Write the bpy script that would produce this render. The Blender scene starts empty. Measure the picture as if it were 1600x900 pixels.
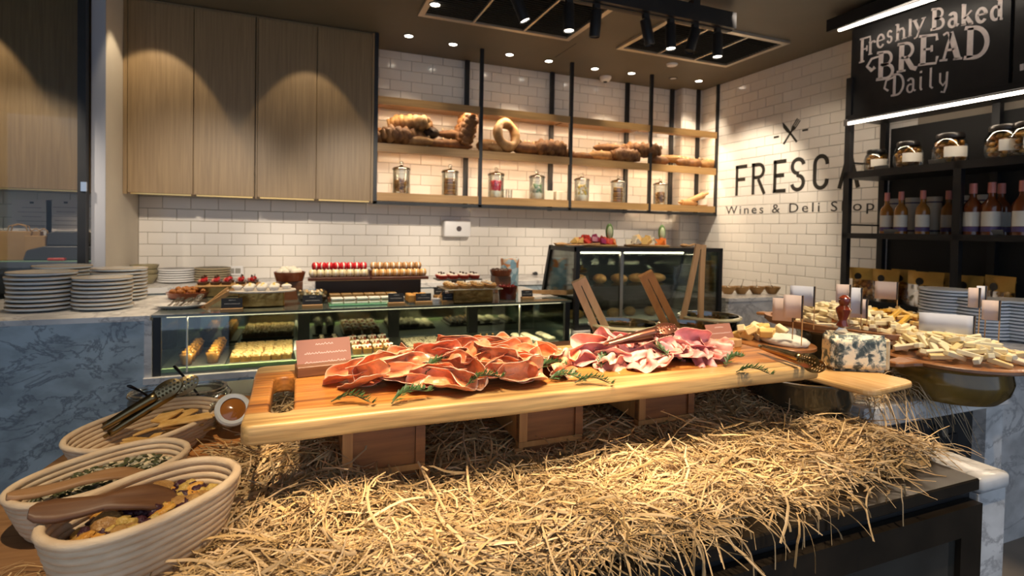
import bpy, bmesh, math, random
import numpy as np
from mathutils import Vector, Matrix, Euler, noise
random.seed(7); np.random.seed(7)
PI = math.pi
SC = bpy.context.scene
COL = SC.collection

# ------------------------------------------------------------------ camera
CAM_F, CAM_YAW, CAM_PITCH, CAM_ROLL, CAM_CY, CAM_Z = 831.506, 0.379757, 0.0209745, -0.018436, 376.99, 1.40
_a, _p, _r = CAM_YAW, CAM_PITCH, CAM_ROLL
FW = Vector((math.sin(_a)*math.cos(_p), math.cos(_a)*math.cos(_p), -math.sin(_p)))
_rt = Vector((math.cos(_a), -math.sin(_a), 0)); _dn = FW.cross(_rt)
RT = _rt*math.cos(_r) + _dn*math.sin(_r)
DN = -_rt*math.sin(_r) + _dn*math.cos(_r)
cam_d = bpy.data.cameras.new('camera'); cam = bpy.data.objects.new('camera', cam_d); COL.objects.link(cam)
cam_d.sensor_width = 36.0; cam_d.lens = 36.0*CAM_F/1600.0
cam_d.shift_y = -(450.0-CAM_CY)/1600.0
cam_d.clip_start = 0.02
cam.matrix_world = Matrix(((RT.x, -DN.x, -FW.x, 0), (RT.y, -DN.y, -FW.y, 0), (RT.z, -DN.z, -FW.z, CAM_Z), (0, 0, 0, 1)))
cam_d.dof.use_dof = True; cam_d.dof.focus_distance = 1.15; cam_d.dof.aperture_fstop = 5.0
SC.camera = cam
CP = Vector((0, 0, CAM_Z))
def ray(x, y): return RT*((x-800)/CAM_F) + DN*((y-CAM_CY)/CAM_F) + FW
def onY(x, y, Y): d = ray(x, y); return CP + d*(Y/d.y)
def onX(x, y, X): d = ray(x, y); return CP + d*(X/d.x)
def onZ(x, y, Z): d = ray(x, y); return CP + d*((Z-CAM_Z)/d.z)
def proj(P):
    q = Vector(P)-CP; z = q.dot(FW)
    return (800+CAM_F*q.dot(RT)/z, CAM_CY+CAM_F*q.dot(DN)/z, z)

# ------------------------------------------------------------------ world, exposure
W = bpy.data.worlds.new('world'); SC.world = W; W.use_nodes = True
_bg = W.node_tree.nodes['Background']; _bg.inputs[0].default_value = (0.60, 0.76, 1.0, 1); _bg.inputs[1].default_value = 0.66
SC.view_settings.view_transform = 'Standard'; SC.view_settings.look = 'None'
SC.view_settings.exposure = 0.50; SC.view_settings.gamma = 1.0; SC.view_settings.use_curve_mapping = False
WARM = (1.0, 0.70, 0.40); WARM2 = (1.0, 0.79, 0.54)
def spot(name, loc, to, power, angle, blend=0.35, col=WARM, rad=0.03):
    l = bpy.data.lights.new(name, 'SPOT'); l.energy = power; l.spot_size = math.radians(angle); l.spot_blend = blend
    l.color = col; l.shadow_soft_size = rad
    o = bpy.data.objects.new(name, l); COL.objects.link(o); o.location = loc
    o.rotation_euler = (Vector(to)-Vector(loc)).to_track_quat('-Z', 'Y').to_euler()
    return o
def area(name, loc, rot, sx, sy, power, col=WARM2):
    l = bpy.data.lights.new(name, 'AREA'); l.shape = 'RECTANGLE'; l.size = sx; l.size_y = sy; l.energy = power; l.color = col
    o = bpy.data.objects.new(name, l); COL.objects.link(o); o.location = loc; o.rotation_euler = rot
    return o

# ------------------------------------------------------------------ materials
MATS = {}
def nt(name):
    m = bpy.data.materials.new(name); m.use_nodes = True
    return m, m.node_tree.nodes, m.node_tree.links
def c4(c): return (c[0], c[1], c[2], 1.0)
def mat(name, col, rough=0.5, metal=0.0, col2=None, scale=8.0, stretch=(1, 1, 1), bump=0.0, bscale=None, detail=5.0,
        lo=0.35, hi=0.65, coat=0.0, spec=0.5, sss=0.0, attr=None, trans=0.0, distort=0.0, emit=None, estr=0.0, alpha=1.0, coord='Object', ior=1.45):
    if name in MATS: return MATS[name]
    m, N, L = nt(name); b = N['Principled BSDF']
    b.inputs['Base Color'].default_value = c4(col); b.inputs['Roughness'].default_value = rough; b.inputs['Metallic'].default_value = metal
    b.inputs['Coat Weight'].default_value = coat; b.inputs['Coat Roughness'].default_value = 0.1
    b.inputs['Specular IOR Level'].default_value = spec; b.inputs['Transmission Weight'].default_value = trans; b.inputs['IOR'].default_value = ior
    b.inputs['Alpha'].default_value = alpha
    if sss: b.inputs['Subsurface Weight'].default_value = sss; b.inputs['Subsurface Radius'].default_value = (0.012, 0.005, 0.003); b.inputs['Subsurface Scale'].default_value = 0.5
    if emit: b.inputs['Emission Color'].default_value = c4(emit); b.inputs['Emission Strength'].default_value = estr
    src = None
    if col2 is not None or bump:
        tc = N.new('ShaderNodeTexCoord'); mp = N.new('ShaderNodeMapping'); mp.inputs['Scale'].default_value = stretch
        L.new(tc.outputs[coord], mp.inputs[0])
        nz = N.new('ShaderNodeTexNoise'); nz.inputs['Scale'].default_value = scale; nz.inputs['Detail'].default_value = detail; nz.inputs['Distortion'].default_value = distort
        L.new(mp.outputs[0], nz.inputs['Vector'])
        if col2 is not None:
            rp = N.new('ShaderNodeValToRGB'); rp.color_ramp.elements[0].position = lo; rp.color_ramp.elements[1].position = hi
            rp.color_ramp.elements[0].color = c4(col); rp.color_ramp.elements[1].color = c4(col2)
            L.new(nz.outputs['Fac'], rp.inputs[0]); src = rp.outputs[0]
        if bump:
            nb = nz
            if bscale:
                nb = N.new('ShaderNodeTexNoise'); nb.inputs['Scale'].default_value = bscale; nb.inputs['Detail'].default_value = 4; L.new(mp.outputs[0], nb.inputs['Vector'])
            bp = N.new('ShaderNodeBump'); bp.inputs['Strength'].default_value = bump; bp.inputs['Distance'].default_value = 0.01
            L.new(nb.outputs['Fac'], bp.inputs['Height']); L.new(bp.outputs[0], b.inputs['Normal'])
    if attr:
        at = N.new('ShaderNodeVertexColor'); at.layer_name = attr
        if src is not None:
            mx = N.new('ShaderNodeMix'); mx.data_type = 'RGBA'; mx.blend_type = 'MULTIPLY'; mx.inputs[0].default_value = 1.0
            L.new(src, mx.inputs[6]); L.new(at.outputs[0], mx.inputs[7]); src = mx.outputs[2]
        else: src = at.outputs[0]
    if src is not None: L.new(src, b.inputs['Base Color'])
    MATS[name] = m
    return m
def glass_mat(name, tint=(0.95, 0.98, 0.96), refl=0.10, rough=0.02):
    """thin pane or vessel wall: clear transmission plus a Fresnel-weighted mirror"""
    if name in MATS: return MATS[name]
    m, N, L = nt(name); N.remove(N['Principled BSDF']); out = N['Material Output']
    t = N.new('ShaderNodeBsdfTransparent'); t.inputs[0].default_value = c4(tint)
    g = N.new('ShaderNodeBsdfGlossy'); g.inputs['Roughness'].default_value = rough
    fr = N.new('ShaderNodeLayerWeight'); fr.inputs[0].default_value = 0.35
    mr = N.new('ShaderNodeMapRange'); mr.inputs['To Min'].default_value = refl*0.55; mr.inputs['To Max'].default_value = min(1.0, refl*6)
    L.new(fr.outputs['Fresnel'], mr.inputs[0])
    mx = N.new('ShaderNodeMixShader'); L.new(mr.outputs[0], mx.inputs[0]); L.new(t.outputs[0], mx.inputs[1]); L.new(g.outputs[0], mx.inputs[2])
    L.new(mx.outputs[0], out.inputs['Surface'])
    MATS[name] = m
    return m
def emit_mat(name, col, s):
    m, N, L = nt(name); N.remove(N['Principled BSDF']); e = N.new('ShaderNodeEmission'); e.inputs[0].default_value = c4(col); e.inputs[1].default_value = s
    L.new(e.outputs[0], N['Material Output'].inputs['Surface']); MATS[name] = m
    return m
def marble_mat(name, base, vein, scale=2.2, rough=0.25, warm=0.0):
    m, N, L = nt(name); b = N['Principled BSDF']; b.inputs['Roughness'].default_value = rough
    tc = N.new('ShaderNodeTexCoord'); mp = N.new('ShaderNodeMapping'); mp.inputs['Rotation'].default_value = (0.5, 0.8, 0.4); mp.inputs['Scale'].default_value = (1, 1, 1.5)
    L.new(tc.outputs['Object'], mp.inputs[0])
    n1 = N.new('ShaderNodeTexNoise'); n1.inputs['Scale'].default_value = scale; n1.inputs['Detail'].default_value = 9; n1.inputs['Roughness'].default_value = 0.62; n1.inputs['Distortion'].default_value = .55
    L.new(mp.outputs[0], n1.inputs['Vector'])
    r1 = N.new('ShaderNodeValToRGB'); cr = r1.color_ramp
    cr.elements[0].position = 0.478; cr.elements[0].color = (1, 1, 1, 1); cr.elements[1].position = 0.530; cr.elements[1].color = (1, 1, 1, 1)
    e = cr.elements.new(0.502); e.color = (0.0, 0.0, 0.0, 1)
    L.new(n1.outputs['Fac'], r1.inputs[0])
    n2 = N.new('ShaderNodeTexNoise'); n2.inputs['Scale'].default_value = scale*1.6; n2.inputs['Detail'].default_value = 4
    L.new(mp.outputs[0], n2.inputs['Vector'])
    r2 = N.new('ShaderNodeValToRGB'); r2.color_ramp.elements[0].position = 0.38; r2.color_ramp.elements[1].position = 0.62
    r2.color_ramp.elements[0].color = c4([x*0.66 for x in base]); r2.color_ramp.elements[1].color = c4(base)
    L.new(n2.outputs['Fac'], r2.inputs[0])
    mx = N.new('ShaderNodeMix'); mx.data_type = 'RGBA'; L.new(r1.outputs[0], mx.inputs[0]); mx.inputs[6].default_value = c4(vein); L.new(r2.outputs[0], mx.inputs[7])
    L.new(mx.outputs[2], b.inputs['Base Color']); MATS[name] = m
    return m
def wood_mat(name, c1, c2, c3=None, axis=0, scale=3.0, rough=0.45, bump=0.08, coat=0.0, streak=14.0):
    """grain runs along the given axis of the object"""
    m, N, L = nt(name); b = N['Principled BSDF']; b.inputs['Roughness'].default_value = rough; b.inputs['Coat Weight'].default_value = coat; b.inputs['Coat Roughness'].default_value = 0.2
    st = [streak]*3; st[axis] = 1.0
    tc = N.new('ShaderNodeTexCoord'); mp = N.new('ShaderNodeMapping'); mp.inputs['Scale'].default_value = st; L.new(tc.outputs['Object'], mp.inputs[0])
    n = N.new('ShaderNodeTexNoise'); n.inputs['Scale'].default_value = scale; n.inputs['Detail'].default_value = 6; n.inputs['Distortion'].default_value = 0.6; L.new(mp.outputs[0], n.inputs['Vector'])
    r = N.new('ShaderNodeValToRGB'); cr = r.color_ramp; cr.elements[0].position = 0.3; cr.elements[1].position = 0.72
    cr.elements[0].color = c4(c2); cr.elements[1].color = c4(c1)
    if c3: e = cr.elements.new(0.42); e.color = c4(c3)
    L.new(n.outputs['Fac'], r.inputs[0]); L.new(r.outputs[0], b.inputs['Base Color'])
    bp = N.new('ShaderNodeBump'); bp.inputs['Strength'].default_value = bump; bp.inputs['Distance'].default_value = 0.005; L.new(n.outputs['Fac'], bp.inputs['Height']); L.new(bp.outputs[0], b.inputs['Normal'])
    MATS[name] = m
    return m

# ------------------------------------------------------------------ mesh helpers
def rotm(rz=0, rx=0, ry=0): return Euler((rx, ry, rz)).to_matrix()
class MB:
    def __init__(s): s.v = []; s.f = []; s.m = []; s.c = []
    def add(s, vs, fs, m=0, col=None):
        k = len(s.v); s.v += [tuple(q) for q in vs]; s.f += [tuple(i+k for i in f) for f in fs]; s.m += [m]*len(fs)
        if col is not None:
            s.c += [(1, 1, 1)]*(k-len(s.c)) + ([tuple(col)]*len(vs) if not isinstance(col, list) else [tuple(x) for x in col])
        return s
    def box(s, c, d, m=0, rot=None, col=None):
        hx, hy, hz = d[0]/2, d[1]/2, d[2]/2
        vs = [Vector((x, y, z)) for x in (-hx, hx) for y in (-hy, hy) for z in (-hz, hz)]
        if rot is not None: vs = [rot @ q for q in vs]
        c = Vector(c)
        return s.add([c+q for q in vs], [(0, 1, 3, 2), (4, 6, 7, 5), (0, 4, 5, 1), (2, 3, 7, 6), (0, 2, 6, 4), (1, 5, 7, 3)], m, col)
    def b2(s, x0, x1, y0, y1, z0, z1, m=0, col=None): return s.box(((x0+x1)/2, (y0+y1)/2, (z0+z1)/2), (x1-x0, y1-y0, z1-z0), m, None, col)
    def tube(s, pts, r, n=8, m=0, cap=True, col=None, flat=1.0):
        pts = [Vector(q) for q in pts]; K = len(pts); rs = r if isinstance(r, (list, tuple)) else [r]*K
        vs = []; up0 = None
        for i, q in enumerate(pts):
            t = (pts[min(i+1, K-1)]-pts[max(i-1, 0)]).normalized()
            if up0 is None:
                up0 = t.cross(Vector((0, 0, 1)));
                if up0.length < 1e-3: up0 = t.cross(Vector((1, 0, 0)))
            u = (up0 - t*up0.dot(t)).normalized(); up0 = u; w = t.cross(u)
            for k in range(n):
                an = 2*PI*k/n; vs.append(q + (u*math.cos(an) + w*math.sin(an)*flat)*rs[i])
        fs = [(i*n+k, i*n+(k+1) % n, (i+1)*n+(k+1) % n, (i+1)*n+k) for i in range(K-1) for k in range(n)]
        if cap: fs += [tuple(range(n-1, -1, -1)), tuple((K-1)*n+k for k in range(n))]
        return s.add(vs, fs, m, col)
    def lathe(s, prof, n=24, c=(0, 0, 0), m=0, sx=1.0, sy=1.0, rot=None, closed=False, col=None):
        c = Vector(c); vs = []; fs = []
        for (r, z) in prof:
            for k in range(n):
                q = Vector((r*sx*math.cos(2*PI*k/n), r*sy*math.sin(2*PI*k/n), z))
                if rot is not None: q = rot @ q
                vs.append(c+q)
        K = len(prof)
        for i in range(K if closed else K-1):
            j = (i+1) % K
            for k in range(n): fs.append((i*n+k, i*n+(k+1) % n, j*n+(k+1) % n, j*n+k))
        if not closed:
            if prof[0][0] > 1e-6: fs.append(tuple(range(n-1, -1, -1)))
            if prof[-1][0] > 1e-6: fs.append(tuple((K-1)*n+k for k in range(n)))
        return s.add(vs, fs, m, col)
    def ball(s, c, r, nu=10, nv=6, m=0, jit=0.0, rot=None, col=None):
        if not isinstance(r, (tuple, list)): r = (r, r, r)
        c = Vector(c); vs = [Vector((0, 0, -r[2]))]
        for j in range(1, nv):
            ph = -PI/2+PI*j/nv
            for k in range(nu):
                g = 1+random.uniform(-jit, jit); an = 2*PI*k/nu
                vs.append(Vector((r[0]*math.cos(ph)*math.cos(an)*g, r[1]*math.cos(ph)*math.sin(an)*g, r[2]*math.sin(ph)*g)))
        vs.append(Vector((0, 0, r[2])))
        if rot is not None: vs = [rot @ q for q in vs]
        vs = [c+q for q in vs]; T = len(vs)-1
        fs = [(0, 1+(k+1) % nu, 1+k) for k in range(nu)]
        for j in range(nv-2):
            a = 1+j*nu; fs += [(a+k, a+(k+1) % nu, a+nu+(k+1) % nu, a+nu+k) for k in range(nu)]
        a = 1+(nv-2)*nu; fs += [(a+k, a+(k+1) % nu, T) for k in range(nu)]
        return s.add(vs, fs, m, col)
    def prism(s, poly, z0, z1, m=0, T=None, col=None):
        n = len(poly); vs = [Vector((x, y, z0)) for x, y in poly] + [Vector((x, y, z1)) for x, y in poly]
        if T is not None: vs = [T @ q for q in vs]
        fs = [tuple(range(n-1, -1, -1)), tuple(range(n, 2*n))] + [(i, (i+1) % n, n+(i+1) % n, n+i) for i in range(n)]
        return s.add(vs, fs, m, col)
    def ring(s, outer, inner, z0, z1, m=0, T=None):
        n = len(outer); vs = [Vector((x, y, z)) for z in (z0, z1) for P in (outer, inner) for x, y in P]
        if T is not None: vs = [T @ q for q in vs]
        fs = []
        for i in range(n):
            j = (i+1) % n
            fs += [(i, j, 2*n+j, 2*n+i), (n+j, n+i, 3*n+i, 3*n+j), (2*n+i, 2*n+j, 3*n+j, 3*n+i), (j, i, n+i, n+j)]
        return s.add(vs, fs, m)
    def grid(s, P, m=0, col=None, closed_u=False):
        """P[i][j] points"""
        a = len(P); b = len(P[0]); vs = [q for row in P for q in row]
        fs = [(i*b+j, ((i+1) % a)*b+j, ((i+1) % a)*b+j+1, i*b+j+1) for i in range(a if closed_u else a-1) for j in range(b-1)]
        return s.add(vs, fs, m, col)
    def mesh(s, name, mats, smooth=False, bevel=0.0, bseg=1, merge=False):
        me = bpy.data.meshes.new(name); me.from_pydata(s.v, [], s.f)
        if not isinstance(mats, (list, tuple)): mats = [mats]
        for q in mats: me.materials.append(q)
        if len(mats) > 1: me.polygons.foreach_set('material_index', s.m)
        if s.c:
            s.c += [(1, 1, 1)]*(len(s.v)-len(s.c))
            ca = me.color_attributes.new('tint', 'FLOAT_COLOR', 'POINT')
            ca.data.foreach_set('color', np.array([(x[0], x[1], x[2], 1.0) for x in s.c], dtype=np.float32).ravel())
        if bevel or merge:
            bm = bmesh.new(); bm.from_mesh(me)
            if merge: bmesh.ops.remove_doubles(bm, verts=bm.verts, dist=1e-5)
            if bevel:
                bmesh.ops.recalc_face_normals(bm, faces=bm.faces)
                es = [e for e in bm.edges if len(e.link_faces) == 2 and e.calc_face_angle(0) > 0.5]
                bmesh.ops.bevel(bm, geom=es, offset=bevel, segments=bseg, affect='EDGES', profile=0.5)
            bm.to_mesh(me); bm.free()
        if smooth:
            me.polygons.foreach_set('use_smooth', [True]*len(me.polygons))
            if smooth != 'all': me.set_sharp_from_angle(angle=math.radians(40))
        me.update()
        return me
    def build(s, name, mats, parent=None, smooth=False, bevel=0.0, bseg=1, merge=False, loc=None, rot=None, **tg):
        return put(name, s.mesh(name, mats, smooth, bevel, bseg, merge), parent, loc, rot, **tg)
def put(name, me, parent=None, loc=None, rot=None, label=None, cat=None, group=None, kind=None):
    o = bpy.data.objects.new(name, me); COL.objects.link(o)
    if parent is not None: o.parent = parent
    if loc is not None: o.location = loc
    if rot is not None: o.rotation_euler = rot
    if label: o['label'] = label
    if cat: o['category'] = cat
    if group: o['group'] = group
    if kind: o['kind'] = kind
    return o
def thing(name, label, cat, loc=(0, 0, 0), rz=0.0, group=None, rot=None):
    o = put(name, None, None, loc, rot if rot is not None else (0, 0, rz), label, cat, group)
    o.empty_display_size = 0.05
    return o
def struct(o): o['kind'] = 'structure'; return o
KIDS = {}
def copy_tree(root, loc=None, rot=None, label=None, group=None):
    def cp(o, par):
        c = o.copy(); COL.objects.link(c); c.parent = par
        for ch in kids.get(o.name, []): cp(ch, c)
        return c
    kids = {}
    for ch in root.children_recursive: kids.setdefault(ch.parent.name, []).append(ch)
    r = cp(root, None)
    if loc is not None: r.location = loc
    if rot is not None: r.rotation_euler = rot
    if label: r['label'] = label
    if group: r['group'] = group
    return r
def oval(L, Wd, n=40, e=2.6):
    out = []
    for k in range(n):
        a = 2*PI*k/n; c, q = math.cos(a), math.sin(a)
        out.append((L*math.copysign(abs(c)**(2/e), c), Wd*math.copysign(abs(q)**(2/e), q)))
    return out
def text_mesh(body, size, mats, extrude=0.001, spacing=1.0, align='CENTER', shear=0.0, bold=0.0):
    cu = bpy.data.curves.new('t', 'FONT'); cu.body = body; cu.size = size; cu.extrude = extrude; cu.space_character = spacing; cu.align_x = align; cu.shear = shear; cu.offset = bold
    cu.resolution_u = 3
    ob = bpy.data.objects.new('t', cu); COL.objects.link(ob)
    dg = bpy.context.evaluated_depsgraph_get(); me = bpy.data.meshes.new_from_object(ob.evaluated_get(dg))
    bpy.data.objects.remove(ob); bpy.data.curves.remove(cu)
    me.materials.clear(); me.materials.append(mats)
    return me
def arc(cx, cy, rx, ry, a0, a1, n=12):
    return [(cx+rx*math.cos(math.radians(a0+(a1-a0)*i/n)), cy+ry*math.sin(math.radians(a0+(a1-a0)*i/n))) for i in range(n+1)]
def stroke(mb, pts, w, T, th=0.002, m=0, taper=None):
    """flat pen stroke with thickness th; T maps (x,y,z) of the lettering plane to the scene"""
    K = len(pts); ws = w if isinstance(w, (list, tuple)) else [w]*K
    L = []; R = []
    for i in range(K):
        a = Vector(pts[max(i-1, 0)]); b = Vector(pts[min(i+1, K-1)]); d = (b-a)
        if d.length < 1e-9: d = Vector((1, 0))
        d.normalize(); nrm = Vector((-d.y, d.x)); q = Vector(pts[i])
        L.append(q+nrm*ws[i]/2); R.append(q-nrm*ws[i]/2)
    vs = [T(p.x, p.y, th) for p in L]+[T(p.x, p.y, th) for p in R]+[T(p.x, p.y, 0) for p in L]+[T(p.x, p.y, 0) for p in R]
    fs = []
    for i in range(K-1):
        fs += [(i, K+i, K+i+1, i+1), (i, i+1, 2*K+i+1, 2*K+i), (K+i+1, K+i, 3*K+i, 3*K+i+1)]
    fs += [(0, 2*K, 3*K, K), (K-1, 2*K-1, 4*K-1, 3*K-1)]
    mb.add(vs, fs, m)
# ------------------------------------------------------------------ room spots: downlights, island spots and unseen ones added as fill
for (x, y, zt, pw) in ((-1.0, 4.22, 2.04, 19), (.06, 4.22, 1.95, 11), (-2.1, 4.30, 2.1, 24)): spot('cabinet_beam', (x, y, 3.03), (x, 4.68, zt), pw, 58, .22, (1, .82, .57), .02)
for (x, y, tx_, ty_, tz_, pw, an) in ((.9, 4.55, .9, 5.0, 2.0, 10, 70), (2.0, 4.6, 2.0, 5.0, 2.0, 20, 70), (3.1, 4.6, 3.1, 5.0, 2.0, 26, 70), (4.0, 4.5, 4.1, 4.95, 2.0, 26, 75),
                              (3.3, 3.9, 4.3, 4.3, 1.3, 110, 70), (2.9, 3.0, 4.3, 3.5, 1.6, 25, 60), (-1.9, 2.6, -1.85, 5.06, 1.22, 150, 38)):  # last spot is unseen, added to brighten the kitchen behind the glass
    spot('ceiling_and_fill_beam', (x, y, 3.02), (tx_, ty_, tz_), pw, an, .5, (1, .86, .68))
for (x, y, tx_, ty_, pw, an) in ((-1.0, 3.0, -1.0, 3.3, 60, 60), (0.0, 2.9, 0.0, 3.4, 100, 60), (.9, 2.9, .9, 3.4, 100, 60), (2.1, 2.8, 2.2, 3.2, 60, 60), (3.1, 2.8, 3.2, 3.3, 40, 60)):  # unseen spots added over the counters as general light
    spot('counter_fill', (x, y, 3.02), (tx_, ty_, .95), pw, an, .5, (1, .80, .56))
for (x, y, tx_, ty_, pw, an) in ((.35, .75, .40, 1.20, 165, 30), (1.0, .80, .95, 1.22, 155, 30), (-.25, .45, -.15, 1.0, 100, 30), (.4, .2, .45, .95, 110, 34), (1.2, .3, 1.15, 1.0, 110, 34), (1.9, .9, 1.95, 1.22, 150, 36), (1.5, 1.5, 1.4, 1.95, 70, 36)):  # last spot is unseen, added to reach the glass bowls
    spot('island_beam', (x, y, 3.0), (tx_, ty_, 1.0), pw, an, .4, (1, .79, .53), .02)
for (x, tx_, pw) in ((-.5, -.75, 330), (.5, .5, 330), (1.6, 1.7, 330), (2.6, 2.9, 300)): spot('wall_fill', (x, 1.3, 3.0), (tx_, 5.1, 1.15), pw, 30, .9, (1, .87, .71), .10)  # unseen spots added to light the tiles below the cabinets evenly
# ================================================================== the room shell
DB, XR, ZCEIL = 5.10, 4.33, 3.06
M_grout = mat('grout', (0.30, 0.25, 0.19), 0.9)
M_tile = mat('glazed_tile', (0.78, 0.72, 0.64), 0.13, col2=(0.72, 0.66, 0.58), scale=1.7, bump=0.02, bscale=14)
M_plaster = mat('painted_plaster', (0.72, 0.64, 0.52), 0.8, col2=(0.68, 0.60, 0.49), scale=3, bump=0.03, bscale=60)
M_greyp = mat('grey_plaster', (0.40, 0.40, 0.43), 0.7)
M_ceil = mat('ceiling_paint', (0.15, 0.125, 0.085), 0.55, col2=(0.13, 0.11, 0.075), scale=2)
M_black = mat('black_metal', (0.010, 0.010, 0.011), 0.42, col2=(0.016, 0.015, 0.015), scale=9)
M_blackp = mat('black_panel', (0.012, 0.011, 0.010), 0.6)
M_oak = wood_mat('oak_veneer', (0.30, 0.195, 0.088), (0.21, 0.130, 0.056), axis=2, scale=2.2, rough=0.42, bump=0.03, streak=26)
M_oakx = wood_mat('oak_shelf', (0.50, 0.29, 0.10), (0.36, 0.19, 0.06), axis=0, scale=2.0, rough=0.45, bump=0.04, streak=20)
M_gold = mat('brass_edge', (0.62, 0.42, 0.17), 0.28, metal=1.0)
M_marbleb = marble_mat('grey_marble', (0.44, 0.53, 0.58), (0.17, 0.20, 0.23), 4.5, 0.25)
M_marblew = marble_mat('white_marble', (0.78, 0.75, 0.72), (0.42, 0.40, 0.39), 3.2, 0.22)
M_floor = mat('floor_stone', (0.20, 0.17, 0.14), 0.35, col2=(0.14, 0.12, 0.10), scale=3)
M_led = emit_mat('led_warm', (1.0, 0.72, 0.42), 7.0)
M_ledw = emit_mat('led_white', (1.0, 0.86, 0.70), 11.0)
M_lens = emit_mat('lamp_lens', (1.0, 0.88, 0.72), 14.0)
M_glass = glass_mat('pane_glass', (0.93, 0.97, 0.95), 0.10)
M_glassd = glass_mat('case_glass', (0.80, 0.86, 0.82), 0.12)
M_steel = mat('steel', (0.55, 0.55, 0.55), 0.25, metal=1.0)
M_white = mat('white_plastic', (0.80, 0.77, 0.74), 0.35)
M_alum = mat('aluminium', (0.60, 0.55, 0.46), 0.4, metal=0.7)

struct(MB().b2(-4.2, 6.0, -2.0, DB+0.1, -0.1, 0.0).build('floor', M_floor))
struct(MB().b2(-4.2, 6.0, -2.0, DB+0.1, ZCEIL, ZCEIL+0.1).build('ceiling', M_ceil))
wall_back = struct(MB().b2(-4.2, XR+0.1, DB, DB+0.1, 0, ZCEIL).build('wall_back', M_grout))
wall_right = struct(MB().b2(XR, XR+0.1, -2.0, DB, 0, ZCEIL).build('wall_right', M_grout))
struct(MB().b2(-4.3, -4.2, -2.0, DB, 0, ZCEIL).build('wall_left', M_plaster))

TW, TH = 0.2015, 0.0975
def tile_mesh(w, h, t=0.008, ch=0.0025):
    b = MB(); x, z = w/2, h/2
    b.add([(-x, 0, -z), (x, 0, -z), (x, 0, z), (-x, 0, z), (-x, -t+ch, -z), (x, -t+ch, -z), (x, -t+ch, z), (-x, -t+ch, z),
           (-x+ch, -t, -z+ch), (x-ch, -t, -z+ch), (x-ch, -t, z-ch), (-x+ch, -t, z-ch)],
          [(0, 1, 5, 4), (1, 2, 6, 5), (2, 3, 7, 6), (3, 0, 4, 7), (4, 5, 9, 8), (5, 6, 10, 9), (6, 7, 11, 10), (7, 4, 8, 11), (8, 9, 10, 11)])
    return b
_tm = {}
def tile_data(w, h):
    k = (round(w, 3), round(h, 3))
    if k not in _tm: _tm[k] = tile_mesh(*k).mesh('tile', M_tile)
    return _tm[k]
def tile_wall(parent, P, rz, u0, u1, uj, z0, z1, zj, skip=None, limit=300):
    """P(u, z) -> point on the wall; running bond of glazed tiles"""
    G = 0.003; out = []
    r0 = int(math.floor((z0-zj)/TH)); r1 = int(math.ceil((z1-zj)/TH))
    for r in range(r0, r1):
        za, zb = max(z0, zj+r*TH), min(z1, zj+(r+1)*TH)
        if zb-za < 0.012: continue
        ph = uj + (TW/2 if r % 2 else 0.0)
        k0 = int(math.floor((u0-ph)/TW)); k1 = int(math.ceil((u1-ph)/TW))
        for k in range(k0, k1):
            ua, ub = max(u0, ph+k*TW), min(u1, ph+(k+1)*TW)
            if ub-ua < 0.012: continue
            uc, zc = (ua+ub)/2, (za+zb)/2
            if skip and skip(uc, zc): continue
            x, y, d = proj(P(uc, zc))
            vis = -60 < x < 1660 and -40 < y < 940
            out.append((-(1.0/d**2 if vis else 0)*(ub-ua)*(zb-za), uc, zc, ub-ua-G, zb-za-G))
    out.sort()
    for (_, uc, zc, w, h) in out[:limit]:
        q = P(uc, zc); put('tile', tile_data(w, h), parent, q, (0, 0, rz))
    if len(out) > limit:
        R = rotm(rz); b = MB()
        for (_, uc, zc, w, h) in out[limit:]:
            t = tile_mesh(w, h); q = Vector(P(uc, zc)); b.add([R @ Vector(v)+q for v in t.v], t.f)
        b.build('distant_tiles', M_tile, parent, kind='stuff')
PCX0, PCY = 4.05, 4.97                                    # boxed-out corner pillar
tile_wall(wall_back, lambda u, z: (u, DB, z), 0, -1.205, PCX0, 0.570, 0.90, ZCEIL, 1.524, skip=lambda u, z: u < 0.55 and z > 1.68)
tile_wall(wall_right, lambda u, z: (XR, -u, z), -PI/2, -PCY, -2.62, -4.246, 0.80, ZCEIL, 1.509, limit=290)
pil = struct(MB().b2(PCX0, XR, PCY, DB, 0, ZCEIL).build('wall_pillar', M_grout))
tile_wall(pil, lambda u, z: (u, PCY, z), 0, PCX0, XR-0.004, PCX0+0.14, 0.90, ZCEIL, 1.524)
tile_wall(pil, lambda u, z: (PCX0, -u, z), -PI/2, -DB, -PCY, -PCY, 0.90, ZCEIL, 1.524)
# left wing wall and the tiled wall behind the glass partition
struct(MB().b2(-1.285, -1.208, 4.32, DB, 0, ZCEIL).build('wall_wing', M_plaster))
struct(MB().b2(-1.285, -1.2075, 4.312, 4.32, 0, ZCEIL).build('trim_1', M_greyp))
wl = struct(MB().b2(-2.9, -1.285, DB-0.012, DB, 0.0, 2.2).build('wall_kitchen', M_grout))
tile_wall(wl, lambda u, z: (u, DB-0.012, z), 0, -2.6, -1.285, 0.57, 1.0, 1.72, 1.524)

# ------------------------------------------------------------------ glass partition on the left
gp = thing('glass_partition', 'clear glass partition with slim black post in front of kitchen', 'partition', (-1.315, 4.27, 0))
MB().b2(-0.022, 0.022, -0.03, 0.03, 0, ZCEIL).build('post', M_black, gp)
MB().b2(-1.9, -0.022, -0.005, 0.005, 0.02, ZCEIL).build('pane', glass_mat('partition_glass', (0.90, 0.90, 0.89), 0.03), gp)
MB().b2(-1.9, -0.022, -0.02, 0.02, 0.0, 0.02).build('bottom_rail', M_black, gp)
hinge = MB().b2(0.0, 0.03, -0.045, -0.03, 1.60, 1.66).build('hinge', M_steel, gp)

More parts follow.
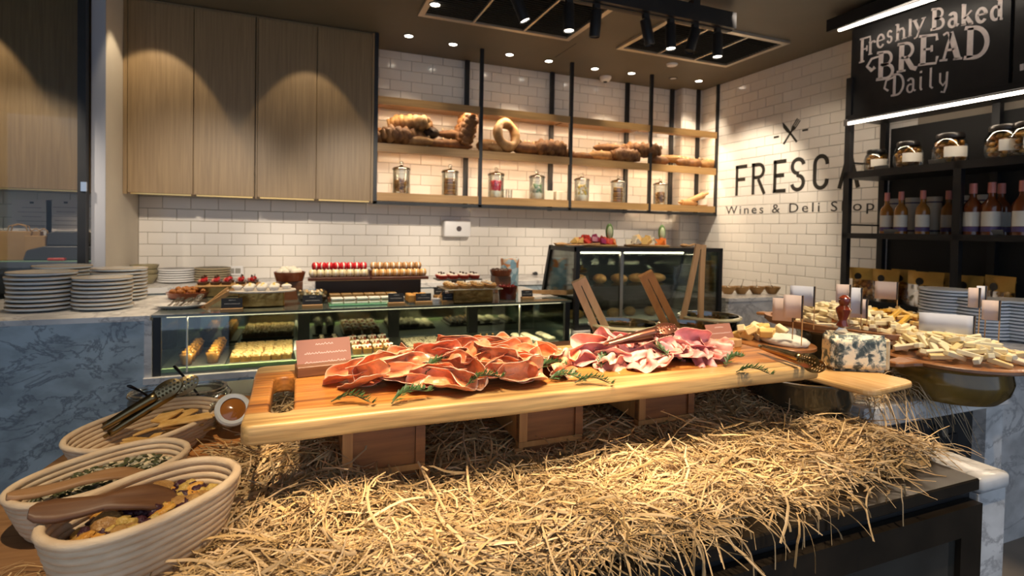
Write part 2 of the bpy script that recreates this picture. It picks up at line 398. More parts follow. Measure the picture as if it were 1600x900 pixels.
# ------------------------------------------------------------------ wall cabinets
CY = 4.68
def cabinet(x0, x1, name, label, left_stile=0.0, right_stile=0.0):
    t = thing(name, label, 'cabinet', ((x0+x1)/2, CY, 1.615))
    cx = (x0+x1)/2; H = 3.045-1.615
    MB().b2(x0-cx, x1-cx, 0.022, DB-0.016-CY, 0.012, ZCEIL-1.615-0.004).build('body', M_oak, t)
    if left_stile: MB().b2(x0-cx, x0-cx+left_stile, 0.0, 0.022, 0.0, H+0.008).build('stile', M_oak, t)
    if right_stile: MB().b2(x1-cx-right_stile, x1-cx, 0.0, 0.022, 0.0, H+0.008).build('stile', M_oak, t)
    a, b = x0-cx+left_stile+0.003, x1-cx-right_stile-0.003; mid = (a+b)/2
    for (u, v) in ((a, mid-0.003), (mid+0.003, b)):
        d = MB().b2(u, v, 0, 0.02, 0.012, H-0.012).build('door', M_oak, t, bevel=0.0015)
        MB().b2(u+0.02, v-0.01, -0.002, 0.02, 0.0, 0.010).build('finger_pull', M_gold, d)
    return t
cabinet(-1.206, -0.336, 'wall_cabinet', 'oak wall cabinet pair of doors beside the plaster wing wall', left_stile=0.026)
cabinet(-0.330, 0.578, 'wall_cabinet', 'oak wall cabinet pair of doors next to bread shelves', right_stile=0.018, left_stile=0.01)
cabinet(-2.75, -1.45, 'wall_cabinet', 'oak wall cabinet seen through the left glass partition')
struct(MB().b2(-2.75, 0.578, 4.70, DB-0.012, ZCEIL-0.012, ZCEIL-0.004).build('trim_2', M_oak))

# ------------------------------------------------------------------ bread shelving (black frame, oak shelves)
XS = [0.596, 1.543, 2.477, 3.422, 4.315]; RX = [1.516, 2.444, 3.375, 3.985, 4.262]
sh = thing('bread_shelving', 'black metal wall shelving with three long oak shelves of bread and jars', 'shelving', (0, CY, 0))
for x in XS: MB().b2(x-0.016, x+0.016, 0, 0.03, 1.605, ZCEIL).build('front_post', M_black, sh)
for i, x in enumerate(RX): MB().b2(x-0.022, x+0.022, (PCY if i >= 4 else 5.085)-CY-0.03, (PCY if i >= 4 else 5.085)-CY-0.002, 1.61, ZCEIL).build('rear_post', M_black, sh)
MB().b2(XS[0]-0.016, XS[-1]+0.016, 0, 0.03, 1.600, 1.628).build('bottom_rail', M_black, sh)
SHZ = [(1.635, 1.705), (2.055, 2.128), (2.462, 2.529)]
for z0, z1 in SHZ:
    for a, b in zip(XS[:-1], XS[1:]):
        yb = 0.27 if b > 4 else 0.40
        (MB().b2(a+0.016, b-0.016, 0.001, yb, z1-0.022, z1).b2(a+0.016, b-0.016, 0.001, 0.022, z0, z1-0.022).build("shelf_board", M_oakx, sh))
for z0, z1 in SHZ[1:]:
    for a, b in zip(XS[:-1], XS[1:]):
        s = MB().b2(a+0.03, b-0.03, 0.026, 0.038, z1-0.032, z1-0.0225).build('led_strip', M_led, sh)
        area('shelf_light', ((a+b)/2, CY+0.055, z1-0.034), (0, 0, 0), b-a-0.08, 0.012, 3.2, WARM2)

# ------------------------------------------------------------------ ceiling fittings
def grille(x0, x1, y0, y1, label, bars):
    t = thing('air_grille', label, 'ceiling grille', ((x0+x1)/2, (y0+y1)/2, ZCEIL)); w, d = (x1-x0)/2, (y1-y0)/2
    for (a, b, c, e) in ((-w, w, -d, -d+0.045), (-w, w, d-0.045, d), (-w, -w+0.045, -d+0.045, d-0.045), (w-0.045, w, -d+0.045, d-0.045)):
        MB().b2(a, b, c, e, -0.022, 0).build('frame_bar', M_alum, t)
    MB().b2(-w+0.045, w-0.045, -d+0.045, d-0.045, -0.003, 0).build('backing', M_blackp, t)
    xs = [-w+2*w*(k+1)/(bars+1) for k in range(bars)]
    for x in xs: MB().b2(x-0.009, x+0.009, -d+0.045, d-0.045, -0.019, -0.004).build('divider', M_alum, t)
    n = int((2*d-0.09)/0.034); ml = None
    for k in range(n):
        y = -d+0.045+0.017+k*0.034
        if ml is None: ml = MB().box((0, 0, 0), (2*w-0.1, 0.022, 0.002), rot=rotm(0, 0.6)).mesh('slat', mat('slat_paint', (0.13, 0.11, 0.08), 0.5))
        put('slat', ml, t, (0, y, -0.010))
grille(0.83, 2.14, 2.95, 4.13, 'long slatted ceiling grille nearer to the wall cabinets', 2)
grille(2.62, 3.88, 3.39, 4.13, 'slatted ceiling grille nearer to the white tiled sign wall', 2)
M_trimr = mat('lamp_trim', (0.06, 0.05, 0.045), 0.4)
def downlight(x, y, lit, label, to=None, power=0, ang=60, gimbal=False):
    t = thing('downlight', label, 'ceiling light', (x, y, ZCEIL), group='recessed downlights in the dark ceiling')
    MB().ring([(0.046*math.cos(k*PI/10), 0.046*math.sin(k*PI/10)) for k in range(20)], [(0.036*math.cos(k*PI/10), 0.036*math.sin(k*PI/10)) for k in range(20)], -0.006, 0.0).build('trim_ring', M_trimr, t)
    MB().lathe([(0.0, -0.003), (0.034, -0.003), (0.034, 0.0)], 20).build('lens', M_lens if lit else M_white, t)
    if power: spot('downlight_beam', (x, y, ZCEIL-0.02), to, power, ang)
for (px, py, lit, lb) in ((638, 57, 1, 'lit recessed downlight beside the oak wall cabinets'), (707, 70, 1, 'lit recessed downlight above first bread shelf bay'), (795, 86, 1, 'lit recessed downlight left of centre above second bread bay'),
                      (856, 96, 1, 'lit recessed downlight before second slim shelf post'), (928, 108, 1, 'lit recessed downlight just left of smoke detector'), (985, 115, 1, 'lit recessed downlight just right of smoke detector'),
                      (1050, 123, 0, 'unlit pale recessed downlight above last bread bay'), (1090, 127, 1, 'lit recessed downlight nearest the tiled corner')):
    q = onZ(px, py, ZCEIL); downlight(q.x, q.y-0.02, lit, lb)
q = onZ(680, 2, ZCEIL); downlight(q.x, q.y, 1, 'lit downlight set in the corner of the long ceiling grille')
bpy.data.objects[[o.name for o in COL.objects if o.get('label', '').startswith('lit downlight set')][0]].location.z = ZCEIL-0.022
q = onZ(1050, 100, ZCEIL); MB().lathe([(0.0, -0.02), (0.045, -0.018), (0.055, -0.006), (0.055, 0)], 24, q).build('ceiling_speaker', M_white, smooth=True, label='small round white ceiling speaker behind the right grille', cat='speaker')
q = onZ(946, 120, ZCEIL); t = thing('smoke_detector', 'white dome smoke detector on dark ceiling above bread shelves', 'detector', q)
MB().lathe([(0.062, 0), (0.062, -0.018), (0.055, -0.03)], 24).build('base_ring', M_white, t, smooth=True)
MB().lathe([(0.055, -0.03), (0.045, -0.045), (0.022, -0.052)], 24).build('dome', M_white, t, smooth=True)
MB().lathe([(0.022, -0.052), (0.018, -0.062), (0.0, -0.064)], 16).build('sensor', M_black, t, smooth=True)
hs = struct(MB().b2(2.25, 2.256, 4.2, 4.62, ZCEIL-0.002, ZCEIL+0.001).build('trim_3', M_blackp))
# track with cylinder spots
TRY, TRZ = 3.09, 2.90
tk = thing('lighting_track', 'thick black lighting track hanging under the ceiling', 'light track', (1.9, TRY, TRZ))
MB().b2(-1.6, 1.045, -0.05, 0.05, 0.0, 0.115).build('track_body', M_black, tk)
MB().b2(-1.6, 1.045, -0.012, 0.012, -0.006, 0.0).build('track_slot', M_blackp, tk)
for x in (-1.2, 0.7): MB().b2(x-0.03, x+0.03, -0.03, 0.03, 0.115, ZCEIL-TRZ).build('hanger', M_black, tk)
def track_spot(px, py, aim, label, lit):
    q = onY(px, py, TRY); t = thing('track_spotlight', label, 'spotlight', (q.x, TRY, TRZ-0.006), group='black spotlights on the ceiling track')
    MB().b2(-0.022, 0.022, -0.014, 0.014, -0.025, 0).build('adapter', M_black, t)
    MB().tube([(0, 0, -0.02), (0, 0, -0.055)], 0.008, 8).build('stem', M_black, t)
    R = Vector(aim).normalized().to_track_quat('Z', 'Y').to_matrix()
    hb = MB().lathe([(0.0, -0.02), (0.034, -0.02), (0.036, -0.016), (0.036, 0.150), (0.033, 0.152), (0.031, 0.142), (0.0, 0.142)], 24, (0, 0, -0.055), rot=R)
    h = hb.build('lamp_head', M_black, t, smooth=True)
    c = Vector((0, 0, -0.055))+R @ Vector((0, 0, 0.144)); MB().lathe([(0.0, 0.0), (0.029, 0.0), (0.029, 0.001)], 20, c, rot=R).build('lens', M_lens if lit else M_blackp, h)
    return Vector((q.x, TRY, TRZ))+Vector((0, 0, -0.06))+R @ Vector((0, 0, 0.17))
TSP = [track_spot(806, -12, (0.22, -0.05, -0.5), 'black track spotlight tilted right, leftmost in view', 1), track_spot(889, 2, (0, -0.05, -1), 'black track spotlight hanging straight, second from left', 1),
       track_spot(932, 10, (0, 0.12, -1), 'black track spotlight turned away, third from left', 0), track_spot(1009, 26, (0.22, 0.0, -0.8), 'black track spotlight tilted right, fourth from left', 0),
       track_spot(1048, 34, (0, -0.05, -1), 'black lit track spotlight hanging straight, fifth from left', 1), track_spot(1086, 42, (-0.25, 0.0, -0.8), 'black track spotlight tilted left near the track end', 0),
       track_spot(1121, 48, (0, -0.05, -1), 'black lit track spotlight at the right end of the track', 1)]
# ================================================================== right wall: lettering and black shelving
M_ink = mat('painted_letter', (0.020, 0.017, 0.012), 0.5)
LX = XR-0.0085
lt = struct(thing('trim_wall_lettering', 'black painted shop lettering on the white tiles', 'lettering')); del lt['category']
def wallT(x, y, z): return Vector((LX-z, x, y))
def wp(px, py): q = onX(px, py, LX); return (q.y, q.z)
yA, zA = wp(1150, 306); z1 = wp(1150, 259)[1]
yE = wp(1335, 297)[0]
CH = z1-zA
def glyph(strokes, y0, w, h, z0, name, wid):
    b = MB()
    for pts in strokes: stroke(b, [(y0-px_*w, z0+py_*h) for px_, py_ in pts], wid, wallT, 0.0015)
    b.build(name, M_ink, lt)
SW = 0.036; e = SW/2/CH; ex = 0.14
FW_ = {'F': [[(ex, 0), (ex, 1)], [(0, 1-e), (1, 1-e)], [(ex, .52), (.86, .52)]],
       'R': [[(ex, 0), (ex, 1)], [(0.0, 1-e), (.5, 1-e)]+[(.5+.36*math.cos(t), .74+(.26-e)*math.sin(t)) for t in [PI/2-PI*k/8 for k in range(9)]]+[(ex, .48+e)], [(.5, .48), (.95, 0)]],
       'E': [[(ex, 0), (ex, 1)], [(0, 1-e), (1, 1-e)], [(ex, .52), (.86, .52)], [(0, e), (1, e)]],
       'S': [[(.5+.36*math.cos(math.radians(a)), .74+(.26-e)*math.sin(math.radians(a))) for a in range(10, 271, 20)]+[(.5+.36*math.cos(math.radians(a)), .26+(.26-e)*math.sin(math.radians(a))) for a in range(90, -171, -20)]],
       'C': [[(.86, .70)]+[(.5+.36*math.cos(math.radians(a)), .72+(.28-e)*math.sin(math.radians(a))) for a in range(20, 181, 20)]+[(.5+.36*math.cos(math.radians(a)), .28+(.28-e)*math.sin(math.radians(a))) for a in range(180, 341, 20)]+[(.86, .30)]],
       'A': [[(.08, 0), (.5, 1)], [(.92, 0), (.5, 1)], [(.22, .27), (.78, .27)]]}
for ch, pl, pr_ in (('F', 1149, 1167), ('R', 1174, 1196), ('E', 1208, 1228), ('S', 1234, 1259), ('C', 1269, 1296), ('A', 1309, 1344)):
    y0 = wp(pl, 280)[0]; w = y0-wp(pr_, 280)[0]
    glyph(FW_[ch], y0, w, CH, zA, 'letter', SW)
y0 = wp(1134, 333)[0]; y1 = wp(1366, 331)[0]; zb = wp(1200, 333)[1]
me = text_mesh('Wines & Deli Shop', 0.135, M_ink, 0.0007, 1.32, 'LEFT')
xs = [v.co.x for v in me.vertices]; sc = (y0-y1)/(max(xs)-min(xs)); x0 = min(xs)
for v in me.vertices: x, y, z = v.co; v.co = (LX-0.0008-z, y0-(x-x0)*sc, zb+y*0.93)
put('letter_line', me, lt)
# crossed knife and fork emblem
ce = wp(1235, 208); em = MB()
def ET(x, y, z): return Vector((LX-z, ce[0]-x, ce[1]+y))
def rr(pts, a): return [(x*math.cos(a)-y*math.sin(a), x*math.sin(a)+y*math.cos(a)) for x, y in pts]
kn = math.radians(38)
stroke(em, rr([(0, -.12), (0, 0.0)], kn), 0.020, ET); stroke(em, rr([(0, -.01), (-.006, .04), (-.008, .10), (0.0, .145)], kn), [0.014, .034, .034, .006], ET)
stroke(em, rr([(0, -.12), (0, .02)], -kn), 0.020, ET); stroke(em, rr([(0, .02), (0, .05), (0, .07)], -kn), [0.016, .046, .05], ET)
for dx in (-.019, 0, .019): stroke(em, rr([(dx, .065), (dx, .145)], -kn), 0.010, ET)
stroke(em, [(-.19, -.012), (-.13, -.012)], 0.018, ET); stroke(em, [(.13, .002), (.19, .002)], 0.018, ET)
em.build('emblem', M_ink, lt)

SX0, SX1, SY0, SY1 = 3.92, XR-0.012, 0.9, 2.90
bs = thing('black_shelving', 'tall black metal shelving of jars, bottles and snack bags on right wall', 'shelving', (0, 0, 0))
PW = 0.044
for y in (SY1, 2.15, 1.4): MB().b2(SX0, SX0+PW, y-PW, y, 0.0, 2.62 if y == SY1 else 1.90).build('front_post', M_black, bs)
for y in (SY1-0.035, 2.13, 1.4): MB().b2(SX1-PW, SX1, y-PW, y, 0.0, 2.30).build('rear_post', M_black, bs)
MB().b2(SX1+0.001, SX1+0.010, SY0, SY1-0.09, 0.0, 2.25).build('back_panel', M_blackp, bs)
SHELF = [(1.845, 1.895), (1.385, 1.425), (0.885, 0.925), (0.45, 0.49)]
for z0, z1 in SHELF: MB().b2(SX0, SX1, SY0, SY1, z0, z1).build('shelf_board', M_black, bs)
for z in (1.49, 1.97): MB().tube([(SX0+0.05, SY1-0.02, z), (SX1-0.04, SY1-0.05, z)], 0.007, 6).build('side_rail', M_black, bs)
MB().b2(SX0, SX1, SY0, SY1, 2.30, 2.33).build('top_board', M_black, bs)
lt2 = thing('led_tube', 'long white LED tube glowing below the bread sign', 'light tube', (SX0-0.03, 0, 2.262))
MB().tube([(0, 2.84, 0), (0, 0.9, -0.01)], 0.0105, 10).build('tube', M_ledw, lt2)
MB().b2(-0.012, 0.02, 0.9, 2.87, 0.018, 0.04).build('holder', M_black, lt2)
MB().b2(-0.02, 0.015, 2.842, 2.875, -0.018, 0.03).build('end_cap', M_steel, lt2)
area('led_tube_light', (SX0-0.03, 1.87, 2.235), (0, math.radians(35), 0), 0.03, 1.9, 9, (1, .80, .58))
lt3 = thing('led_tube', 'slanting LED tube glowing above the bread sign', 'light tube', (0, 0, 0))
UX = 3.72; a_ = onX(1311, 47, UX); b_ = onX(1455, -1, UX); b_ = a_+(b_-a_)*1.8
MB().tube([a_, b_], 0.0115, 10).build('tube', M_ledw, lt3)
MB().tube([a_+Vector((0.02, 0, 0.035)), b_+Vector((0.02, 0, 0.035))], 0.02, 6).build('holder', M_black, lt3)
# sign board
sg = thing('bread_sign', 'black sign board with white hand lettering Freshly Baked Bread Daily', 'sign', (0, 0, 0))
SGX = SX0+0.02
yl, yr = onX(1330, 100, SGX).y, onX(1578, 60, SGX).y
MB().b2(SGX, SGX+0.03, yr, yl, 2.335, 2.98).build('board', M_black, sg)
M_let = mat('chalk_white', (0.66, 0.58, 0.54), 0.6, col2=(0.58, 0.50, 0.47), scale=30)
def sp(px, py): q = onX(px, py, SGX); return (q.y, q.z)
def sgT(x, y, z): return Vector((SGX-z, x, y))
sb = MB()
def glyph_path(s, x0, w, base, h, slant=0.0):
    return [(x0+w*px_+slant*h*py_, py_*h) for px_, py_ in s]
TH_, TN = 1.0, 0.42
def A_(cx, cy, rx, ry, a0, a1, n=10): return arc(cx, cy, rx, ry, a0, a1, n)
# strokes: (points in a unit em box, thick/thin weight)
GL = {
 'F': [([(.3, 0), (.3, 1)], 1), ([(.08, 0), (.52, 0)], .5), ([(.08, 1), (.95, .98), (.97, .78)], .55), ([(.3, .52), (.7, .52)], .5), ([(.7, .40), (.7, .64)], .45)],
 'r': [([(.3, 0), (.3, .66)], 1), ([(.08, 0), (.55, 0)], .45), ([(.1, .66), (.3, .66)], .45), ([(.3, .48), (.5, .66), (.8, .66)], .6), ([(.8, .56), (.82, .64)], 1)],
 'e': [([(.16, .36), (.86, .40)], .45), (A_(.5, .34, .36, .34, 8, 325, 16), .8)],
 's': [(A_(.5, .5, .28, .16, 20, 260, 8)+A_(.5, .18, .30, .17, 85, -170, 8), .7)],
 'h': [([(.22, 0), (.22, 1)], 1), ([(.02, 1), (.22, 1)], .45), ([(.04, 0), (.40, 0)], .45), ([(.22, .45), (.42, .66), (.62, .66), (.74, .5), (.74, 0)], .85), ([(.58, 0), (.95, 0)], .45)],
 'l': [([(.5, 0), (.5, 1)], 1), ([(.2, 1), (.5, 1)], .45), ([(.15, 0), (.85, 0)], .45)],
 'y': [([(.15, .66), (.52, .06)], 1), ([(.88, .66), (.52, .06), (.36, -.26), (.16, -.30)], .6), ([(0, .66), (.35, .66)], .45), ([(.68, .66), (1, .66)], .45)],
 'B': [([(.26, 0), (.26, 1)], 1.1), ([(.04, 1), (.5, 1)]+A_(.5, .76, .28, .24, 90, -90, 8)+[(.26, .52)], .62), ([(.3, .52), (.5, .52)]+A_(.54, .26, .33, .26, 90, -90, 8)+[(.04, 0)], .7)],
 'a': [(A_(.42, .18, .28, .20, 60, 330, 12), .7), (A_(.44, .50, .26, .16, 160, 0, 8)+[(.70, .1), (.92, .02)], .85)],
 'k': [([(.22, 0), (.22, 1)], 1), ([(.02, 1), (.22, 1)], .45), ([(.04, 0), (.42, 0)], .45), ([(.85, .66), (.26, .30)], .5), ([(.40, .40), (.86, 0)], .95), ([(.66, 0), (1, 0)], .45)],
 'd': [([(.76, 0), (.76, 1)], 1), ([(.52, 1), (.76, 1)], .45), ([(.76, 0), (.98, 0)], .45), (A_(.46, .33, .32, .33, 40, 320, 14), .75)],
 'R': [([(.26, 0), (.26, 1)], 1.1), ([(.04, 1), (.5, 1)]+A_(.5, .74, .30, .26, 90, -90, 8)+[(.26, .48)], .65), ([(.04, 0), (.48, 0)], .45), ([(.48, .48), (.80, .06), (1.02, 0)], 1)],
 'E': [([(.28, 0), (.28, 1)], 1.1), ([(.06, 1), (.90, 1), (.92, .8)], .55), ([(.28, .52), (.68, .52)], .5), ([(.68, .42), (.68, .64)], .45), ([(.06, 0), (.90, 0), (.96, .24)], .55)],
 'A': [([(.18, 0), (.34, .50), (.50, .95), (.30, 1.0), (.14, .92)], .5), ([(.46, 1), (.84, 0)], 1.1), ([(.28, .36), (.66, .36)], .5), ([(.0, 0), (.36, 0)], .45), ([(.64, 0), (1.02, 0)], .45)],
 'D': [([(.26, 0), (.26, 1)], 1.1), ([(.04, 1), (.42, 1)]+A_(.42, .5, .48, .5, 90, -90, 12)+[(.04, 0)], .85)],
 'i': [([(.5, .66), (.5, .1), (.7, 0)], .8), ([(.5, .84), (.5, .94)], .9)],
 'L': [([(.5, 1), (.5, .1), (.7, 0)], .8)],
 'q': [([(.18, .66), (.2, .22), (.45, .04), (.70, .22)], .7), ([(.78, .66), (.74, 0), (.56, -.30), (.30, -.24)], .8)],
}
def lay(word, x0px, y0px, x1px, y1px, hpx0, hpx1, bow, wt, gaps=None):
    """one lettered word along a bowed baseline between two points of the board"""
    p0, p1 = Vector(sp(x0px, y0px)), Vector(sp(x1px, y1px))
    h0 = sp(x0px, y0px-hpx0)[1]-p0.y; h1 = sp(x1px, y1px-hpx1)[1]-p1.y
    ws = [0.55 if c in 'il' else (0.72 if c == 'r' else (1.35 if c in 'BREAD' else 1.0)) for c in word]; tot = sum(ws); acc = 0
    for c, w in zip(word, ws):
        if c != ' ':
            for pts, k in GL[c]:
                out = []
                for gx, gy in pts:
                    t = (acc+w*(0.06+0.88*gx))/tot; h = h0+(h1-h0)*t
                    out.append((p0.x+(p1.x-p0.x)*t, p0.y+(p1.y-p0.y)*t+bow*4*t*(1-t)+gy*h))
                stroke(sb, out, wt*k, sgT, 0.003)
        acc += w
lay('F', 1340, 99, 1361, 92, 36, 36, 0.0, 0.020)
for c, xa, ya, xb, yb, h in (('r', 1355, 86, 1370, 82, 29), ('e', 1368, 76, 1384, 72, 29), ('s', 1384, 69, 1396, 65, 28), ('h', 1397, 65, 1419, 58, 25), ('l', 1417, 58, 1427, 55, 26), ('y', 1424, 53, 1448, 46, 29)): lay(c, xa, ya, xb, yb, h, h, 0.0, 0.017)
lay('Baked', 1452, 47, 1569, 29, 31, 31, 0.0, 0.023)
for c, xa, ya, xb, yb, h in (('B', 1366, 125, 1401, 120, 41), ('R', 1398, 113, 1434, 107, 42), ('E', 1431, 102, 1468, 98, 44), ('A', 1466, 95, 1505, 91, 42), ('D', 1502, 91, 1549, 88, 46)): lay(c, xa, ya, xb, yb, h, h, 0.0, 0.030)
stroke(sb, [sp(1374, 88), sp(1362, 92), sp(1355, 104), sp(1362, 110), sp(1367, 105)], [0.012, .016, .018, .026, .026], sgT, 0.003)
lay('D', 1390, 150, 1415, 146, 32, 32, 0, 0.016); lay('aiLq', 1414, 145, 1485, 133, 31, 33, 0, 0.015)
stroke(sb, [sp(1396, 121), sp(1385, 126), sp(1382, 138), sp(1388, 142)], 0.013, sgT, 0.003)
sb.build('lettering', M_let, sg)
s2 = thing('menu_sign', 'black sign board cut by the right edge beside bread sign', 'sign', (0, 0, 0))
MB().b2(SGX, SGX+0.03, 0.95, yr-0.02, 2.335, 2.98).build('board', M_black, s2)
b = MB(); stroke(b, [sp(1597, 110), sp(1597, 100)], 0.018, sgT, 0.003); b.build('lettering', M_let, s2)
cn = thing('sign_canopy', 'black metal canopy box over the bread sign', 'canopy', (0, 0, 0))
MB().b2(3.66, SX1, 0.9, SY1-0.02, 2.985, 3.02).build('plate', M_black, cn); MB().b2(3.66, 3.69, 0.9, SY1-0.02, 2.93, 2.985).build('lip', M_black, cn)
# ================================================================== counters
M_terra = mat('terracotta_glaze', (0.22, 0.05, 0.02), 0.2, col2=(0.30, 0.08, 0.03), scale=20, coat=0.5)
M_china = mat('white_china', (0.74, 0.72, 0.70), 0.15, coat=0.3)
M_chinag = mat('grey_china', (0.60, 0.66, 0.70), 0.2, coat=0.3, col2=(0.54, 0.60, 0.64), scale=6)
M_rimb = mat('unglazed_rim', (0.42, 0.31, 0.19), 0.5)
M_cream = mat('cream', (0.86, 0.78, 0.60), 0.5, col2=(0.80, 0.70, 0.50), scale=40, bump=0.2)
M_woodl = wood_mat('beech', (0.55, 0.32, 0.13), (0.42, 0.22, 0.08), axis=2, scale=3, rough=0.5)
M_woodm = wood_mat('walnut', (0.22, 0.09, 0.035), (0.12, 0.045, 0.018), axis=0, scale=5, rough=0.45)
M_card = mat('black_card', (0.012, 0.013, 0.016), 0.6)
M_cardink = mat('card_ink', (0.55, 0.53, 0.50), 0.6)
CT = 0.95
mc = thing('marble_counter', 'long grey marble counter carrying plates and the pastry case', 'counter', (0, 3.06, 0))
MB().b2(-3.3, -0.700, 0.0, 0.86, 0, CT-0.025).build('left_block', M_marbleb, mc)
MB().b2(-3.3, -0.675, -0.006, 0.86, CT-0.025, CT).build('top_slab', M_marblew, mc)
MB().b2(-0.700, -0.668, 0.0, 0.03, 0.62, CT-0.025).build('case_jamb', M_marblew, mc)
MB().b2(-0.700, 1.66, 0.0, 0.86, 0, 0.615).build('base_block', M_marbleb, mc)
MB().b2(-0.700, 1.66, -0.02, 0.86, 0.615, 0.645).build('ledge', M_marblew, mc)
MB().b2(-0.675, 1.66, 0.62, 0.86, 0.645, CT).build('service_block', M_marblew, mc)
bc = thing('back_counter', 'grey marble back counter along the tiled wall', 'counter', (0, 4.47, 0))
MB().b2(-1.19, 3.0, 0.02, 0.615, 0, 0.90).build('body', M_marbleb, bc)
MB().b2(-1.19, 3.0, 0.0, 0.615, 0.90, 0.94).build('top_slab', M_marblew, bc)
# pastry case
CX0, CX1, CYF, CYB, CZ0, CZ1 = -0.665, 1.640, 3.068, 3.66, 0.646, 0.951
pc = thing('pastry_case', 'long low glass pastry display case with black frame set into counter', 'display case')
for x in (CX0+0.016, CX1-0.016): MB().b2(x-0.016, x+0.016, CYF, CYF+0.03, CZ0, CZ1-0.012).build('corner_post', M_black, pc)
for x in (0.03, 0.60, 1.16): MB().b2(x-0.035, x+0.035, CYB-0.03, CYB-0.008, CZ0, CZ1-0.012).build('rear_post', M_black, pc)
MB().b2(CX0, CX1, CYF+0.005, CYB, CZ0, CZ0+0.012).build('floor_panel', mat('case_floor', (0.10, 0.11, 0.09), 0.3), pc)
MB().b2(CX0, CX1, CYB-0.008, CYB, CZ0+0.012, CZ1-0.012).build('mirror_back', mat('dark_mirror', (0.30, 0.32, 0.28), 0.06, metal=1.0), pc)
MB().b2(CX0+0.03, CX1-0.03, CYF+0.004, CYF+0.010, CZ0+0.004, CZ1-0.012).build('front_pane', M_glassd, pc)
MB().b2(CX0+0.004, CX0+0.010, CYF+0.03, CYB, CZ0+0.012, CZ1-0.012).build('side_pane', M_glassd, pc)
MB().b2(CX1-0.010, CX1-0.004, CYF+0.03, CYB, CZ0+0.012, CZ1-0.012).build('side_pane', M_glassd, pc)
MB().b2(CX0-0.005, CX1+0.005, CYF-0.01, CYB+0.24, CZ1-0.012, CZ1).build('top_pane', mat('top_glass', (0.10, 0.115, 0.095), 0.06, coat=0.6), pc)
M_green = mat('glass_edge_green', (0.42, 0.55, 0.30), 0.3)
MB().b2(CX0+0.03, CX1-0.03, CYF+0.012, CYF+0.03, CZ0+0.012, CZ0+0.03).build('edge_strip', M_green, pc)
for px in (292, 812): x = onY(px, 530, CYF).x; MB().b2(x-0.003, x+0.003, CYF+0.001, CYF+0.012, CZ0+0.01, CZ1-0.012).build('pane_joint', M_alum, pc)
MB().b2(CX0+0.05, CX1-0.05, CYF+0.035, CYF+0.05, CZ1-0.022, CZ1-0.013).build('light_strip', emit_mat('case_led', (1.0, .80, .52), 1.6), pc)
area('case_light', (0.49, CYF+0.06, CZ1-0.03), (math.radians(-18), 0, 0), 2.1, 0.02, 15, (1, .80, .52))
TZ = CZ1+0.0005
def top(px, py, z=None): return onZ(px, py, TZ if z is None else z)
# ---- pastries inside the case
FZ = CZ0+0.0125
M_slate = mat('slate_tray', (0.10, 0.095, 0.085), 0.5)
def tray(x0, x1, y0, y1, label, m=M_slate):
    MB().b2(x0, x1, y0, y1, FZ, FZ+0.012).build('pastry_tray', m, bevel=0.003, label=label, cat='tray'); return FZ+0.0123
def fill(x0, x1, y0, y1, nx, ny, z, me, name, label, cat, group, jz=0.3):
    for i in range(nx):
        for j in range(ny):
            put(name, me if not isinstance(me, list) else random.choice(me), None, (x0+(x1-x0)*(i+.5)/nx+random.uniform(-.003, .003), y0+(y1-y0)*(j+.5)/ny+random.uniform(-.003, .003), z), (0, 0, random.uniform(-jz, jz)), label, cat, group)
M_mango = mat('mango_mousse', (0.72, 0.34, 0.05), 0.35, col2=(0.60, 0.26, 0.03), scale=60)
M_cup = glass_mat('cup_glass', (0.90, 0.88, 0.82), 0.08)
def cup_mesh(fillm, topm, r=0.033, h=0.06):
    b = MB(); b.lathe([(r*.72, 0), (r*.78, h*.5), (r, h)], 14, m=0); b.lathe([(r*.70, 0.003), (r*.74, h*.5), (r*.92, h*.86), (r*.5, h*1.0), (0, h*1.08)], 14, m=1)
    for k in range(5): b.ball((random.uniform(-.4, .4)*r, random.uniform(-.4, .4)*r, h*1.04), r*.26, 6, 4, 2, 0.15)
    return b.mesh('cup', [M_cup, fillm, topm], smooth='all')
M_nut = mat('roasted_nut', (0.58, 0.36, 0.14), 0.4, col2=(0.72, 0.52, 0.26), scale=80)
M_pastry = mat('baked_pastry', (0.50, 0.27, 0.08), 0.55, col2=(0.36, 0.17, 0.05), scale=40, bump=0.3)
M_choc = mat('chocolate', (0.045, 0.018, 0.010), 0.3, coat=0.3, col2=(0.07, 0.03, 0.015), scale=50)
M_redb = mat('red_berry', (0.42, 0.015, 0.015), 0.25, coat=0.4)
M_white_c = mat('white_cream', (0.85, 0.80, 0.70), 0.4)
M_greyc = mat('grey_seed', (0.26, 0.22, 0.15), 0.5, col2=(0.40, 0.34, 0.24), scale=90)
z = tray(-0.60, -0.36, 3.13, 3.56, 'dark slate tray of mango cups in pastry case')
fill(-0.595, -0.365, 3.14, 3.55, 2, 6, z, cup_mesh(M_mango, M_mango, 0.036, 0.062), 'mango_cup', 'cup of orange mango mousse', 'dessert', 'mango mousse cups in the pastry case')
def nut_square(base, tops, w, n, h=0.026):
    b = MB(); b.b2(-w/2, w/2, -w/2, w/2, 0, h, 0)
    for k in range(n): b.ball((random.uniform(-.44, .44)*w, random.uniform(-.44, .44)*w, h+random.uniform(0, .007)), (.0135, .0095, .009), 6, 4, 1, 0.25, rotm(random.uniform(0, 6), random.uniform(-.5, .5)))
    return b.mesh('square', [base, tops], smooth=True)
z = tray(-0.345, -0.03, 3.13, 3.52, 'slate tray of nut squares left in pastry case')
fill(-0.34, -0.035, 3.14, 3.51, 6, 6, z, [nut_square(M_pastry, M_nut, 0.046, 11) for _ in range(4)], 'nut_square', 'square pastry heaped with golden nuts', 'pastry', 'nut squares in the pastry case', 0.1)
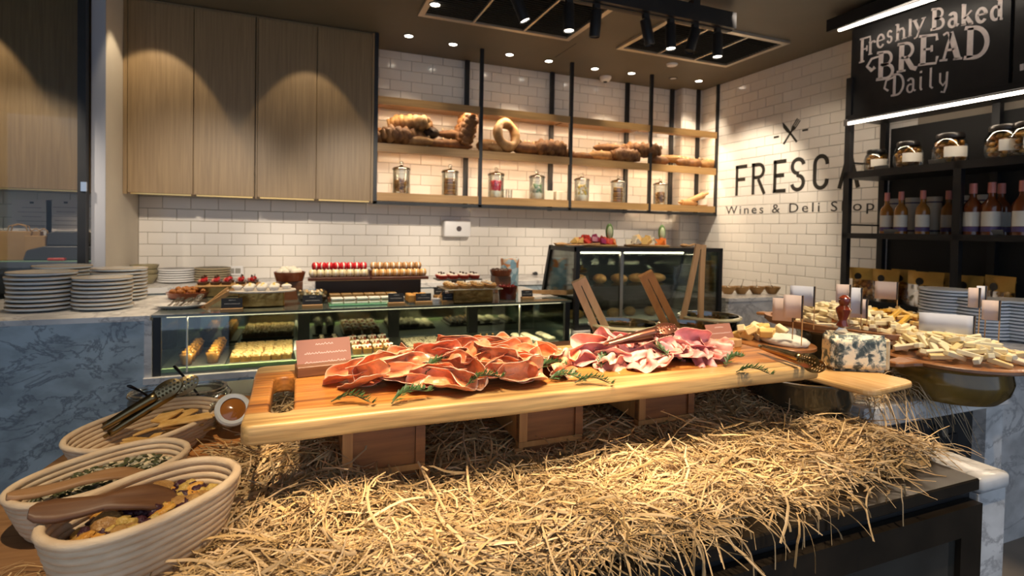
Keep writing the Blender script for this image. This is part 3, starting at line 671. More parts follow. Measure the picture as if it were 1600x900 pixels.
MB().box((-0.012, 3.28, FZ+0.03), (0.012, 0.26, 0.06), rot=rotm(0, 0.0, -.2)).build('tray_stand', M_white, label='white plastic stand beside the nut squares', cat='stand')
z = tray(0.085, 0.245, 3.13, 3.50, 'slate tray of seed pots in pastry case')
fill(0.09, 0.24, 3.14, 3.49, 2, 5, z, cup_mesh(M_choc, M_greyc, 0.031, 0.055), 'seed_pot', 'glass pot of dark seeded cream', 'dessert', 'seed pots in the pastry case')
z = tray(0.28, 0.53, 3.13, 3.55, 'slate tray of nut and berry bars in pastry case')
bar = MB().b2(-.022, .022, -.06, .06, 0, .03, 0)
for k in range(16): bar.ball((random.uniform(-.02, .02), random.uniform(-.055, .055), .034), (.010, .008, .008), 6, 4, 1 if k % 2 else 2, 0.2)
fill(0.285, 0.525, 3.14, 3.55, 4, 3, z+0.0, bar.mesh('bar', [M_pastry, M_white_c, mat('dark_berry', (0.30, 0.06, 0.03), 0.3)], smooth=True), 'nut_bar', 'pastry bar with cream dots', 'pastry', 'berry bars in the pastry case', 0.05)
z = tray(0.60, 0.95, 3.12, 3.42, 'slate tray of seeded bites in pastry case')
fill(0.605, 0.83, 3.13, 3.41, 6, 6, z, [nut_square(M_choc, M_greyc, 0.034, 9, 0.018) for _ in range(3)], 'seeded_bite', 'small dark grey-seeded bite', 'pastry', 'seeded bites in the pastry case')
cook = MB().lathe([(0.026, 0), (0.029, .008), (.02, .02), (0, .024)], 12).mesh('cookie', M_cream, smooth='all')
fill(0.835, 0.945, 3.13, 3.41, 2, 5, z, cook, 'cream_cookie', 'pale cream cookie beside seeded bites', 'cookie', 'cream cookies in the pastry case')
z = tray(1.06, 1.50, 3.12, 3.40, 'slate tray of chocolates and pale eclairs in pastry case')
pr_m = MB().lathe([(0.017, 0), (0.019, .012), (.012, .022), (0, .025)], 10).mesh('praline', M_choc, smooth='all')
pr_r = MB().lathe([(0.017, 0), (0.019, .012), (.012, .022), (0, .025)], 10, m=0).ball((0, 0, .026), .008, 6, 4, 1).mesh('praline', [M_choc, M_pastry], smooth='all')
fill(1.07, 1.32, 3.13, 3.39, 6, 6, z, [pr_m, pr_r], 'chocolate_praline', 'small dark chocolate praline', 'chocolate', 'chocolates in the pastry case')
ecl = MB().ball((0, 0, .013), (.032, .017, .014), 10, 5).mesh('eclair', M_cream, smooth='all')
fill(1.335, 1.49, 3.13, 3.39, 2, 7, z, ecl, 'pale_eclair', 'pale mini eclair beside chocolates', 'pastry', 'pale eclairs in the pastry case', 0.05)
z = tray(1.52, 1.61, 3.15, 3.40, 'narrow slate tray at the right end of pastry case')
fill(1.525, 1.605, 3.16, 3.39, 1, 5, z, ecl, 'pale_eclair', 'pale mini eclair on end tray', 'pastry', 'pale eclairs on the end tray', 0.05)

# ------------------------------------------------------------------ plate stacks on the left
def plate_mesh(r, h, m, rim):
    b = MB(); b.lathe([(0, 0.0), (r*.62, 0.0), (r*.66, .002), (r*.99, h*.50), (r, h*.86)], 36, m=0); b.lathe([(r, h*.86), (r, h), (r*.965, h)], 36, m=1)
    b.lathe([(r*.965, h), (r*.93, h*.70), (r*.62, .006), (0, .006)], 36, m=0)
    return b.mesh('plate', [m, rim], smooth=True)
def stack(px, py, z, n, r, step, me, where, grp, name='plate', lean=0.004):
    q = onZ(px, py, z)
    for k in range(n):
        put(name, me, None, (q.x+random.uniform(-lean, lean), q.y+random.uniform(-lean, lean), z+0.0005+k*step), (0, 0, random.uniform(0, 6)),
            where, 'plate' if name != 'bowl' else 'bowl', grp)
PG = plate_mesh(0.142, 0.024, M_chinag, M_rimb)
stack(66, 484, CT, 9, 0.142, 0.0215, PG, 'grey plate in front left stack', 'plates of the front left stack')
stack(161, 482, CT, 8, 0.128, 0.0205, plate_mesh(0.130, 0.023, M_chinag, M_rimb), 'grey plate in front right stack', 'plates of the front right stack')
stack(98, 465, CT, 9, 0.142, 0.021, PG, 'grey plate in rear left stack', 'plates of the rear left stack')
stack(186, 468, CT, 9, 0.13, 0.0205, plate_mesh(0.138, 0.023, M_chinag, M_rimb), 'grey plate in rear right stack', 'plates of the rear right stack')
PW_ = plate_mesh(0.135, 0.022, M_china, M_china)
stack(277, 441, 0.9405, 6, .135, 0.0175, PW_, 'white plate on back counter', 'white plates on the back counter, left stack')
stack(332, 440, 0.9405, 6, .13, 0.0185, plate_mesh(0.13, .022, mat('olive_china', (0.34, 0.29, 0.18), 0.3), M_rimb), 'olive plate on back counter', 'olive plates on the back counter')
bw = MB().lathe([(0.05, 0), (0.055, .004), (.088, .05), (.095, .072), (.09, .072), (.082, .05), (.05, .008), (0, .008)], 28).mesh('bowl', mat('olive_china2', (0.30, 0.25, 0.14), 0.3), smooth=True)
stack(226, 443, 0.9405, 3, .1, 0.036, bw, 'olive bowl by plaster wall', 'olive bowls on the back counter', 'bowl')

# ------------------------------------------------------------------ sweets on top of the case
def card(px, py, w, h, label, z=TZ, rz=0.0, lines=2, tilt=0.28, mcard=M_card, mblock=None, ink=M_cardink, bd=0.034, bh=0.018, group=None):
    q = onZ(px, py, z); t = thing('name_card', label, 'name card', (q.x, q.y, z), rz, group)
    MB().b2(-w/2-.003, w/2+.003, -bd/2, bd/2, 0, bh).build('wooden_block', mblock or M_oakx, t, bevel=0.0015)
    R = rotm(0, -tilt); c = MB().box(R @ Vector((0, 0, h/2))+Vector((0, 0, bh*.45)), (w, 0.0016, h), rot=R).build('card', mcard, t)
    b = MB()
    def T(x, y, zz): return R @ Vector((x, -0.0009-zz*.3, y))+Vector((0, 0, bh*.45))
    for li in range(lines):
        wl = w*(.3 if li == 0 else .72); zy = h*(.80-.30*li); x = -wl/2
        while x < wl/2:
            l = random.uniform(.03, .08)*w; hh = h*random.uniform(.03, .07)
            stroke(b, [(x, zy), (x+l*.5, zy+hh), (x+l*.9, zy)], h*.022, T, 0.0004); x += l
    b.build('writing', ink, c)
    return t
# 1 oval plate of forks
q = top(281, 481); t = thing('oval_plate', 'oval white plate of dessert forks beside stacked plates', 'plate', (q.x, q.y, TZ), -0.1)
MB().lathe([(0, 0), (.085, 0), (.125, .017), (.13, .020), (.123, .021), (.085, .006), (0, .006)], 36, sy=0.62).build('dish', M_china, t, smooth=True)
M_silver = mat('cutlery_steel', (0.60, 0.55, 0.48), 0.18, metal=1.0)
fk = MB().tube([(-.062, 0, 0), (-.02, 0, .001), (.03, 0, .003), (.05, 0, .006)], [.0035, .0028, .0022, .004], 6)
for dy in (-.005, 0, .005): fk.tube([(.05, dy, .006), (.075, dy, .004)], .0013, 4)
fm = fk.mesh('fork', M_silver, smooth=True)
for k in range(12): put('dessert_fork', fm, None, (q.x-.055+.009*k+random.uniform(-.002, .002), q.y-.004+random.uniform(-.01, .01), TZ+.012+.004*(k % 3)), (0, -.35, 1.2+random.uniform(-.2, .2)), 'small steel fork on oval plate', 'fork', 'dessert forks on the oval plate')
sp_ = MB().tube([(-.07, 0, .002), (0, 0, .004), (.03, 0, .008)], .0028, 6).ball((.05, 0, .008), (.024, .017, .006), 10, 5).mesh('spoon', M_silver, smooth='all')
for k in range(3): put('dessert_spoon', sp_, None, (q.x+.05+.012*k, q.y-.002+.01*k, TZ+.022+.008*k), (0, -.2, 0.9+.2*k), 'shiny steel spoon on oval plate', 'spoon', 'dessert spoons on the oval plate')
# 2 terracotta dish of caramel nuts
def dish(loc, r, h, m, name, label, cat='dish', sy=1.0):
    return MB().lathe([(0, 0), (r*.80, 0), (r*.86, .003), (r, h), (r*.95, h+.001), (r*.83, .008), (0, .008)], 28, sy=sy).build(name, m, smooth=True, loc=loc, label=label, cat=cat)
q = top(294, 465); dish(q, 0.118, 0.036, M_terra, 'terracotta_dish', 'low terracotta dish of caramel nut clusters behind fork plate')
nb = MB()
for k in range(7): nb.ball((random.uniform(-.014, .014), random.uniform(-.014, .014), .010+random.uniform(0, .012)), .012, 7, 5, 0, .2)
nm = nb.mesh('cluster', mat('caramel', (0.34, 0.12, 0.025), 0.25, coat=.4), smooth='all')
for k in range(14): a = k*2.4; r = .088*math.sqrt((k+.5)/14); put('nut_cluster', nm, None, (q.x+r*math.cos(a), q.y+r*math.sin(a), TZ+.024+(.012 if k < 6 else 0)), (0, 0, a), 'caramel nut cluster in terracotta dish', 'sweet', 'caramel nut clusters')
# 3 wooden tongs
def flat_tongs(name, label, L, spread, w, th, mats, loc, rot, group=None, holes=False):
    t = thing(name, label, 'tongs', loc, rot=rot, group=group)
    for s in (-1, 1):
        pts = [(0, 0, 0), (L*.3, 0, s*spread*.30), (L*.75, 0, s*spread*.8), (L, 0, s*spread)]
        b = MB(); P = []
        for k, (x, y, zz) in enumerate(pts):
            ww = w*(1.0 if k < 2 else 1.15)
            P.append([Vector((x, -ww/2, zz)), Vector((x, ww/2, zz)), Vector((x, ww/2, zz+th)), Vector((x, -ww/2, zz+th)), Vector((x, -ww/2, zz))])
        b.grid(P); b.add([P[0][k] for k in range(4)], [(0, 1, 2, 3)]); b.add([P[-1][k] for k in range(4)], [(3, 2, 1, 0)])
        b.build('arm', mats, t)
    return t
q = top(318, 484); flat_tongs('wooden_tongs', 'small wooden tongs lying open beside the fork plate', 0.16, 0.03, 0.022, 0.006, M_woodl, (q.x+.005, q.y, TZ+0.014), (PI/2, -0.55, 0.55))
card(362, 487, 0.098, 0.062, 'black name card left of the brass block', tilt=.2)
# 5 red tarts on a raised board
q = top(350, 463); rb = thing('raised_board', 'small wooden board on brass stand holding chocolate berry tarts', 'stand', (q.x, q.y+.05, TZ))
M_brass = mat('hammered_brass', (0.50, 0.30, 0.09), 0.3, metal=0.9, col2=(0.34, 0.19, 0.05), scale=18, bump=0.5, bscale=25)
MB().b2(-.12, .10, -.07, .07, 0, .062).build('brass_stand', M_brass, rb, bevel=.004)
MB().b2(-.155, .20, -.10, .10, .0622, .074).build('board', M_oakx, rb, bevel=.003)
tb = MB().lathe([(.024, 0), (.030, .016), (.028, .018), (0, .020)], 12, m=0).ball((0.004, 0, .028), (.016, .014, .014), 8, 5, 1, .15).ball((-.012, .006, .026), .010, 6, 4, 2).box((.004, .004, .040), (.003, .022, .026), 0, rotm(.4, .3))
tm = tb.mesh('tart', [M_choc, M_redb, mat('pink_glaze', (0.70, 0.22, 0.16), .3)], smooth=True)
for i in range(5):
    for j in range(3): put('berry_tart', tm, None, (q.x-.115+.067*i+random.uniform(-.008, .008), q.y+.05-.06+.06*j, TZ+.0745), (0, 0, random.uniform(-.6, .6)), 'chocolate tart with red berries', 'tart', 'berry tarts on the raised board')
# 6 oval stone board of white tarts on a brass block
q = top(408, 481); ob = thing('oval_stone_board', 'oval pale stone board on gold block holding white mini tarts', 'stand', (q.x, q.y+.08, TZ))
MB().b2(-.115, .115, -.06, .06, 0, .082).build('gold_block', M_brass, ob, bevel=.006)
MB().prism(oval(.175, .105, 40, 2.2), .0822, .092).build('stone_board', mat('beige_stone', (0.62, 0.56, 0.48), .4), ob, bevel=.002)
wt = MB().lathe([(.020, 0), (.029, .018), (.027, .020)], 12, m=0).ball((0, 0, .020), (.026, .026, .009), 10, 5, 1).ball((.004, 0, .029), (.010, .008, .004), 6, 4, 2).mesh('tart', [M_china, M_white_c, mat('lemon', (0.80, 0.60, 0.16), .4)], smooth=True)
for j in range(3):
    for i in range(5):
        x, y = -.125+.0625*i, -.058+.058*j
        if abs(x)/.165+abs(y)/.13 < 1.15: put('white_tart', wt, None, (q.x+x, q.y+.08+y, TZ+.0925), (0, 0, random.uniform(0, 6)), 'white cream tart on oval board', 'tart', 'white mini tarts on the oval stone board')
# 7 terracotta bowl of white balls on a dark stand
q = top(452, 470); sd = thing('dark_stand', 'dark square stand lifting bowl of white sweets', 'stand', (q.x, q.y+.10, TZ))
MB().b2(-.075, .075, -.06, .06, 0.008, .110).build('riser', M_woodm, sd, bevel=.002); MB().b2(-.08, .08, -.065, .065, 0, .008).build('foot', M_woodm, sd)
bz = TZ+.1105; dish((q.x, q.y+.10, bz), .092, .056, M_terra, 'terracotta_bowl', 'terracotta bowl of white coconut balls on dark stand', 'bowl')
cm = MB().ball((0, 0, .021), .0215, 12, 8).mesh('ball', mat('coconut', (.82, .78, .66), .8, bump=.4, bscale=90), smooth='all')
for k in range(13): a = k*2.4; r = .064*math.sqrt((k+.5)/13); put('coconut_ball', cm, None, (q.x+r*math.cos(a), q.y+.10+r*math.sin(a), bz+.034+(.014 if k < 5 else 0)), None, 'white coconut ball in terracotta bowl', 'sweet', 'coconut balls in the bowl')
# 8 glass bowl of nuts with a card
q = top(488, 476); MB().lathe([(0, 0), (.06, 0), (.075, .01), (.088, .075), (.086, .075), (.073, .012), (0, .004)], 28).build('glass_bowl', glass_mat('bowl_glass', (.93, .95, .92), .12), smooth=True, loc=(q.x, q.y+.07, TZ), label='clear glass bowl of chopped nuts behind black card', cat='bowl')
nb = MB()
for k in range(90): a = random.uniform(0, 6.28); r = .07*math.sqrt(random.random()); nb.ball((r*math.cos(a), r*math.sin(a), random.uniform(.03, .072)), (.012, .008, .007), 5, 4, random.randint(0, 2), .2, rotm(random.uniform(0, 6), random.uniform(0, 3)))
nb.build('chopped_nuts', [M_nut, M_greyc, M_white_c], smooth='all', loc=(q.x, q.y+.07, TZ), label='heap of chopped nuts filling the glass bowl', cat='nuts', kind='stuff')
card(488, 481, 0.10, 0.062, 'black name card before the glass nut bowl', tilt=.2)
# 9 macaron tower
q = top(578, 470); my = q.y+.13; mx0 = onY(481, 440, my).x; mx1 = onY(668, 440, my).x
mt = thing('macaron_tower', 'dark two-step stand of macarons above the white cakes', 'stand', ((mx0+mx1)/2, my, TZ)); hw = (mx1-mx0)/2
MB().b2(-hw*.88, hw*.88, .0, .16, 0, .118).build('box_base', mat('dark_box', (.035, .018, .008), .35), mt)
M_mtray = mat('red_brown_tray', (.10, .028, .012), .35, coat=.3)
for s in (-1, 1):
    MB().b2(-hw if s < 0 else .003, -.003 if s < 0 else hw, -.03, .05, .1185, .136).build('lower_tray', M_mtray, mt, bevel=.002)
    MB().b2(-hw*.95 if s < 0 else .003, -.003 if s < 0 else hw*.95, .05, .14, .1185, .174).build('upper_tray', M_mtray, mt, bevel=.002)
MB().b2(-hw, hw, -.032, -.029, .1165, .1185).build('brass_lip', M_gold, mt)
def macaron(c1, name):
    b = MB(); m1 = mat(name, c1, .6, col2=[x*.8 for x in c1], scale=30)
    for s in (-1, 1): b.lathe([(0.0235, 0), (.0245, .004), (.022, .012), (.012, .0175), (0, .018)], 16, (s*.0045, 0, .0245), 0, rot=rotm(0, 0, s*PI/2))
    b.lathe([(.021, -.0045), (.022, 0), (.021, .0045)], 14, (0, 0, .0245), 1, rot=rotm(0, 0, PI/2))
    return b.mesh('macaron', [m1, M_white_c], smooth=True)
MC = {'red': macaron((.62, .01, .02), 'mac_red'), 'cream': macaron((.80, .68, .42), 'mac_cream'), 'tan': macaron((.52, .28, .11), 'mac_tan'), 'orange': macaron((.78, .45, .16), 'mac_orange')}
cxm = (mx0+mx1)/2
for (kind, s, zz, yy, x0, x1, lb) in (('red', -1, .1745, .095, -hw*.93, -.012, 'bright red macaron on upper tray'), ('tan', 1, .1745, .095, .012, hw*.93, 'pale brown macaron on upper tray'),
                                ('cream', -1, .1365, .010, -hw*.98, -.012, 'cream white macaron on lower tray'), ('orange', 1, .1365, .010, .012, hw*.98, 'orange macaron on lower tray')):
    n = 8
    for k in range(n): put('macaron', MC[kind], None, (cxm+x0+(x1-x0)*(k+.5)/n, my+yy, TZ+zz), (0, 0, random.uniform(-.35, .35)), lb, 'macaron', '%s macarons' % kind)
# 10 green glass tray of white cakes
q0, q1 = top(514, 479), top(606, 477); gx0, gx1 = q0.x, q1.x+.05; gy = q0.y
MB().b2(gx0, gx1, gy, gy+.11, TZ, TZ+.008).build('glass_tray', mat('green_glass', (.16, .45, .24), .1, coat=.5), bevel=.002, label='thin green glass tray under the white square cakes', cat='tray')
wc = MB().b2(-.032, .032, -.030, .030, 0, .012, 0).b2(-.031, .031, -.029, .029, .012, .024, 1).b2(-.0325, .0325, -.0305, .0305, .024, .034, 2).mesh('cake', [M_white_c, M_pastry, mat('white_icing', (.90, .87, .80), .3)], bevel=.003)
for k in range(6): put('white_cake', wc, None, (gx0+.045+.070*k, gy+.055, TZ+.0085), (0, 0, random.uniform(-.06, .06)), 'square white iced cake', 'cake', 'white iced cakes on the green tray')
MB().b2(gx0, gx1, gy+.125, gy+.20, TZ, TZ+.03).build('wooden_riser', M_woodm, label='low wooden riser under the caramel squares', cat='riser')
cs = MB().b2(-.031, .031, -.028, .028, 0, .022).mesh('square', mat('caramel_square', (.30, .17, .05), .35), bevel=.003)
for k in range(6): put('caramel_square', cs, None, (gx0+.04+.066*k, gy+.162, TZ+.0303), (0, 0, random.uniform(-.05, .05)), 'brown caramel square behind white cakes', 'cake', 'caramel squares behind the white cakes')
card(619, 477, 0.09, 0.062, 'black name card at the right end of white cakes', tilt=.2)
# 12 orange sponge bars
q = top(656, 475); ot = MB().b2(-.062, .062, -.02, .12, 0, .006).build('cake_tray', M_slate, loc=(q.x, q.y+.03, TZ), label='small slate tray of orange sponge bars', cat='tray')
om = MB().b2(-.019, .019, -.06, .06, 0, .045, 0).mesh('bar', mat('orange_sponge', (.62, .33, .08), .6, col2=(.46, .22, .05), scale=50, bump=.3), bevel=.004)
for k in range(3): put('sponge_bar', om, None, (q.x-.042+.042*k, q.y+.085, TZ+.0065), None, 'orange sponge cake bar', 'cake', 'orange sponge bars')
card(662, 475, 0.092, 0.055, 'black name card before the orange sponge bars', tilt=.2)
card(687, 465, 0.075, 0.060, 'black name card standing behind the small spoon', tilt=.2)
card(702, 474, 0.085, 0.052, 'black name card left of the tart tray', tilt=.2)
q = top(683, 472); MB().tube([(0, 0, .01), (.03, .01, .04), (.05, .015, .07)], [.012, .006, .005], 8, flat=.4).build('wooden_spoon', M_woodl, smooth=True, loc=(q.x-.01, q.y, TZ), label='short wooden spoon leaning between two name cards', cat='spoon')
q = top(680, 474); MB().lathe([(0, 0), (.026, 0), (.03, .03), (.028, .03), (.024, .004), (0, .004)], 18).build('small_bowl', M_china, smooth=True, loc=(q.x, q.y-.005, TZ), label='tiny white bowl beside the short wooden spoon', cat='bowl')
# 14 tart tray on gold block
q = top(741, 474); gt = thing('tart_stand', 'steel tray on gold block holding golden nut tarts', 'stand', (q.x, q.y+.07, TZ))
MB().b2(-.125, .125, -.06, .06, 0, .085).build('gold_block', M_brass, gt, bevel=.006)
MB().b2(-.19, .17, -.11, .11, .0852, .092).build('steel_tray', mat('tray_steel', (.36, .33, .27), .3, metal=.9), gt, bevel=.002)
gm = MB().lathe([(.026, 0), (.033, .018), (.03, .020), (0, .020)], 12, m=0)
for k in range(9): gm.ball((random.uniform(-.02, .02), random.uniform(-.02, .02), .025), (.009, .007, .007), 6, 4, 1+(k % 2), .2)
gm = gm.mesh('tart', [M_pastry, M_nut, M_white_c], smooth=True)
for i in range(4):
    for j in range(3): put('nut_tart', gm, None, (q.x-.13+.08*i, q.y+.07-.068+.068*j, TZ+.0925), (0, 0, i), 'golden nut tart on steel tray', 'tart', 'nut tarts on the steel tray')
q2 = top(720, 462); fs = thing('fruit_tart_stand', 'low dark stand of red fruit tarts behind golden tarts', 'stand', (q2.x, q2.y+.10, TZ))
MB().b2(-.13, .14, -.05, .06, 0, .012).build('foot', M_woodm, fs); MB().b2(-.05, .05, -.04, .04, .012, .10).build('column', M_woodm, fs); MB().b2(-.15, .16, -.07, .07, .1002, .108).build('top_plate', M_slate, fs)
ft = MB().lathe([(.028, 0), (.036, .022), (.033, .024)], 14, m=0).ball((0, 0, .024), (.030, .030, .012), 10, 5, 1).ball((.008, .004, .038), .008, 6, 4, 2).ball((-.010, -.006, .036), .008, 6, 4, 2).mesh('tart', [mat('red_case', (.42, .03, .015), .4), M_white_c, M_choc], smooth=True)
for i in range(4):
    for j in range(2): put('fruit_tart', ft, None, (q2.x-.11+.076*i, q2.y+.10-.035+.072*j, TZ+.1085), (0, 0, i), 'red tart with cream and dark berries', 'tart', 'red cream tarts')
# 15 dark glazed pots and a patterned tin
q = top(798, 469); dish((q.x, q.y+.06, TZ), .066, .085, mat('dark_red_glaze', (.09, .012, .008), .12, coat=.6), 'glazed_pot', 'dark red glazed pot of cherries below terracotta dish', 'pot')
chm = MB().ball((0, 0, .013), .0135, 8, 6).tube([(0, 0, .026), (.004, 0, .045)], .0012, 4).mesh('cherry', mat('dark_cherry', (.16, .01, .01), .15, coat=.5), smooth='all')
for k in range(10): a = k*2.4; r = .045*math.sqrt((k+.5)/10); put('cherry', chm, None, (q.x+r*math.cos(a), q.y+.06+r*math.sin(a), TZ+.068), (0, .3, a), 'dark cherry in red pot', 'cherry', 'cherries in the red pot')
q3 = top(793, 460); st = thing('pot_stand', 'dark stand lifting the terracotta dish of chocolates', 'stand', (q3.x, q3.y+.14, TZ)); MB().b2(-.06, .06, -.05, .05, 0, .118).build('riser', M_woodm, st, bevel=.002)
dish((q3.x, q3.y+.14, TZ+.1185), .082, .042, M_terra, 'terracotta_dish', 'terracotta dish of dark chocolates beside patterned tin')
for k in range(10): a = k*2.4; r = .055*math.sqrt((k+.5)/10); put('chocolate_truffle', pr_m, None, (q3.x+r*math.cos(a), q3.y+.14+r*math.sin(a), TZ+.1485), (0, 0, a), 'chocolate truffle in terracotta dish', 'chocolate', 'truffles in the terracotta dish')
q4 = top(803, 455); tn = thing('patterned_tin', 'tall cylinder tin with blue and orange floral pattern', 'tin', (q4.x+.01, q4.y+.12, TZ))
m, N, L = nt('floral_print'); bb = N['Principled BSDF']; bb.inputs['Roughness'].default_value = .35
tc = N.new('ShaderNodeTexCoord'); vo = N.new('ShaderNodeTexVoronoi'); vo.inputs['Scale'].default_value = 26; L.new(tc.outputs['Object'], vo.inputs['Vector'])
rp = N.new('ShaderNodeValToRGB'); rp.color_ramp.interpolation = 'CONSTANT'; el = rp.color_ramp.elements; el[0].color = (.20, .34, .42, 1); el[1].position = .45; el[1].color = (.42, .54, .60, 1); e_ = el.new(.7); e_.color = (.50, .20, .07, 1); e_ = el.new(.86); e_.color = (.66, .50, .36, 1)
L.new(vo.outputs['Color'], rp.inputs[0]); L.new(rp.outputs[0], bb.inputs['Base Color'])
MB().lathe([(.068, 0), (.068, .205)], 28).build('body', m, tn, smooth=True); MB().lathe([(.070, .2055), (.070, .232), (.066, .235), (0, .235)], 28).build('lid', m, tn, smooth=True)
card(824, 468, 0.078, 0.052, 'black name card right of the glazed pot', tilt=.2)
q = top(848, 463); MB().b2(-.09, .09, -.05, .05, 0, .0015).build('napkin', M_white, loc=(q.x, q.y, TZ), rot=(0, 0, .15), label='white paper napkin under wooden tongs on glass top', cat='napkin')
flat_tongs('wooden_tongs', 'long wooden tongs lying on napkin by tall case', 0.30, 0.02, 0.024, 0.007, M_woodl, (q.x-.12, q.y+.06, TZ+.030), (PI/2, 0, -0.45))
# wall fittings
q = onY(711, 357, DB-.009); dp = thing('towel_dispenser', 'white paper towel dispenser on the tiled back wall', 'dispenser', (q.x, DB-.009, q.z))
MB().b2(-.135, .135, -.10, 0, -.082, .082).build('casing', M_white, dp, bevel=.018, bseg=3, smooth=True)
MB().lathe([(.026, -.004), (.026, .002), (0, .002)], 20, (0.012, -.101, -.002), rot=rotm(0, PI/2)).build('window', mat('dark_window', (.09, .07, .06), .2), dp)
q = onY(367, 423, DB-.009); so = thing('wall_socket', 'white double wall socket above back counter', 'socket', (q.x, DB-.009, q.z))
MB().b2(-.065, .065, -.012, 0, -.042, .042).build('plate', M_white, so, bevel=.004); MB().b2(-.045, -.004, -.015, -.0125, -.022, .022).build('outlet', mat('socket_grey', (.30, .28, .24), .5), so); MB().b2(.004, .045, -.015, -.0125, -.022, .022).build('outlet', MATS['socket_grey'], so)
q = onY(833, 427, DB-.009); tpw = thing('wall_tap', 'small black valve knob on tiled wall beside tall case', 'valve', (q.x, DB-.009, q.z)); MB().tube([(0, 0, 0), (0, -.05, 0)], .008, 8).build('stem', M_black, tpw); MB().lathe([(0, 0), (.022, .004), (.022, .02), (0, .024)], 14, (0, -.05, 0), rot=rotm(0, PI/2)).build('knob', M_black, tpw)
# ================================================================== tall glass case
TX0, TX1, TYF, TYB, TYB2, TZ0, TZ1 = 1.668, 2.885, 3.05, 3.46, 3.64, 0.755, 1.295
tb_ = thing('case_plinth', 'white marble plinth under the tall glass case', 'plinth', (0, 0, 0))
MB().b2(1.664, 2.93, 3.02, 3.92, 0, 0.72).build('body', M_marbleb, tb_); MB().b2(1.664, 2.93, 3.0, 3.92, 0.72, 0.752).build('top_slab', M_marblew, tb_)
tc_ = thing('tall_glass_case', 'tall black framed glass display case with sloping back', 'display case')
F = 0.03
def bar(p, q, w, name, m, parent): 
    p, q = Vector(p), Vector(q); b = MB(); d = (q-p); b.box((p+q)/2, (w, w, d.length), 0, d.to_track_quat('Z', 'Y').to_matrix()); return b.build(name, m, parent)
for x in (TX0+F/2, TX1-F/2):
    bar((x, TYF+F/2, TZ0), (x, TYF+F/2, TZ1), F, 'front_post', M_black, tc_)
    bar((x, TYB2-F/2, TZ0), (x, TYB-F/2, TZ1), F, 'rear_post', M_black, tc_)
    bar((x, TYF+F, TZ0+F/2), (x, TYB2-F, TZ0+F/2), F, 'bottom_rail', M_black, tc_); 
    MB().prism([(TYF+F, TZ0+F), (TYB2-F*1.2, TZ0+F), (TYB-F*1.2, TZ1-F), (TYF+F, TZ1-F)], -0.003, 0.003, T=Matrix(((0, 0, 1, x), (1, 0, 0, 0), (0, 1, 0, 0), (0, 0, 0, 1)))).build('side_pane', M_glassd, tc_)
for y, z in ((TYF+F/2, TZ0+F/2), (TYB2-F/2, TZ0+F/2)): bar((TX0+F, y, z), (TX1-F, y, z), F, 'long_rail', M_black, tc_)
MB().b2(TX0, TX1, TYF, TYB, TZ1-0.028, TZ1).build('top_panel', M_black, tc_)
MB().b2(TX0+F, TX1-F, TYF+0.010, TYF+0.016, TZ0+F, TZ1-0.028).build('front_pane', M_glassd, tc_)
bk = MB(); bk.add([(TX0+F, TYB2-.02, TZ0+F), (TX1-F, TYB2-.02, TZ0+F), (TX1-F, TYB-.02, TZ1-.028), (TX0+F, TYB-.02, TZ1-.028), (TX0+F, TYB2-.012, TZ0+F), (TX1-F, TYB2-.012, TZ0+F), (TX1-F, TYB-.012, TZ1-.028), (TX0+F, TYB-.012, TZ1-.028)], [(0, 1, 2, 3), (7, 6, 5, 4), (0, 4, 5, 1), (1, 5, 6, 2), (2, 6, 7, 3), (3, 7, 4, 0)])
bk.build('sliding_door', mat('dark_mirror2', (.16, .16, .14), .05, metal=.9), tc_)
x = onY(972, 440, TYF).x; MB().b2(x-.012, x+.012, TYF+.004, TYF+.022, TZ0+F, TZ1-.028).build('centre_mullion', mat('mullion_steel', (.62, .58, .50), .25, metal=1.0), tc_)
MB().b2(TX0+F, 2.55, TYF+.024, TYF+.034, TZ1-.040, TZ1-.0285).build('light_strip', emit_mat('tall_led', (1, .85, .65), 5.0), tc_)
MB().b2(TX0+F, TX1-F, TYF+.05, TYB+.02, 1.03, 1.036).build('glass_shelf', M_glassd, tc_)
area('tall_case_light', (2.25, TYF+.08, TZ1-.05), (math.radians(-15), 0, 0), 1.1, .02, 1.2, (1, .8, .55))
rl = MB().ball((0, 0, .03), (.075, .045, .035), 12, 6).mesh('roll', M_pastry, smooth='all')
for k in range(5): put('bread_roll', rl, None, (1.80+.16*k, 3.30+.03*(k % 2), TZ0+.0305), (0, 0, .3*k), 'brown roll on tall case floor', 'bread', 'rolls in the tall glass case')
for k in range(5): put('bread_roll', rl, None, (1.82+.16*k, 3.27, 1.0365), (0, 0, 1+.4*k), 'brown roll on tall case glass shelf', 'bread', 'rolls on the glass shelf')
MB().b2(TX0+.04, TX1-.04, 3.12, 3.58, TZ0+.002, TZ0+.030).build('case_tray', M_white, label='white tray on the floor of tall glass case', cat='tray')
cone = MB().lathe([(.022, 0), (.040, .035), (.044, .036), (.040, .038)], 18).mesh('wafer', mat('wafer', (.50, .30, .10), .6, bump=.3, bscale=60), smooth='all')
q = onY(1113, 455, 3.14)
for k in range(13): put('wafer_cup', cone, None, (q.x-.002*k, 3.16, TZ0+.0315+.031*k), (0, 0, k), 'golden wafer cup in tall case', 'wafer', 'wafer cups stacked in the tall case')
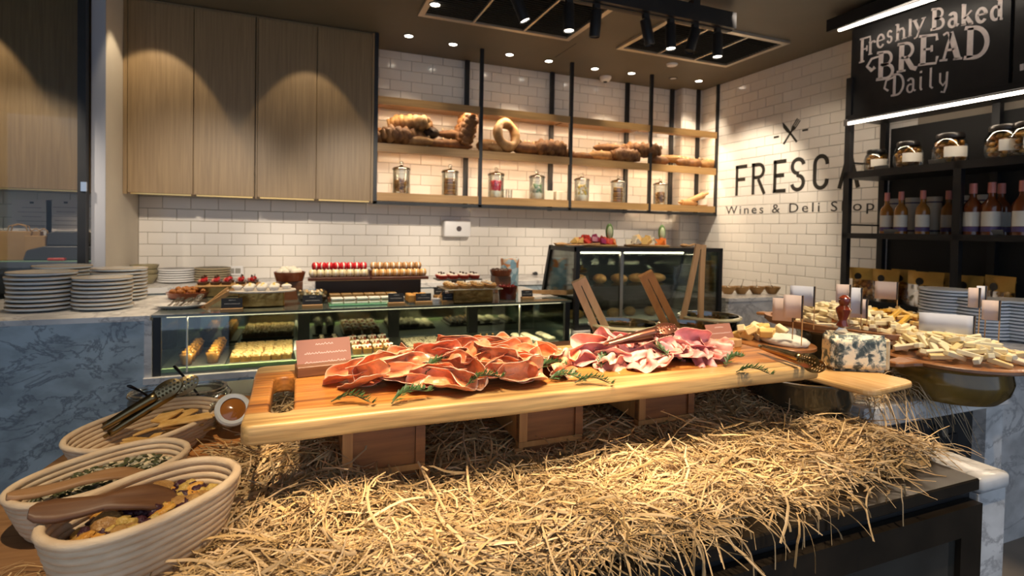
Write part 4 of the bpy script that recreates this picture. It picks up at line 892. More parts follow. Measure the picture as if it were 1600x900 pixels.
# ---- on top of the tall case
Z2 = TZ1+.0005
def tx(px, Y=3.24, py=385): return onY(px, py, Y).x
def round_board(x, y, z, r, label):
    return MB().lathe([(0, 0), (r*.97, 0), (r, .006), (r, .012), (r*.97, .016), (0, .016)], 32).build('serving_board', M_oakx, smooth=True, loc=(x, y, z), label=label, cat='board')
xa = tx(930); round_board(xa, 3.26, Z2, .165, 'round wooden board of cut fruit left on tall case')
xb = tx(1013); round_board(xb, 3.26, Z2, .165, 'round wooden board of papaya and melon right on tall case')
FRM = {n: mat('fruit_'+n, c, .35, coat=.2) for n, c in dict(water=(.62, .05, .03), dragon=(.30, .02, .10), melon=(.78, .50, .16), papaya=(.75, .20, .03), white=(.80, .72, .55), green=(.10, .20, .05), pale=(.55, .62, .36)).items()}
wedge = lambda m, s: MB().prism([(0, 0), (s, 0), (s*.5, s*.75)], -s*.35, s*.35, T=Matrix(((1, 0, 0, -s/2), (0, 0, 1, 0), (0, 1, 0, 0), (0, 0, 0, 1)))).mesh('wedge', FRM[m], bevel=.002)
WM = {k: wedge(k, s) for k, s in (('water', .055), ('dragon', .055), ('melon', .06), ('papaya', .06), ('white', .055))}
def pile(cx, cy, z, kinds, n, r, side):
    for k in range(n):
        a = random.uniform(0, 6.28); rr_ = r*math.sqrt(random.random()); kd = kinds[int(len(kinds)*((math.cos(a)*rr_/r+1)/2)*.999)]
        put('fruit_wedge', WM[kd], None, (cx+rr_*math.cos(a), cy+rr_*math.sin(a)*.6, z+.0165+.028*(1-(rr_/r)**2)*random.random()*1.6), (random.uniform(-.3, .3), random.uniform(-.3, .3), random.uniform(0, 6)),
            {'water': 'red watermelon wedge', 'dragon': 'dark red dragon fruit wedge', 'melon': 'yellow melon wedge', 'papaya': 'orange papaya wedge', 'white': 'pale pear wedge'}[kd]+' '+side, 'fruit', 'fruit wedges '+side)
pile(xa, 3.26, Z2, ['melon', 'water', 'dragon', 'water', 'papaya'], 30, .15, 'on left fruit board')
pile(xb, 3.26, Z2, ['white', 'melon', 'white', 'papaya', 'papaya'], 30, .15, 'on right fruit board')
def crown(px, label, m2):
    x = tx(px, 3.30); t = thing('fruit_slice', label, 'fruit', (x, 3.31, Z2+.05))
    MB().ball((0, 0, .055), (.032, .018, .062), 12, 8).build('rind', FRM['green'], t, smooth='all'); MB().ball((-.004, -.010, .052), (.022, .012, .046), 12, 8).build('flesh', FRM[m2], t, smooth='all')
crown(953, 'upright green fruit slice on the left fruit board', 'pale'); crown(1035, 'upright green fruit slice on the right fruit board', 'pale')
def wspoon(px, label, rz, L=.24, Y=3.16, z=Z2, m=None):
    x = tx(px, Y); MB().tube([(0, 0, .012), (L*.4, 0, .012), (L*.8, 0, .018), (L, 0, .022)], [.006, .007, .008, .008], 8).ball((-.035, 0, .016), (.042, .028, .013), 12, 6).build('wooden_spoon', m or M_woodl, smooth='all', loc=(x, Y, z), rot=(0, 0, rz), label=label, cat='spoon')
wspoon(885, 'long wooden spoon at the left end of tall case top', -.12)
wspoon(1072, 'wooden spoon at the right end of tall case top', .5, .16)
q = tx(900); MB().lathe([(0, 0), (.05, 0), (.075, .012), (.07, .012), (0, .004)], 24).build('saucer', M_china, smooth=True, loc=(tx(898, 3.12), 3.13, Z2), label='white saucer by the long wooden spoon on case', cat='saucer')
MB().lathe([(0, 0), (.045, 0), (.06, .02), (.057, .02), (0, .004)], 20).build('pinch_bowl', M_woodl, smooth=True, loc=(tx(880, 3.30), 3.32, Z2), label='shallow bowl behind the long wooden spoon', cat='bowl')
# ------------------------------------------------------------------ marble block with wooden bowls
bx = thing('bowl_plinth', 'white marble block carrying wooden sauce bowls by tiled wall', 'plinth')
MB().b2(2.94, 3.52, 3.04, 3.85, 0, .90).build('body', M_marblew, bx); MB().b2(2.935, 3.53, 3.03, 3.86, .90, .925).build('top_slab', M_marblew, bx)
wb = MB().lathe([(.030, 0), (.034, .004), (.060, .045), (.064, .058), (.060, .058), (.054, .044), (.03, .010), (0, .010)], 24, m=0).lathe([(.056, .046), (.03, .052), (0, .054)], 20, m=1).mesh('bowl', [mat('bowl_wood', (.36, .19, .06), .4), M_cream], smooth=True)
tsp = MB().tube([(-.02, 0, .05), (.03, 0, .075), (.085, 0, .11)], [.006, .003, .003], 6).mesh('spoon', M_silver, smooth='all')
for k, (px, lb) in enumerate(((1137, 'first wooden bowl of cream dip, half behind tall case'), (1158, 'second wooden bowl of cream dip from the tall case'), (1182, 'third wooden bowl of cream dip from the tall case'), (1206, 'wooden bowl of cream dip at the marble corner'))):
    q = onZ(px, 459, .9255); put('dip_bowl', wb, None, q, None, lb, 'bowl', 'wooden dip bowls on the marble block')
    put('dip_spoon', tsp, None, q, (0, 0, .4+.2*k), 'steel spoon in the '+lb.replace('wooden bowl of cream dip', 'dip bowl'), 'spoon', 'spoons in the dip bowls')
# ------------------------------------------------------------------ bread on the middle shelf
BZ = SHZ[1][1]+.0005; BY = 4.80
M_crust = mat('bread_crust', (.25, .11, .030), .6, col2=(.14, .052, .016), scale=22, bump=.35, bscale=40)
M_crustl = mat('bread_pale', (.42, .23, .08), .6, col2=(.28, .13, .04), scale=25, bump=.3, bscale=40)
M_crustd = mat('bread_dark', (.035, .018, .010), .6, col2=(.06, .03, .015), scale=25, bump=.3, bscale=40)
M_flour = mat('flour', (.62, .46, .26), .8)
def loaf(L, R, m=None, slashes=4):
    b = MB(); n = 14; P = []; prof = []
    for i in range(n+1):
        t = i/n; r = R*max(.02, math.sin(PI*t))**.45; P.append([Vector((-L/2+L*t, r*math.cos(2*PI*k/12), R*.72+r*.72*math.sin(2*PI*k/12))) for k in range(13)])
    b.grid(P)
    for k in range(slashes):
        x = -L*.34+L*.68*k/max(1, slashes-1)
        b.tube([(x-R*.25, -R*.55, R*1.25), (x, 0, R*1.44), (x+R*.25, R*.55, R*1.25)], [R*.06, R*.14, R*.06], 6, 1)
    return b.mesh('loaf', [m or M_crust, M_flour], smooth='all')
def braid(L, R, m=None):
    b = MB()
    for s in range(3):
        pts = [( -L/2+L*i/24, R*.75*math.sin(2*PI*(i/8+s/3)), R*.9+R*.42*math.sin(4*PI*(i/8+s/3))) for i in range(25)]
        b.tube(pts, [R*.62*(.35+.65*min(1, 5*min(i/24, 1-i/24)+.1)) for i in range(25)], 8)
    return b.mesh('braid', m or M_crust, smooth='all')
def ringm(R, r, m=None):
    b = MB(); pts = [(R*math.cos(2*PI*k/24), R*math.sin(2*PI*k/24), r) for k in range(25)]; b.tube(pts, [r*(1+.12*math.sin(k*1.1)) for k in range(25)], 10, cap=False); return b.mesh('ring', m or M_crustl, smooth='all')
BR = [('round_loaf', loaf(.16, .055, M_crust, 2), 592, 0, 0, .3, 'round brown loaf at the left end of bread shelf'),
      ('braided_loaf', braid(.34, .06), 628, 0, 0, .25, 'large braided loaf, first on the bread shelf'), ('braided_loaf', braid(.30, .05, M_crustl), 640, .10, .03, -.5, 'pale braided loaf leaning on the first braid'), ('crusty_loaf', loaf(.26, .045, M_crustl, 3), 650, 0, -.04, -.2, 'pale loaf in front of the first braids'),
      ('dark_loaf', loaf(.12, .05, M_crustd, 0), 673, .06, 0, 1.4, 'nearly black round loaf standing among braids'), ('crusty_loaf', loaf(.18, .04, M_crust, 3), 681, 0, -.03, .2, 'short brown loaf beneath the dark loaf'),
      ('crusty_loaf', loaf(.34, .045, M_crust, 5), 704, 0, 0, .05, 'long slashed loaf under two others, first bay'), ('crusty_loaf', loaf(.30, .04, M_crust, 4), 712, .07, .02, -.1, 'long slashed loaf lying on top, first bay'),
      ('braided_loaf', braid(.24, .055), 737, .12, 0, 'up', 'braided loaf standing upright beside the slim post'), ('round_loaf', loaf(.20, .06, M_crustl, 2), 763, 0, .02, .1, 'pale round loaf right of the slim post'),
      ('bread_ring', ringm(.085, .032), 786, .11, -.01, 'ring', 'big pale bread ring leaning on the shelf'), ('crusty_loaf', loaf(.22, .04, M_crustl, 3), 783, 0, -.05, .1, 'pale loaf below the bread ring'),
      ('striped_loaf', loaf(.28, .062, M_crust, 6), 823, 0, 0, .15, 'fat loaf with floury stripes in second bay'), ('knot_loaf', braid(.26, .06), 857, 0, 0, -.1, 'knotted shiny loaf left of second slim post'), ('crusty_loaf', loaf(.16, .045, M_crust, 2), 884, 0, 0, .2, 'small loaf touching the second slim post'),
      ('flat_loaf', loaf(.24, .035, M_crust, 3), 911, 0, 0, 0, 'flat dark loaf right of second slim post'), ('long_loaf', loaf(.36, .05, M_crustl, 4), 946, .0, 0, .05, 'long pale loaf in the third bay'), ('long_loaf', loaf(.34, .045, M_crust, 4), 955, .065, .02, -.05, 'long brown loaf lying on top in third bay'),
      ('braided_loaf', braid(.26, .05), 976, 0, -.05, .1, 'braided loaf in front, third bay'), ('braided_loaf', braid(.34, .055), 1000, .05, 0, -.35, 'slanted braided loaf beside the third slim post'), ('striped_loaf', loaf(.24, .05, M_crust, 5), 1029, 0, 0, .2, 'floury striped loaf right of third slim post'),
      ('long_loaf', loaf(.38, .04, M_crustl, 0), 1056, .03, .02, .0, 'long smooth pale loaf in last bay'), ('round_loaf', loaf(.16, .045, M_crust, 3), 1067, 0, -.05, .2, 'small floury loaf in the last bay'), ('round_loaf', loaf(.15, .05, M_crust, 3), 1084, 0, 0, -.2, 'round loaf before the tiled pillar'), ('striped_loaf', loaf(.24, .05, M_crustl, 4), 1108, 0, -.02, .1, 'pale striped loaf at right end of bread shelf')]
for (nm, me, px, dz, dy, rz, lb) in BR:
    y = BY+dy; x = onY(px, 250, y).x
    rot = (0, 0, rz) if not isinstance(rz, str) else ((0, -1.25, .3) if rz == 'up' else (1.2, .35, .2))
    put(nm, me, None, (x, y, BZ+dz*1.45), rot, lb, 'bread', 'loaves on the bread shelf').scale = (1.25, 1.5, 1.55)
# ------------------------------------------------------------------ jars on the bottom shelf
JZ = SHZ[0][1]+.0005
M_jar = glass_mat('jar_glass', (.94, .96, .94), .12)
def blob_fill(r, h0, h1, n, mats, s):
    b = MB()
    for k in range(n): a = random.uniform(0, 6.28); q = (r-s)*math.sqrt(random.random()); b.ball((q*math.cos(a), q*math.sin(a), random.uniform(h0+s, h1)), (s, s*.8, s*.7), 6, 4, random.randrange(len(mats)), .2, rotm(random.uniform(0, 6), random.uniform(0, 3)))
    return b.mesh('fill', mats, smooth='all')
def shelf_jar(px, label, what, me, what_label):
    Y = 4.80; x = onY(px, 290, Y).x; t = thing('glass_jar', label, 'jar', (x, Y, JZ), group='glass jars on the lowest shelf')
    MB().lathe([(0, 0), (.058, 0), (.062, .006), (.062, .165), (.060, .165), (.060, .006), (0, .004)], 24).build('body', M_jar, t, smooth=True)
    l = MB().lathe([(.066, .1655), (.068, .172), (.060, .182), (.02, .192), (.010, .200), (.0, .2)], 24).build('lid', glass_mat('lid_glass', (.80, .78, .72), .16), t, smooth=True)
    MB().ball((0, 0, .214), .015, 12, 8).build('knob', M_jar, l, smooth='all')
    put('jar_content', me, t, (0, 0, 0)); t.scale = (1.22, 1.22, 1.28)
CK = [mat('cookie_brown', (.36, .16, .04), .6), mat('cookie_tan', (.50, .27, .08), .6)]
stackm = MB()
for k in range(6): stackm.lathe([(.044, .01+.02*k), (.050, .018+.02*k), (.044, .027+.02*k)], 18, (random.uniform(-.006, .006), random.uniform(-.006, .006), 0), k % 2)
stackm = stackm.mesh('fill', CK, smooth=True)
RED = [mat('candy_red', (.62, .01, .03), .3), mat('candy_pink', (.7, .05, .08), .3)]
GRN = [mat('mint_green', (.22, .36, .20), .4), M_white_c]; YEL = [mat('candy_yellow', (.74, .52, .08), .4), M_white_c]
def layered(mats, top_, base):
    b = MB(); b.lathe([(0, .006), (.054, .006), (.054, .05), (0, .052)], 20, m=0)
    for k in range(45): a = random.uniform(0, 6.28); q = .046*math.sqrt(random.random()); b.ball((q*math.cos(a), q*math.sin(a), random.uniform(.058, top_)), .012, 6, 4, 1+random.randrange(len(mats)), .15)
    return b.mesh('fill', [base]+mats, smooth='all')
shelf_jar(627, 'lidded glass jar of brown cereal, leftmost on shelf', 'cereal', blob_fill(.058, .004, .105, 110, CK, .011), '')
shelf_jar(703, 'lidded glass jar of stacked cookies left of slim post', 'cookies', stackm, '')
shelf_jar(775, 'lidded glass jar of red candies over white', 'red', layered(RED, .125, M_white_c), '')
shelf_jar(839, 'lidded glass jar of green and white mints', 'green', layered(GRN, .115, M_white_c), '')
shelf_jar(909, 'lidded glass jar of yellow candies over white', 'yellow', layered(YEL, .125, M_white_c), '')
shelf_jar(966, 'lidded glass jar of brown biscuits, second from right', 'biscuits', stackm, '')
shelf_jar(1032, 'lidded glass jar of brown cereal beside rolling pins', 'cereal', blob_fill(.058, .004, .105, 110, CK, .011), '')
gt_ = MB().lathe([(0, 0), (.02, 0), (.022, .085), (.0205, .085), (.018, .004), (0, .004)], 16).mesh('glass', M_jar, smooth=True)
for px in (789, 797): put('shot_glass', gt_, None, (onY(px, 300, 4.80).x, 4.80, JZ), None, 'slim glass by red candy jar', 'glass', 'slim glasses by the red candy jar')
bxm = MB().b2(-.05, .05, -.05, .05, 0, .10).mesh('box', mat('white_box', (.74, .68, .56), .6), bevel=.003)
for px, lb in ((856, 'small white box behind green mint jar'), (874, 'small white box left of second slim post')): put('white_box', bxm, None, (onY(px, 305, 4.90).x, 4.92, JZ), None, lb, 'box', 'small white boxes')
def rolling_pin(px, py, rot, label, z):
    t = thing('rolling_pin', label, 'rolling pin', (onY(px, py, 4.80).x, 4.80, z), rot=rot)
    MB().lathe([(0, -.11), (.03, -.11), (.034, -.10), (.034, .10), (.03, .11), (0, .11)], 18, rot=rotm(0, 0, PI/2)).build('barrel', M_woodl, t, smooth=True)
    for s in (-1, 1): MB().lathe([(.010, .11), (.016, .13), (.014, .16), (.006, .17), (0, .17)], 12, rot=rotm(0, 0, s*PI/2)).build('handle', M_woodl, t, smooth=True)
rolling_pin(1075, 315, (0, 0, .25), 'pale wooden rolling pin lying on lowest shelf', JZ+.035); rolling_pin(1086, 308, (0, -.42, -.35), 'wooden rolling pin propped on the other pin', JZ+.085)
MB().b2(-.07, .07, -.05, .05, 0, .02).build('wooden_block', M_woodl, loc=(onY(1094, 318, 4.86).x, 4.87, JZ), label='pale wooden block behind rolling pins', cat='block')
# ------------------------------------------------------------------ things on the black shelving
M_lid = mat('black_lid', (.012, .010, .009), .3); M_paper = mat('label_paper', (.62, .58, .50), .6); M_preserve = [mat('pickle_a', (.40, .18, .03), .3), mat('pickle_b', (.58, .32, .08), .3), mat('pickle_c', (.24, .10, .03), .3)]
def sy_(px, X, py): return onX(px, py, X).y
def squat_jar(px, label, X, s=1.0, lab=True):
    y = sy_(px, X, 250); z = SHELF[0][1]+.0005; t = thing('preserve_jar', label, 'jar', (X, y, z), group='squat preserve jars on the top black shelf')
    R = .098*s; H = .180*s
    MB().lathe([(0, 0), (R*.82, 0), (R, R*.25), (R, H*.6), (R*.84, H*.86), (R*.72, H*.92)], 24).build('body', M_jar, t, smooth=True)
    MB().lathe([(R*.76, H*.92), (R*.78, H*.94), (R*.78, H*1.06), (R*.74, H*1.10), (0, H*1.10)], 24).build('lid', M_lid, t, smooth=True)
    put('content', blob_fill(R*.95, .004, H*.80, 70, M_preserve, .021*s), t)
    if lab:
        b = MB(); P = [[Vector((R*1.012*math.cos(a), R*1.012*math.sin(a), zz)) for zz in (H*.20, H*.58)] for a in [math.radians(190+10*k) for k in range(9)]]; b.grid(P); b.build('paper_label', M_paper, t, smooth='all')
    return y
for px, X, s, lb in ((1369, 4.06, .82, 'smallest squat preserve jar, nearest the shop lettering'), (1419, 4.02, .92, 'second squat preserve jar from shop lettering'), (1484, 4.02, 1.0, 'third squat preserve jar behind a small price tag'), (1569, 4.0, 1.0, 'squat preserve jar near right edge of picture')): squat_jar(px, lb, X, s)
squat_jar(1607, 'squat preserve jar cut by right picture edge', 4.0, 1.0)
def price_tag(px, z, X, label, group=None):
    y = sy_(px, X, 300 if z > 1.6 else 365); MB().box((0, 0, .016), (.004, .10, .030), 0, rotm(0, 0, -.3)).build('price_tag', mat('tag_plastic', (.16, .15, .13), .3), loc=(X, y, z+.0005), label=label, cat='price tag')
price_tag(1462, SHELF[0][1], 3.95, 'dark price tag before the third preserve jar'); price_tag(1392, SHELF[1][1], 3.95, 'dark price tag before the first whisky bottle'); price_tag(1552, SHELF[1][1], 3.95, 'dark price tag before the dark whisky bottles')
price_tag(1376, SHELF[0][1], 3.97, 'dark price tag before the smallest preserve jar')
def bottle(px, X, label, liquor, H=.27, R=.038, cap=(.55, .18, .14)):
    y = sy_(px, X, 350); z = SHELF[1][1]+.0005; t = thing('whisky_bottle', label, 'bottle', (X, y, z), group='whisky bottles on the middle black shelf')
    MB().lathe([(0, 0), (R, 0), (R, H*.52), (R*.9, H*.60), (R*.42, H*.70), (R*.36, H*.74), (R*.36, H*.88), (0, H*.88)], 20).build('body', liquor, t, smooth=True)
    MB().lathe([(R*.40, H*.80), (R*.42, H*.82), (R*.40, H*1.0), (0, H*1.0)], 16).build('capsule', mat('capsule_%d' % int(cap[0]*100), cap, .4), t, smooth=True)
    b = MB(); P = [[Vector((R*1.015*math.cos(a), R*1.015*math.sin(a), zz)) for zz in (H*.16, H*.44)] for a in [math.radians(140+10*k) for k in range(15)]]; b.grid(P); lb = b.build('paper_label', M_paper, t, smooth='all')
    b = MB(); P = [[Vector((R*1.022*math.cos(a), R*1.022*math.sin(a), zz)) for zz in (H*.06, H*.15)] for a in [math.radians(140+10*k) for k in range(15)]]; b.grid(P); b.build('purple_band', mat('purple_band', (.08, .05, .14), .5), t, smooth='all')
M_amb = mat('amber_whisky', (.42, .17, .03), .05, trans=.35, coat=.6); M_amd = mat('dark_whisky', (.20, .05, .012), .05, trans=.25, coat=.6)
for px, X, lb in ((1385, 4.02, 'amber whisky bottle at the left end of shelf'), (1407, 3.99, 'amber whisky bottle second from left'), (1441, 3.99, 'amber whisky bottle before cream tubes'), (1481, 4.14, 'amber whisky bottle half behind the black post')): bottle(px, X, lb, M_amb, .30, .042)
for px, X, lb in ((1519, 3.99, 'dark whisky bottle just right of black post'), (1548, 3.99, 'dark whisky bottle above a price tag'), (1563, 4.10, 'dark whisky bottle behind another dark bottle'), (1597, 3.99, 'dark whisky bottle at right picture edge')): bottle(px, X, lb, M_amd, .325, .050)
M_tube = mat('cream_tube', (.50, .44, .34), .5)
for px, X, lb in ((1397, 4.20, 'cream gift tube behind first amber bottles'), (1425, 4.18, 'cream gift tube left of third amber bottle'), (1459, 4.18, 'cream gift tube right of third amber bottle'), (1503, 4.20, 'cream gift tube just right of black post'), (1536, 4.2, 'cream gift tube behind dark bottles')):
    y = sy_(px, X, 350); t = thing('gift_tube', lb, 'gift tube', (X, y, SHELF[1][1]+.0005), group='cream gift tubes on the middle black shelf')
    MB().lathe([(0, 0), (.044, 0), (.044, .225), (0, .225)], 22).build('body', M_tube, t, smooth=True); MB().lathe([(.0455, .2255), (.0455, .265), (0, .265)], 22).build('cap', M_tube, t, smooth=True)
    for zz in (.018, .222): MB().lathe([(.0462, zz), (.0462, zz+.010), (.044, zz+.011)], 22).build('dark_band', mat('tube_band', (.05, .035, .08), .4), t, smooth=True)
# snack pouches
M_kraft = mat('gold_pouch', (.52, .31, .07), .28, metal=.35, col2=(.42, .24, .05), scale=9, bump=.25, bscale=12)
M_film = glass_mat('pouch_film', (.86, .68, .38), .10, .12)
SNK = {'cookie': [mat('snack_tan', (.58, .34, .12), .6), mat('snack_brown', (.40, .20, .06), .6)], 'white': [mat('snack_white', (.74, .66, .52), .6), mat('snack_cream', (.66, .54, .36), .6)]}
def pouch(px, X, W_, H, kind, label, rz):
    z = SHELF[2][1]+.0005; y = sy_(px, X, 440); t = thing('snack_pouch', label, 'pouch', (X, y, z), rz, group='golden snack pouches on the lower black shelf')
    n = 10; 
    def P(u, v, s):  # u across, v up, s side
        d = .042*(1-v)**.6*math.cos(PI*(u-.5)*.92); return Vector((s*d, (u-.5)*W_*(1-.06*math.sin(PI*v)), v*H))
    up, lo = MB(), MB()
    for s in (-1, 1):
        lo.grid([[P(i/n, j/8*.62, s) for j in range(9)] for i in range(n+1)]); up.grid([[P(i/n, .62+j/6*.38, s)+Vector((s*.0006, 0, 0)) for j in range(7)] for i in range(n+1)])
    lo.build('clear_window', M_film, t, smooth='all'); up.build('foil_top', M_kraft, t, smooth='all')
    MB().b2(-.003, .003, -W_*.49, W_*.49, H*.86, H*.90).build('zip_strip', M_kraft, t)
    MB().lathe([(.026, 0), (.026, .0015), (0, .0015)], 20, (-.0215, W_*.10, H*.72), rot=rotm(0, 0, -PI/2)).build('round_sticker', M_lid, t)
    b = MB()
    for k in range(26): v = random.uniform(.08, .58); u = random.uniform(.16, .84); b.ball(P(u, v, random.uniform(-.5, .5)), (.018, .024, .020), 7, 5, random.randrange(2), .2, rotm(random.uniform(0, 6), random.uniform(0, 3)))
    put('snacks', b.mesh('snacks', SNK[kind], smooth='all'), t)
for px, X, w, h, kd, lb, rz in ((1347, 4.02, .20, .235, 'cookie', 'golden pouch of popcorn, leftmost on lower shelf', .15), (1384, 4.00, .20, .235, 'cookie', 'golden pouch of round cookies, second from left', -.05), (1411, 4.10, .16, .24, 'cookie', 'golden pouch half hidden, third from left', .1),
                           (1446, 3.99, .24, .24, 'white', 'wide golden pouch with big black sticker', -.05), (1476, 4.06, .18, .24, 'cookie', 'golden pouch touching the black middle post', .2), (1513, 4.02, .18, .235, 'white', 'golden pouch of white cookies right of post', -.1), (1540, 4.06, .18, .235, 'white', 'golden pouch of white cookies, second right of post', .1), (1563, 3.97, .20, .25, 'cookie', 'golden pouch of dark snacks, rightmost on shelf', -.35)): pouch(px, X, w, h, kd, lb, rz)
# ------------------------------------------------------------------ kitchen behind the glass partition
KY = 4.56
kc = thing('kitchen_shelf', 'steel kitchen worktop with pale green mat behind glass', 'worktop', (0, 0, 0))
kz = onY(60, 408, KY).z
MB().b2(-3.2, -1.30, KY, DB-.02, kz-.045, kz-.006).build('steel_top', mat('brushed_steel', (.20, .20, .20), .35, metal=.8), kc); MB().b2(-3.2, -1.30, KY-.002, KY+.30, kz-.006, kz).build('green_mat', mat('green_mat', (.26, .40, .28), .5), kc)
for x in (-1.4, -2.8): MB().b2(x-.02, x+.02, KY+.1, KY+.14, 0, kz-.045).build('leg', M_steel, kc)
MB().b2(-3.2, -1.30, KY+.05, DB-.02, kz-.30, kz-.27).build('under_shelf', M_black, kc)
M_kraftp = mat('kraft_paper', (.42, .25, .10), .75, col2=(.34, .19, .07), scale=6, bump=.2, bscale=9)
def paper_bag(px, w, h, label, rz):
    x = onY(px, 400, KY+.12).x; t = thing('paper_bag', label, 'bag', (x, KY+.14, kz+.0005), rz)
    b = MB(); b.b2(-w/2, w/2, -.06, .06, 0, h); 
    me = b.build('body', M_kraftp, t, bevel=.004)
    for s in (-1, 1): MB().tube([(-w*.22, s*.055, h-.01), (-w*.18, s*.05, h+.035), (0, s*.045, h+.05), (w*.18, s*.05, h+.035), (w*.22, s*.055, h-.01)], .004, 6).build('handle', M_kraftp, t, smooth='all')
paper_bag(28, .24, .20, 'brown paper carrier bag with handles behind glass', .2); paper_bag(60, .12, .17, 'narrow brown paper bag beside the carrier bag', -.1)
x = onY(104, 400, KY+.15).x; mchn = thing('kitchen_scale', 'dark grey kitchen machine on the worktop behind glass', 'machine', (x, KY+.16, kz+.0005))
M_dkg = mat('dark_grey_plastic', (.045, .045, .05), .4)
MB().prism([(-.22, 0), (.20, 0), (.20, .10), (-.10, .10), (-.20, .07)], -.09, .09, T=Matrix(((1, 0, 0, 0), (0, 0, 1, 0), (0, 1, 0, 0), (0, 0, 0, 1)))).build('base', M_dkg, mchn, bevel=.008); MB().prism([(-.10, .1005), (.16, .1005), (.13, .19), (.10, .205), (-.04, .205), (-.09, .19)], -.07, .07, T=Matrix(((1, 0, 0, 0), (0, 0, 1, 0), (0, 1, 0, 0), (0, 0, 0, 1)))).build('head', M_dkg, mchn, bevel=.008)
MB().b2(-.05, .05, -.02, .02, 0, .02).build('red_lid', mat('red_plastic', (.5, .04, .02), .4), bevel=.006, loc=(onY(88, 404, KY+.02).x, KY+.03, kz+.0005), label='small red lid on the green mat behind glass', cat='lid')
for px, lb in ((50, 'pinkish notice sheet on the kitchen tiles, left one'), (103, 'white notice sheet on the kitchen tiles, right one')):
    x = onY(px, 340, DB-.02).x; zt = onY(px, 312, DB-.02).z; t = thing('notice_sheet', lb, 'notice', (x, DB-.0225, zt))
    MB().b2(-.12, .12, 0, .0012, -.33, 0).build('sheet', mat('sheet_a', (.74, .66, .62), .7), t); MB().b2(-.012, .012, -.003, -.0005, -.03, -.015).build('emblem', M_ink, t)
    b = MB(); T = lambda xx, yy, zz: Vector((xx, -.0005-zz, yy))
    for k in range(7): w = random.uniform(.05, .09); stroke(b, [(-w, -.06-.034*k), (w, -.06-.034*k)], .006, T, .0006)
    b.build('printed_lines', mat('faint_ink', (.40, .34, .34), .7), t)
# ================================================================== island with the ham board
IZ = 0.85; IY0, IY1, IX0, IX1 = 0.73, 2.10, -0.44, 1.456
M_bronze = mat('dark_bronze', (.045, .033, .022), .32, metal=.6, col2=(.03, .022, .015), scale=12)
isl = thing('serving_fridge', 'black under-counter serving fridge with glass doors beneath the straw', 'fridge', (0, IY0, 0))
MB().b2(IX0, IX1, .012, IY1-IY0, 0, IZ-.030).build('body', M_black, isl)
MB().b2(IX0, IX1, -.008, IY1-IY0, IZ-.028, IZ).build('top_lid', M_bronze, isl, bevel=.003)
for a, b in ((-.43, .09), (.10, .77), (.78, 1.445)):
    d = MB().ring([(a, .12), (b, .12), (b, .80), (a, .80)], [(a+.075, .20), (b-.075, .20), (b-.075, .735), (a+.075, .735)], 0, .03, T=Matrix(((1, 0, 0, 0), (0, 0, -1, .010), (0, 1, 0, 0), (0, 0, 0, 1)))).build('door', M_bronze, isl)
    MB().b2(a+.075, b-.075, -.008, -.003, .20, .735).build('glass', mat('door_glass', (.025, .023, .02), .05, coat=1.0, col2=(.06, .055, .045), scale=6), d)
MB().b2(IX0, IX1, -.005, .012, 0, .10).build('kick_plate', M_black, isl)
sl = thing('marble_end_panel', 'white marble end panel and slab edge right of fridge', 'panel', (0, IY0, 0))
MB().b2(1.458, 1.566, -.004, IY1-IY0, 0, IZ-.04).build('upright', M_marblew, sl); MB().b2(1.458, 1.572, -.012, IY1-IY0, IZ-.04, IZ).build('slab_edge', M_marblew, sl, bevel=.012, bseg=3, smooth=True)
# second counter to the right
C2Z, C2Y = 0.875, 1.09
c2 = thing('cheese_counter', 'white marble cheese counter with dark recess right of straw', 'counter', (0, C2Y, 0))
MB().b2(1.60, 2.36, 0, 1.2, C2Z-.065, C2Z).build('top_slab', M_marblew, c2, bevel=.004)
MB().b2(1.60, 2.24, .05, 1.15, 0, C2Z-.065).build('dark_body', M_black, c2); MB().b2(2.24, 2.34, .01, 1.15, 0, C2Z-.065).build('end_post', M_marblew, c2)
MB().b2(1.72, 2.14, .040, .0495, .25, .72).build('appliance_front', mat('appliance_black', (.02, .02, .022), .2), c2); MB().tube([(2.03, .02, .745), (2.03, .045, .745)], .018, 12).build('dial', M_steel, c2)
c3 = thing('side_counter', 'marble side counter holding white plates before black shelving', 'counter', (0, 1.40, 0))
MB().b2(2.385, 3.75, .0, .95, 0, .80).build('body', M_marblew, c3); MB().b2(2.37, 3.76, -.015, .96, .80, .835).build('top_slab', M_marblew, c3)
M_plw = mat('cool_white_china', (.80, .82, .84), .2, coat=.3)
PB = plate_mesh(.135, .022, M_plw, M_plw)
stack(1478, 520, .8355, 14, .13, .0185, PB, 'white plate in far side-counter stack', 'white plates, far stack')
stack(1530, 527, .8355, 12, .13, .0185, PB, 'white plate in middle side-counter stack', 'white plates, middle stack')
stack(1598, 532, .8355, 12, .13, .0185, PB, 'white plate in right side-counter stack', 'white plates, right stack')

